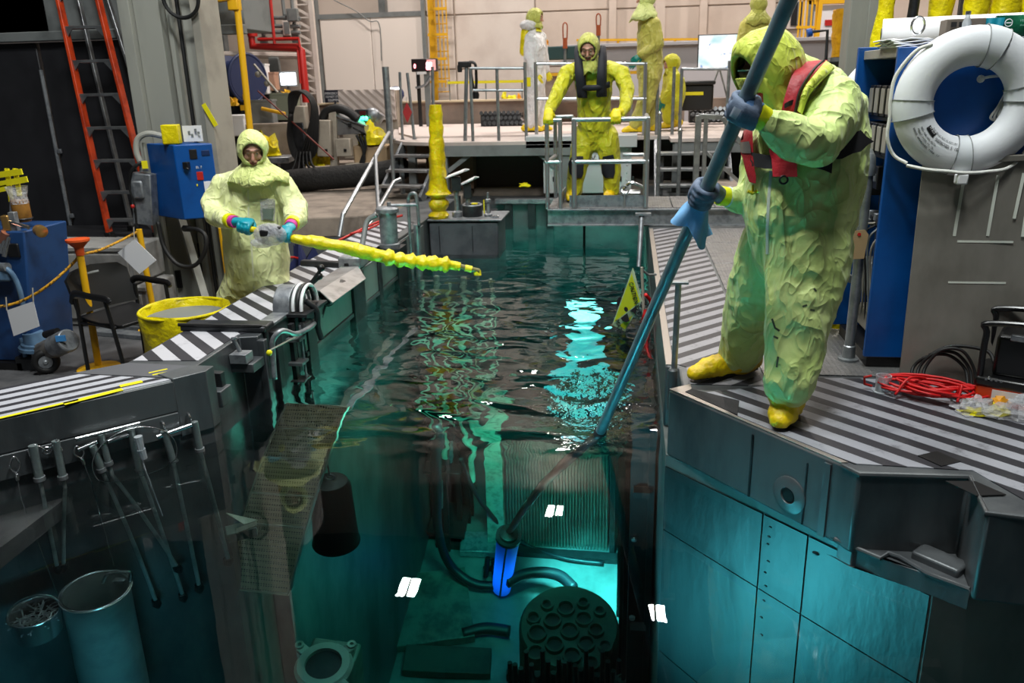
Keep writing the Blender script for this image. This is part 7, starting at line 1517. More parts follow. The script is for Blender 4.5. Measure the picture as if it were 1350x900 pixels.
def grip(root, g, axis, wrist, nrm, m, k=1.0, pr=.036, cuff=None, name='glove', cdir=None):
    """hand closed round a bar: palm, four fingers wrapped round it and an opposed thumb. axis points to the thumb side"""
    a = V(axis).normalized(); d = V(g)-V(wrist); d = (d-a*d.dot(a)).normalized(); n = V(nrm); n = (n-a*n.dot(a)-d*n.dot(d)).normalized()
    g = V(g); R = pr+.011*k; mb = MB()
    P = lambda x, y, z: g+d*x+n*y+a*z
    mb.tube([V(wrist), P(-.075*k, R*.75, 0), P(-.03*k, R+.008*k, .002*k), P(.004, R+.006*k, 0)], [(.030*k, .034*k), (.024*k, .040*k), (.020*k, .044*k), (.015*k, .043*k)], 14, False, tuple(n), True)
    for i, (ln, r) in enumerate(((235, .0125), (250, .013), (240, .0125), (215, .011))):
        off = (.033-.0225*i)*k; th0 = 96; pts = [P(math.cos(math.radians(th0-ln*q/9))*(R+.003*math.sin(i)), math.sin(math.radians(th0-ln*q/9))*R, off) for q in range(10)]
        mb.tube(pts, [r*k*(1.12-.03*q if q not in (3, 6) else 1.18-.03*q) for q in range(10)], 8, round_ends=True)
    mb.tube([P(-.062*k, R*.55, .026*k), P(-R*.95-.010*k, .004, .045*k), P(-R*.75, -R*.72, .040*k), P(-.002, -R*1.12, .030*k), P(R*.55, -R*1.05, .024*k)], [.020*k, .016*k, .0145*k, .0135*k, .011*k], 8, round_ends=True)
    h = bake(mb, name, m, root, .0042*k, 2)
    if cuff:
        w_ = V(wrist); t = V(cdir).normalized() if cdir is not None else (P(-.075*k, R*.75, 0)-w_).normalized(); p = w_+t*.012
        for (m_, l, r) in cuff: MB().lathe([(r*.96, -.002), (r, .006), (r*1.02, l-.006), (r*.97, l)], p-t*l, tuple(t), 20).done('cuff', m_, h); p = p-t*(l-.004)
    return h
def openhand(root, wrist, d, n, m, k=1.0, flip=1, name='glove'):
    """relaxed hand: palm, four slightly curled fingers of unequal length, thumb off the side"""
    d = V(d).normalized(); n = V(n); n = (n-d*n.dot(d)).normalized(); s = d.cross(n)*flip; w_ = V(wrist); mb = MB()
    P = lambda x, y, z: w_+d*x*k+n*y*k+s*z*k
    mb.tube([P(-.02, 0, 0), P(.03, 0, 0), P(.085, .004, 0)], [(.022*k, .028*k), (.018*k, .038*k), (.014*k, .042*k)], 12, False, tuple(n), True)
    for i, ln in enumerate((.070, .080, .074, .058)):
        z = .031-.021*i; mb.tube([P(.078, .004, z), P(.085+ln*.45, -.004, z*1.15), P(.085+ln*.8, -.020, z*1.2), P(.085+ln, -.040, z*1.2)], [.0115*k, .011*k, .010*k, .0085*k], 8, round_ends=True)
    mb.tube([P(.018, -.004, .026), P(.05, -.014, .052), P(.085, -.026, .060)], [.016*k, .0135*k, .010*k], 8, round_ends=True)
    return bake(mb, name, m, root, .005*k, 2)
def boot(root, heel, toe, top, m=BOOT, k=1.0, z0=.012, name='boot_cover', rt=.072):
    h, t = V(heel), V(toe); d = (t-h).normalized(); mb = MB(); Z = V(0, 0, 1)
    mb.tube([h+Z*.05*k, h+(t-h)*.35+Z*.055*k, h+(t-h)*.72+Z*.045*k, t-d*.02+Z*.030*k], [(.050*k, .050*k), (.055*k, .060*k), (.056*k, .046*k), (.040*k, .030*k)], 14, False, tuple(d.cross(Z)), True)
    mb.tube([h+d*.05+Z*.05*k, V(top)], [.064*k, rt*k], 14, round_ends=True)
    b = bake(mb, name, m, root, .009, 3, (.006, 18, 22, 3.3), z0+.012)
    mb = MB(); mb.tube([h+Z*.016, h+(t-h)*.4+Z*.016, t-d*.01+Z*.016], [(.048*k, .014), (.056*k, .014), (.036*k, .012)], 12, False, tuple(d.cross(Z)), True)
    s = bake(mb, 'sole', SOLE, b, .008, 2, None, z0)
    return b
def coverall(root, m, torso, arms, legs, f, vox=.014, wr_=(.010, 7, 5, 1.0), it=4):
    mb = MB(); mb.tube([p for p, a, b in torso], [(a, b) for p, a, b in torso], 20, False, tuple(f), True)
    for ch in list(arms)+list(legs): mb.tube([p for p, r in ch], [r for p, r in ch], 16, round_ends=True)
    return bake(mb, 'coverall', m, root, vox, it, wr_)
def fr(f, up): f = V(f).normalized(); u = V(up); u = (u-f*u.dot(f)).normalized(); r = u.cross(f); return Matrix((r, u, f)).transposed()
# ---------------------------------------------------------------- the worker with the long pole, right foreground
f1 = V(-.82, -.57, 0).normalized()
W0 = G(790, 572, WZ); H1 = Y(978, 142, 3.36); pd = (H1-W0).normalized()
def onpole(py):
    lo, hi = 0, 3.6
    for _ in range(40):
        mid = (lo+hi)/2; c_ = RM.transposed() @ (W0+pd*mid-CAM); y_ = 450+FP*c_.y/c_.z
        if y_ > py: lo = mid
        else: hi = mid
    return W0+pd*lo
H2 = onpole(258)
p1 = thing('person', 'worker in yellow green coverall and red life vest holding a long pole over the pool', 'person', V(.80, 3.75, .012))
YY = lambda a: Y(*a)
tor = [(YY((1052, 325, 3.78)), .20, .22), (YY((1054, 285, 3.78)), .235, .255), (YY((1060, 230, 3.80)), .235, .265), (YY((1066, 180, 3.82)), .215, .265), (YY((1068, 140, 3.82)), .18, .25), (YY((1058, 112, 3.80)), .12, .17), (YY((1042, 95, 3.76)), .08, .09)]
armN = [(YY((1080, 138, 3.74)), .12), (YY((1098, 138, 3.62)), .118), (YY((1088, 168, 3.52)), .108), (YY((1072, 190, 3.44)), .098), (YY((1046, 182, 3.39)), .080), (YY((1028, 171, 3.36)), .066), (YY((1018, 165, 3.345)), .058)]
armF = [(YY((1030, 150, 3.9)), .10), (YY((1008, 190, 4.0)), .10), (YY((1003, 235, 4.0)), .095), (YY((992, 262, 3.95)), .082), (YY((975, 262, 3.91)), .062), (YY((967, 260.5, 3.89)), .052)]
legN = [(YY((1066, 318, 3.70)), .185), (YY((1062, 370, 3.64)), .168), (YY((1052, 425, 3.57)), .138), (YY((1045, 475, 3.53)), .118), (YY((1041, 504, 3.51)), .108)]
legF = [(YY((1026, 318, 3.90)), .165), (YY((1006, 370, 3.98)), .155), (YY((989, 420, 4.06)), .135), (YY((978, 455, 4.11)), .112), (YY((975, 464, 4.12)), .104)]
cv = coverall(p1, SUIT_MAIN, tor, [armN, armF], [legN, legF], f1, .0125, (.010, 7, 5.5, 1.7), 3)
hc = YY((1009, 93, 3.66)); hf = V(-.78, -.52, -.42); HM = fr(hf, (0, 0, 1))
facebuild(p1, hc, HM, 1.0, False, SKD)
ax_ = V(-.57, .82, 0)
hd1 = hoodbuild(p1, hc, HM, HOODM, 1.12, (.062, .088), [(hc+V(-.02, -.03, -.03), .105, .10, f1, ax_), (hc+V(.02, .0, -.09), .105, .11, f1, ax_), (hc+V(.05, .02, -.14), .115, .125, f1, ax_), (hc+V(.075, .03, -.18), .13, .15, f1, ax_)], 2.0)
msk = thing('x', '', '', (0, 0, 0)) if False else None
mk = MB(); mk.ball(hc+HM @ V(0, -.062, .078), V(.052, .042, .050), 14, HM); mk.cyl(hc+HM @ V(.0, -.07, .10), hc+HM @ V(0, -.075, .148), .032, .028, 14); mo_ = bake(mk, 'respirator', mat('respirator_grey', (52, 46, 48), .5), p1, .006, 2)
for s in (-1, 1): MB().lathe([(.034, 0), (.034, .022), (.028, .026), (0, .026)], hc+HM @ V(s*.048, -.075, .088), tuple(HM @ V(s*.8, -.1, .5)), 16).done('filter', RED, mo_)
gm = MB(); gm.tube([hc+HM @ V(x, .022, z) for x, z in ((-.088, .02), (-.07, .075), (-.03, .100), (.03, .100), (.07, .075), (.088, .02))], [(.006, .024)]*6, 8, False, tuple(HM @ V(0, 0, 1)))
gm.done('safety_glasses', BLACK, p1, smooth=60); MB().tube([hc+HM @ V(-.086, .038, .05), hc+HM @ V(-.03, .05, .106), hc+HM @ V(.03, .05, .106), hc+HM @ V(.086, .038, .05)], .003, 6).done('glasses_rim', BRIGHT, p1)
ca = Cast(cv)
c1 = [(CUFFY, .062, .046), (CUFFW, .022, .050)]
wN = YY((999, 152, 3.325)); wF = YY((950, 258, 3.86))
gN = grip(p1, H1, pd, wN, (-.05, -1, .15), GLN, 1.12, .031, c1, 'glove', wN-YY((1028, 171, 3.36)))
grip(p1, H2, pd, wF, (.1, 1, .0), GLN, 1.08, .031, [(CUFFY, .050, .044), (CUFFW, .020, .047)], 'glove', wF-YY((975, 262, 3.91)))
aa = (H1-wN); aa = (aa-pd*aa.dot(pd)).normalized()
MB().tube([wN-aa*.004, wN+aa*.02, wN+aa*.05], [.047, .050, .050], 18).done('knit_cuff', GLC, gN, smooth=60)
cg_ = Cast(gN); lg = cg_.strip([(959, 158, 967, 163), (968, 140, 978, 145)], 'glove_print', mat('glove_print', (150, 158, 172), .6), gN, .001, .0015, 3)
cgl = [cg_(961+3.1*i, 154.5-2.6*i, .003) for i in range(3)]
boot(p1, G(1041, 541, .01), G(1026, 566, .01), YY((1037, 520, 3.53)), BOOT, 1.12, .012)
boot(p1, G(990, 487, .01), G(912, 501, .01), YY((974, 474, 4.12)), BOOT, 1.12, .012)
# zip, stains, belt, life vest
ca.band([(1017, 225), (1014, 260), (1012, 300), (1012, 335)], 4, 'zip_strip', mat('zip_white', (206, 214, 200), .5), p1, .003, .004)
STN = mat('dark_stain', (70, 84, 60), .7)
for a in ([(1018, 420), (1022, 432), (1028, 436)], [(1020, 443), (1026, 446)], [(1026, 470), (1024, 484)], [(1058, 404), (1064, 402)], [(1073, 380), (1076, 384)], [(1068, 408), (1074, 409)]): ca.band(a, 2.6, 'dirt_mark', STN, cv, .0012, .001)
BELT = mat('black_webbing', (20, 20, 24), .7)
torso_tree('t1', tor, f1); ct_ = Cast('t1')
ct_.band([(1128, 180), (1116, 192), (1098, 201), (1074, 207)], 19, 'belt', BELT, p1, .060, .06)
ct_.band([(1000, 212), (1018, 216), (1034, 216)], 18, 'belt', BELT, p1, .045, .008)
ct_.strip([(1072, 203, 1094, 200), (1073, 222, 1092, 230)], 'belt_tail', BELT, p1, .066, .02)
VR = mat('life_vest_red', (170, 22, 36), .55, 0, (7, (140, 14, 28), .4, .7), (22, .006))
def ystrip(rows, name, m, parent, th=.02, n=4):
    """padded band over given edge points (pixel, pixel, depth) left and right"""
    L_ = bez([Y(*r[:3]) for r in rows], 4); R_2 = bez([Y(*r[3:]) for r in rows], 4); nd = V(-.25, -.95, .2).normalized(); mb = MB()
    A = [[mb.bm.verts.new(a+(b-a)*(i/n)+nd*.012*math.sin(math.pi*i/n)) for i in range(n+1)] for a, b in zip(L_, R_2)]
    B = [[mb.bm.verts.new(a+(b-a)*(i/n)-nd*th) for i in range(n+1)] for a, b in zip(L_, R_2)]
    for Q in (A, B):
        for a, b in zip(Q, Q[1:]):
            for i in range(n): mb.bm.faces.new((a[i], a[i+1], b[i+1], b[i]))
    for a, b in ((A, B),):
        for k in range(len(a)-1):
            for i in (0, n): mb.bm.faces.new((a[k][i], a[k+1][i], b[k+1][i], b[k][i]))
        for k in (0, len(a)-1):
            for i in range(n): mb.bm.faces.new((a[k][i], a[k][i+1], b[k][i+1], b[k][i]))
    return mb.done(name, m, parent, smooth=60)
vs1 = ystrip([(1058, 82, 3.66, 1091, 79, 3.70), (1045, 98, 3.54, 1078, 92, 3.56), (1036, 122, 3.50, 1060, 117, 3.49), (1030, 148, 3.49, 1051, 150, 3.47), (1028, 172, 3.51, 1050, 176, 3.49)], 'vest_panel', VR, p1, .05)
ct_.strip([(1026, 190, 1053, 192), (1025, 203, 1055, 204), (1027, 233, 1056, 233)], 'vest_panel', VR, p1, .055, .06, 5)
ct_.strip([(989, 178, 1003, 172), (990, 205, 1004, 208), (995, 228, 1006, 232), (999, 240, 1006, 242)], 'vest_panel', VR, p1, .045, .05, 4)
ystrip([(1084, 79, 3.68, 1089, 80, 3.69), (1070, 92, 3.545, 1074, 95, 3.55), (1053, 119, 3.478, 1057, 120, 3.478), (1046, 149, 3.462, 1050, 150, 3.46)], 'black_piping', BELT, vs1, .006, 2)
ystrip([(1034, 137, 3.474, 1046, 131, 3.47), (1034, 143, 3.474, 1045, 138, 3.47)], 'vest_patch', BELT, vs1, .004, 2)
ystrip([(1089, 80, 3.66, 1100, 88, 3.64), (1077, 94, 3.52, 1086, 101, 3.51), (1059, 118, 3.475, 1067, 123, 3.47), (1051, 146, 3.465, 1057, 150, 3.455)], 'shoulder_fold', HOODM, p1, .04, 3)
ct_.strip([(990, 190, 1001, 189), (991, 204, 1002, 205)], 'reflective_tab', ALU, p1, .050, .004, 3)
MB().torus(ct_(1038, 237, .055), .016, .004, (0, -1, 0), 18, 6).done('ring', BLACK, p1)
q_ = ca(997, 255, .02); MB().tube([q_+V(-.02, 0, .01), q_, q_+V(.02, -.005, .012)], .008, 6).cyl(q_+V(0, 0, .035), q_, .005).done('yellow_whistle', YTAPE, p1)
# the pole itself and the blue wipe round it
pl = thing('long_pole', 'long grey blue pole held by the right worker and dipping into the water', 'pole', W0)
top_ = W0+pd*((H1-W0).length+1.25); PM = mat('pole_enamel', (118, 140, 148), .32, .15, (6, (96, 116, 126), .4, .7))
ub = RZ(672, 700, -5.7)
MB().cyl(W0-pd*.02, top_, .028, .031, 22).done('pole_tube', PM, pl)
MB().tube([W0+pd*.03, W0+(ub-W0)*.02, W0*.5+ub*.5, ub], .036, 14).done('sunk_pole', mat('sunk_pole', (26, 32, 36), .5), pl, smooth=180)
bw = thing('blue_wipe', 'light blue paper wipe wrapped round the pole under the lower glove', 'cloth', onpole(285))
BW = mat('blue_paper', (126, 182, 232), .75, 0, (6, (104, 160, 216), .4, .7)); tb_ = onpole(266)
rows = []; tc_ = (CAM-tb_); tc_ = (tc_-pd*tc_.dot(pd)).normalized(); lt_ = pd.cross(tc_)
for j in range(12):
    k = j/11; r = []
    for i in range(27):
        u = -1+2*i/26; an = u*(2.5-.75*k)+.5; rad = .034+(.040+.012*math.sin(7*u+1))*k+.010*k*math.sin(11*u+3*k); L = k*(.125+.045*math.sin(2.2*u+.5)+.02*math.sin(6*u))
        r.append(tb_-pd*L+V(0, 0, -.015*k*k)+tc_*math.cos(an)*rad*.8+lt_*math.sin(an)*rad*(1+.25*k))
    rows.append(r)
MB().sheet(rows, .003).done('wipe_sheet', BW, bw, smooth=60)
# ---------------------------------------------------------------- the worker with the yellow sleeved tool, left
p2 = thing('person', 'worker in pale yellow coverall holding a yellow wrapped tool at the left curb', 'person', V(-3.08, 6.15, FZ))
y2 = 6.1; f2 = V(.22, -.97, 0).normalized(); S2 = lambda a, b, c=y2: Y(a, b, c)
tor2_ = 0
tor = [(S2(340, 375), .19, .23), (S2(339, 340), .21, .255), (S2(335, 300), .20, .25), (S2(333, 262), .19, .255), (S2(333, 240), .15, .235), (S2(333, 225), .09, .13), (S2(333, 212), .06, .07)]
aL = [(S2(314, 240), .09), (S2(296, 243), .094), (S2(281, 270, 6.02), .092), (S2(284, 285, 5.92), .085), (S2(294, 288, 5.84), .068), (S2(300, 291, 5.79), .056)]
aR = [(S2(354, 240), .09), (S2(372, 244), .094), (S2(389, 272, 6.08), .092), (S2(390, 288, 5.98), .084), (S2(389, 291, 5.92), .070), (S2(387, 294, 5.87), .058)]
def foot2(dx): return V(-3.06+dx, 6.15, FZ)
lL = [(S2(324, 370), .17), (V(-3.19, 6.12, -.15), .15), (V(-3.21, 6.13, -.42), .125), (foot2(-.15)+V(0, 0, .08), .10)]
lR = [(S2(354, 370), .17), (V(-2.985, 6.12, -.15), .14), (V(-3.0, 6.13, -.42), .11), (V(-3.01, 6.15, FZ+.08), .09)]
cv2 = coverall(p2, SUIT_PALE, tor, [aL, aR], [lL, lR], f2, .015, (.009, 6, 4, 4.1), 3)
h2c = S2(333, 197, 6.0); hf2 = V(.34, -.80, -.34); HM2 = fr(hf2, (.05, 0, 1)); facebuild(p2, h2c+HM2 @ V(0, -.005, .022), HM2, .98)
X2, Y2 = V(.97, .22, 0), V(-.22, .97, 0)
hoodbuild(p2, h2c, HM2, HOODP, .98, (.079, .084), [(h2c+V(0, .045, -.06), .082, .075, X2, Y2), (h2c+V(0, .045, -.11), .105, .10, X2, Y2), (h2c+V(0, .05, -.15), .165, .14, X2, Y2), (h2c+V(.0, .06, -.195), .225, .185, X2, Y2), (h2c+V(.0, .05, -.25), .235, .215, X2, Y2)], 5.0)
tA, tB = S2(328, 301, 5.66), S2(384, 314, 5.66); ta = (tB-tA).normalized()
gA, gB = S2(323, 300, 5.66), S2(376, 311, 5.66)
k2 = [(GLP, .050, .046), (CUFFY, .050, .056)]
wA, wB = S2(309, 292, 5.74), S2(383, 298, 5.80)
grip(p2, gA, ta, wA, (0, -1, .2), GLT, 1.15, .022, k2, 'glove', wA-S2(298, 290, 5.80)); grip(p2, gB, -ta, wB, (0, -1, .3), GLT, 1.15, .022, k2, 'glove', wB-S2(387, 292, 5.88))
boot(p2, foot2(-.15)+V(0, .08, 0), foot2(-.12)+V(.02, -.18, 0), foot2(-.15)+V(0, 0, .14), BOOT, 1.1, FZ); boot(p2, V(-3.0, 6.23, FZ), V(-2.97, 5.97, FZ), V(-3.01, 6.15, FZ+.14), BOOT, 1.1, FZ)
ca2 = Cast(cv2); ca2.strip([(343, 262, 362, 262), (343, 276, 362, 276), (344, 290, 361, 291)], 'clear_pocket', BAG, p2, .012, .006, 3); ca2.strip([(346, 274, 359, 274), (347, 288, 358, 289)], 'pocket_meter', mat('grey_meter', (120, 136, 128), .5), p2, .022, .010, 3)
ca2.band([(327, 250), (328, 290), (332, 330), (335, 380)], 2.2, 'zip_strip', mat('zip_pale', (222, 226, 190), .5), p2, .002, .003)
yt = thing('sleeved_tool', 'long tool in bunched yellow plastic held out over the pool by the left worker', 'tool', tA)
tip = Y(632, 357, 6.1); m0 = tA; pth = [tA-ta*.05, tA, tB, Y(450, 325, 5.72), Y(520, 341, 5.85), Y(590, 349, 6.02), Y(606, 351, 6.06)]
cp_ = bez(pth, 22); n = len(cp_); rad = []
for i, p in enumerate(cp_):
    c_ = RM.transposed() @ (p-CAM); px = 675+FP*c_.x/c_.z
    if px < 384: r = .022
    elif px < 420: r = .030+.016*(px-384)/36
    elif px < 505: r = .048-.004*math.sin(px*.09)
    elif px < 592: r = .054+.010*math.sin(px*.42)+.006*math.sin(px*.9+1)+.018*noise.noise(V(px*.11, 0, 0))
    else: r = .034
    rad.append(r)
mb = MB(); rr = []
for i, p in enumerate(cp_):
    t = (cp_[min(i+1, n-1)]-cp_[max(i-1, 0)]); a, b = frame(t); rr.append([mb.bm.verts.new(p+(a*math.cos(q)+b*math.sin(q))*rad[i]*(1+.24*noise.noise(V(math.cos(q)*1.6, i*.34, math.sin(q)*1.6))+.12*noise.noise(V(math.cos(q)*4, i*.7, math.sin(q)*4))*(rad[i] > .045)*(rad[i] > .023))) for q in [2*math.pi*j/18 for j in range(18)]])
for a, b in zip(rr, rr[1:]): mb.link(a, b)
mb.bm.faces.new(rr[0][::-1]); mb.bm.faces.new(rr[-1]); mb.done('yellow_sleeve', YEL, yt, smooth=180)
MB().cyl(cp_[-1], tip, .022, .018, 12).done('tool_rod', mat('taped_rod', (116, 112, 60), .5), yt); MB().cyl(Y(613, 353, 6.07), Y(622, 355, 6.08), .027, None, 12).done('tape_band', YTAPE, yt)
crumple(Y(629, 358, 6.1)-V(0, 0, .03), .045, .035, .06, 3.9, 12, 8).done('tip_wrap', YTAPE, yt, smooth=40)
bg2 = thing('clear_bag', 'clear bag with a dark instrument held between the left worker gloves', 'bag', S2(352, 312, 5.62))
MB().ball(S2(356, 309, 5.60), V(.13, .05, .085), 16).done('bag_film', BAG, bg2, smooth=180); MB().ball(S2(345, 320, 5.60), V(.09, .03, .04), 12).done('bag_film', BAG, bg2, smooth=180)
MB().box(S2(357, 303, 5.60), (.17, .05, .06)).box(S2(350, 307, 5.58), (.07, .06, .05)).done('instrument', BLACK, bg2, bev=.01)
# ---------------------------------------------------------------- the worker in the cage on the bridge
p3 = thing('person', 'worker in bright yellow suit with black harness and knee pads in the cage', 'person', V(-.33, 9.32, .20))
f3 = V(0, -1, 0); S3 = lambda a, b, c=9.3: Y(a, b, c); bz3 = .198
tor = [(S3(784, 182, 9.42), .15, .17), (S3(784, 162, 9.38), .165, .19), (S3(783, 135, 9.32), .155, .18), (S3(783, 108, 9.25), .155, .20), (S3(783, 92, 9.22), .13, .205), (S3(781, 82, 9.18), .07, .10)]
aL = [(S3(763, 92, 9.22), .09), (S3(748, 97, 9.18), .09), (S3(737, 120, 9.05), .075), (S3(727, 140, 8.9), .062), (S3(723, 149, 8.82), .050)]
aR = [(S3(802, 92, 9.22), .09), (S3(819, 97, 9.18), .09), (S3(827, 120, 9.08), .075), (S3(824, 140, 8.92), .062), (S3(820, 150, 8.83), .050)]
lL = [(S3(771, 180, 9.42), .14), (S3(767, 200, 9.38), .122), (S3(762, 220, 9.34), .105), (S3(758, 242, 9.34), .09), (S3(757, 252, 9.35), .085)]
lR = [(S3(798, 180, 9.42), .14), (S3(803, 200, 9.38), .122), (S3(806, 220, 9.34), .105), (S3(806, 242, 9.34), .09), (S3(806, 252, 9.35), .085)]
cv3 = coverall(p3, SUIT_YEL, tor, [aL, aR], [lL, lR], f3, .016, (.009, 7, 5, 2.6), 4)
h3 = S3(776, 63, 9.08); HM3 = fr((-.05, -.85, -.45), (0, 0, 1)); facebuild(p3, h3+HM3 @ V(0, -.003, .026), HM3, 1.04, True)
hoodbuild(p3, h3, HM3, HOODY, .98, (.086, .098), [(h3+V(0, .055, -.05), .088, .08, V(1, 0, 0), V(0, 1, 0)), (h3+V(0, .05, -.12), .10, .10, V(1, 0, 0), V(0, 1, 0)), (h3+V(0, .045, -.19), .115, .12, V(1, 0, 0), V(0, 1, 0)), (h3+V(0, .03, -.255), .115, .13, V(1, 0, 0), V(0, 1, 0))], 7.0)
gz = bz+dzt; rA = V(S3(719, 156, BY).x, BY+.0, gz); rB = V(S3(812, 157, BY).x, BY, gz)
grip(p3, V(rA.x+.03, BY+.02, gz), (1, 0, 0), S3(723, 146, 8.80), (0, -.3, 1), GLY, 1.2, .024); grip(p3, V(rB.x, BY, gz), (-1, 0, 0), S3(819, 147, 8.82), (0, -.3, 1), GLY, 1.2, .026)
for px in (757, 805): g_ = G(px, 258, bz3); boot(p3, V(g_.x, 9.40, bz3), V(g_.x-.01, 9.14, bz3), S3(px, 250, 9.35), BOOT, 1.1, bz3)
ca3 = Cast(cv3); HB = mat('black_harness', (22, 24, 34), .7)
ystrip([(758, 60, 9.17, 766, 60, 9.17), (757, 74, 9.06, 767, 74, 9.06), (758, 100, 9.0, 770, 100, 9.0), (761, 128, 9.06, 772, 128, 9.06)], 'harness_panel', HB, p3, .06); ystrip([(790, 60, 9.17, 797, 60, 9.17), (789, 74, 9.06, 798, 74, 9.06), (787, 100, 9.0, 798, 100, 9.0), (786, 127, 9.06, 798, 126, 9.06)], 'harness_panel', HB, p3, .06)
ystrip([(767, 112, 9.03, 767, 119, 9.03), (779, 112, 9.02, 779, 119, 9.02), (791, 111, 9.02, 791, 118, 9.02), (803, 107, 9.06, 803, 114, 9.06)], 'harness_strap', HB, p3, .04)
for a in ([(755, 206, 768, 206), (751, 216, 769, 214), (752, 228, 768, 228), (757, 234, 766, 234)], [(796, 206, 808, 204), (794, 216, 810, 214), (795, 228, 810, 228), (799, 234, 808, 234)]): ca3.strip(a, 'knee_pad', HB, p3, .018, .022, 4)
# ---------------------------------------------------------------- workers on the platform behind
def standing(label, yv, hd, sh, waist, hip, knees, feet, hands, f, suit, hood, glv, cape=True, k=1.0, face=True, zf=PZ+.03):
    """a figure from pixel landmarks at depth yv: head, shoulders (near, far), waist, hips, knees, feet; hands = list of (elbow, cuff, direction, depths)"""
    S = lambda a, c=0.0: Y(a[0], a[1], yv+c); f = V(f).normalized(); lt = V(-f.y, f.x, 0)
    base = S(hip); t = thing('person', label, 'person', V(base.x, yv, zf))
    P = S(hip); Wt = S(waist); N = (S(sh[0])+S(sh[1]))/2
    tor = [(P-V(0, 0, .06), .15*k, .17*k), (P+V(0, 0, .04), .17*k, .20*k), (Wt, .165*k, .19*k), (Wt*.4+N*.6, .165*k, .21*k), (N-V(0, 0, .03), .12*k, .20*k), (N+V(0, 0, .05), .065, .08)]
    arms = []
    for i, (el, cu, d_, c_) in enumerate(hands): s0 = S(sh[i], c_*.6); arms.append([(N*.5+s0*.5, .09*k), (s0-V(0, 0, .03), .092*k), (S(el, c_), .078*k), (S(cu, c_*1.1), .052*k)])
    legs = []
    for i, (kn, ft) in enumerate(zip(knees, feet)):
        dd = (-.10, .10)[i]; F_ = S(ft, dd); F_.z = zf; legs.append([(P+lt*0+V(0, dd, -.04), .14*k), (S(kn, dd), .11*k), (V(F_.x, yv+dd, zf+.12), .09*k)])
    cv_ = coverall(t, suit, tor, arms, legs, f, .02, (.010, 6, 4, yv), 4)
    hcn = S(hd); M_ = fr(f+V(0, 0, -.15), (0, 0, 1))
    if face: facebuild(t, hcn+M_ @ V(0, -.005, .022), M_, .95, False, None, .009)
    hoodbuild(t, hcn, M_, hood, .95, (.078, .088), [(hcn+V(0, 0, -.05), .09, .09, f, lt), (hcn+V(0, 0, -.12), .12, .13, f, lt), (hcn+V(0, 0, -.20), .17, .22, f, lt), (hcn+f*.02+V(0, 0, -.28), .19, .245, f, lt)] if cape else [(hcn+V(0, 0, -.05), .09, .09, f, lt), (hcn+V(0, 0, -.14), .11, .11, f, lt)], yv)
    for i, (el, cu, d_, c_) in enumerate(hands):
        if glv: openhand(t, S(cu, c_*1.1), V(d_), V(0, -1, .2), glv, 1.05, 1 if i else -1)
    for i, ft in enumerate(feet):
        dd = (-.10, .10)[i]; F_ = S(ft, dd); b0_ = V(F_.x, yv+dd, zf); boot(t, b0_-f*.10, b0_+f*.18, b0_+V(0, 0, .14), BOOT, 1.1, zf)
    return t, cv_, hcn, M_
p4, cv4, h4, M4 = standing('worker in a white coverall and yellow hood seen from the side on the platform', 12.9, (706, 24), ((700, 48), (712, 46)), (705, 85), (705, 108), ((704, 138), (710, 138)), ((700, 167), (712, 164)), [((698, 75), (706, 98), (.5, 0, -.9), -.16), ((716, 72), (720, 92), (.4, 0, -1), .16)], (1, -.15, 0), SUIT_WHITE, HOODY, GLY, False)
bpk = MB(); bpk.tube([Y(693, 42, 12.9), Y(691, 68, 12.9)], .07, 12, round_ends=True); bpk.done('yellow_air_pack', YEL, p4, smooth=60); MB().ball(Y(698, 33, 12.88), V(.15, .12, .08), 14).done('white_collar_hood', SUIT_WHITE, p4, smooth=180)
c4 = Cast(cv4); c4.strip([(706, 36, 713, 37), (706, 42, 713, 43)], 'shoulder_patch', YTAPE, p4, .02, .006, 3); c4.strip([(694, 102, 700, 102), (694, 114, 700, 114)], 'leg_patch', YTAPE, p4, .01, .006, 3); c4.strip([(719, 52, 723, 53), (719, 59, 723, 60)], 'orange_badge', OTAPE, p4, .02, .006, 2)
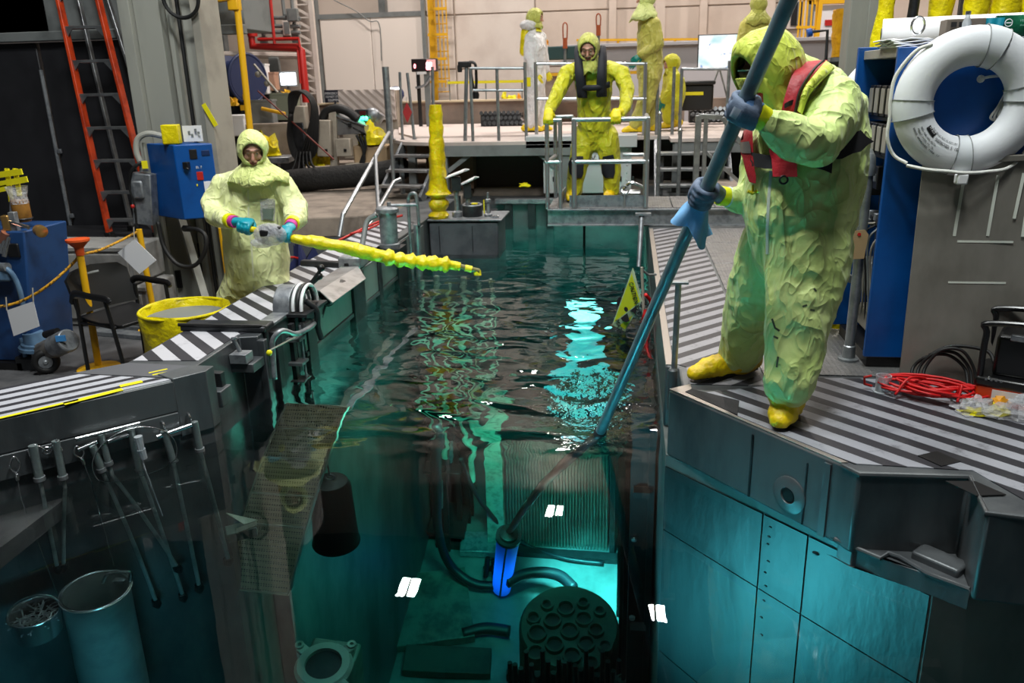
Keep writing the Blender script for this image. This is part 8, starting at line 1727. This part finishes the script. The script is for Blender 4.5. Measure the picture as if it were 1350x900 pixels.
p5, cv5, h5, M5 = standing('tall worker in olive yellow coverall with teal glove standing at the right platform edge', 12.3, (851, -2), ((862, 28), (850, 28)), (857, 70), (856, 98), ((853, 132), (858, 132)), ((838, 165), (856, 164)), [((868, 58), (846, 72), (-.75, -.1, -.5), -.2), ((852, 60), (842, 78), (-.7, 0, -.6), .14)], (-1, -.1, 0), SUIT_OLIVE, HOODP, GLG, True, 1.05)
p6, cv6, h6, M6 = standing('worker in bright yellow crouching behind the railing under the screen', 13.2, (885, 84), ((890, 98), (882, 98)), (890, 118), (888, 132), ((878, 134), (880, 136)), ((882, 152), (888, 152)), [((884, 120), (875, 132), (-.5, -.1, -.7), -.18), ((880, 118), (874, 130), (-.5, 0, -.7), .12)], (-1, -.3, -.2), SUIT_YEL, SUIT_YEL, GLG, False, .95)
p7, cv7, h7, M7 = standing('worker in an olive suit facing away behind the head of the pole worker', 13.4, (1000, 6), ((984, 30), (1014, 30)), (998, 60), (998, 90), ((992, 125), (1004, 125)), ((990, 160), (1006, 160)), [((978, 55), (980, 78), (0, 0, -1), -.1), ((1018, 55), (1016, 78), (0, 0, -1), .0)], (-.5, .85, 0), SUIT_OLIVE, HOODY, GLG, True, 1.0, False)
# ---------------------------------------------------------------- repeats share a group
GRP = {'life_ring': 'life rings hung on the blue rack', 'slim_post': 'slim grey posts on the platform', 'stanchion': 'yellow rope stanchions', 'hanging_sign': 'blank signs hanging on the rope', 'storage_crate': 'crates of the left hall bay', 'equipment_cabinet': 'cabinets of the left hall bay', 'yellow_bag': 'yellow bags of the left hall bay', 'wall_pipe': 'pipe runs on the bay wall', 'wall_conduit': 'conduits on the bay wall', 'junction_box': 'boxes on the bay wall', 'underwater_hose': 'hoses on the canal floor', 'wire_sling': 'wire slings on the rail', 'storage_locker': 'stacked pale lockers', 'lamp_reflector': 'lamp reflectors on the tank', 'platform_railing': 'platform railings', 'steel_stair': 'stairs to the platform', 'work_light': 'work lights', 'tube_bundle': 'tube bundles on the platform', 'hook_loop': 'rust coloured hook loops', 'floor_plate': 'plates on the canal floor', 'flat_bar': 'flat bars along the left wall', 'red_hose': 'red hoses along the curb', 'walkway_post': 'posts right of the cage', 'caged_ladder': 'yellow caged ladders', 'person': 'workers in protective suits'}
for o in list(COL.objects):
    if o.parent is None and o.get('category') and not o.get('group'):
        k = o.name.split('.')[0]
        if k in GRP: o['group'] = GRP[k]
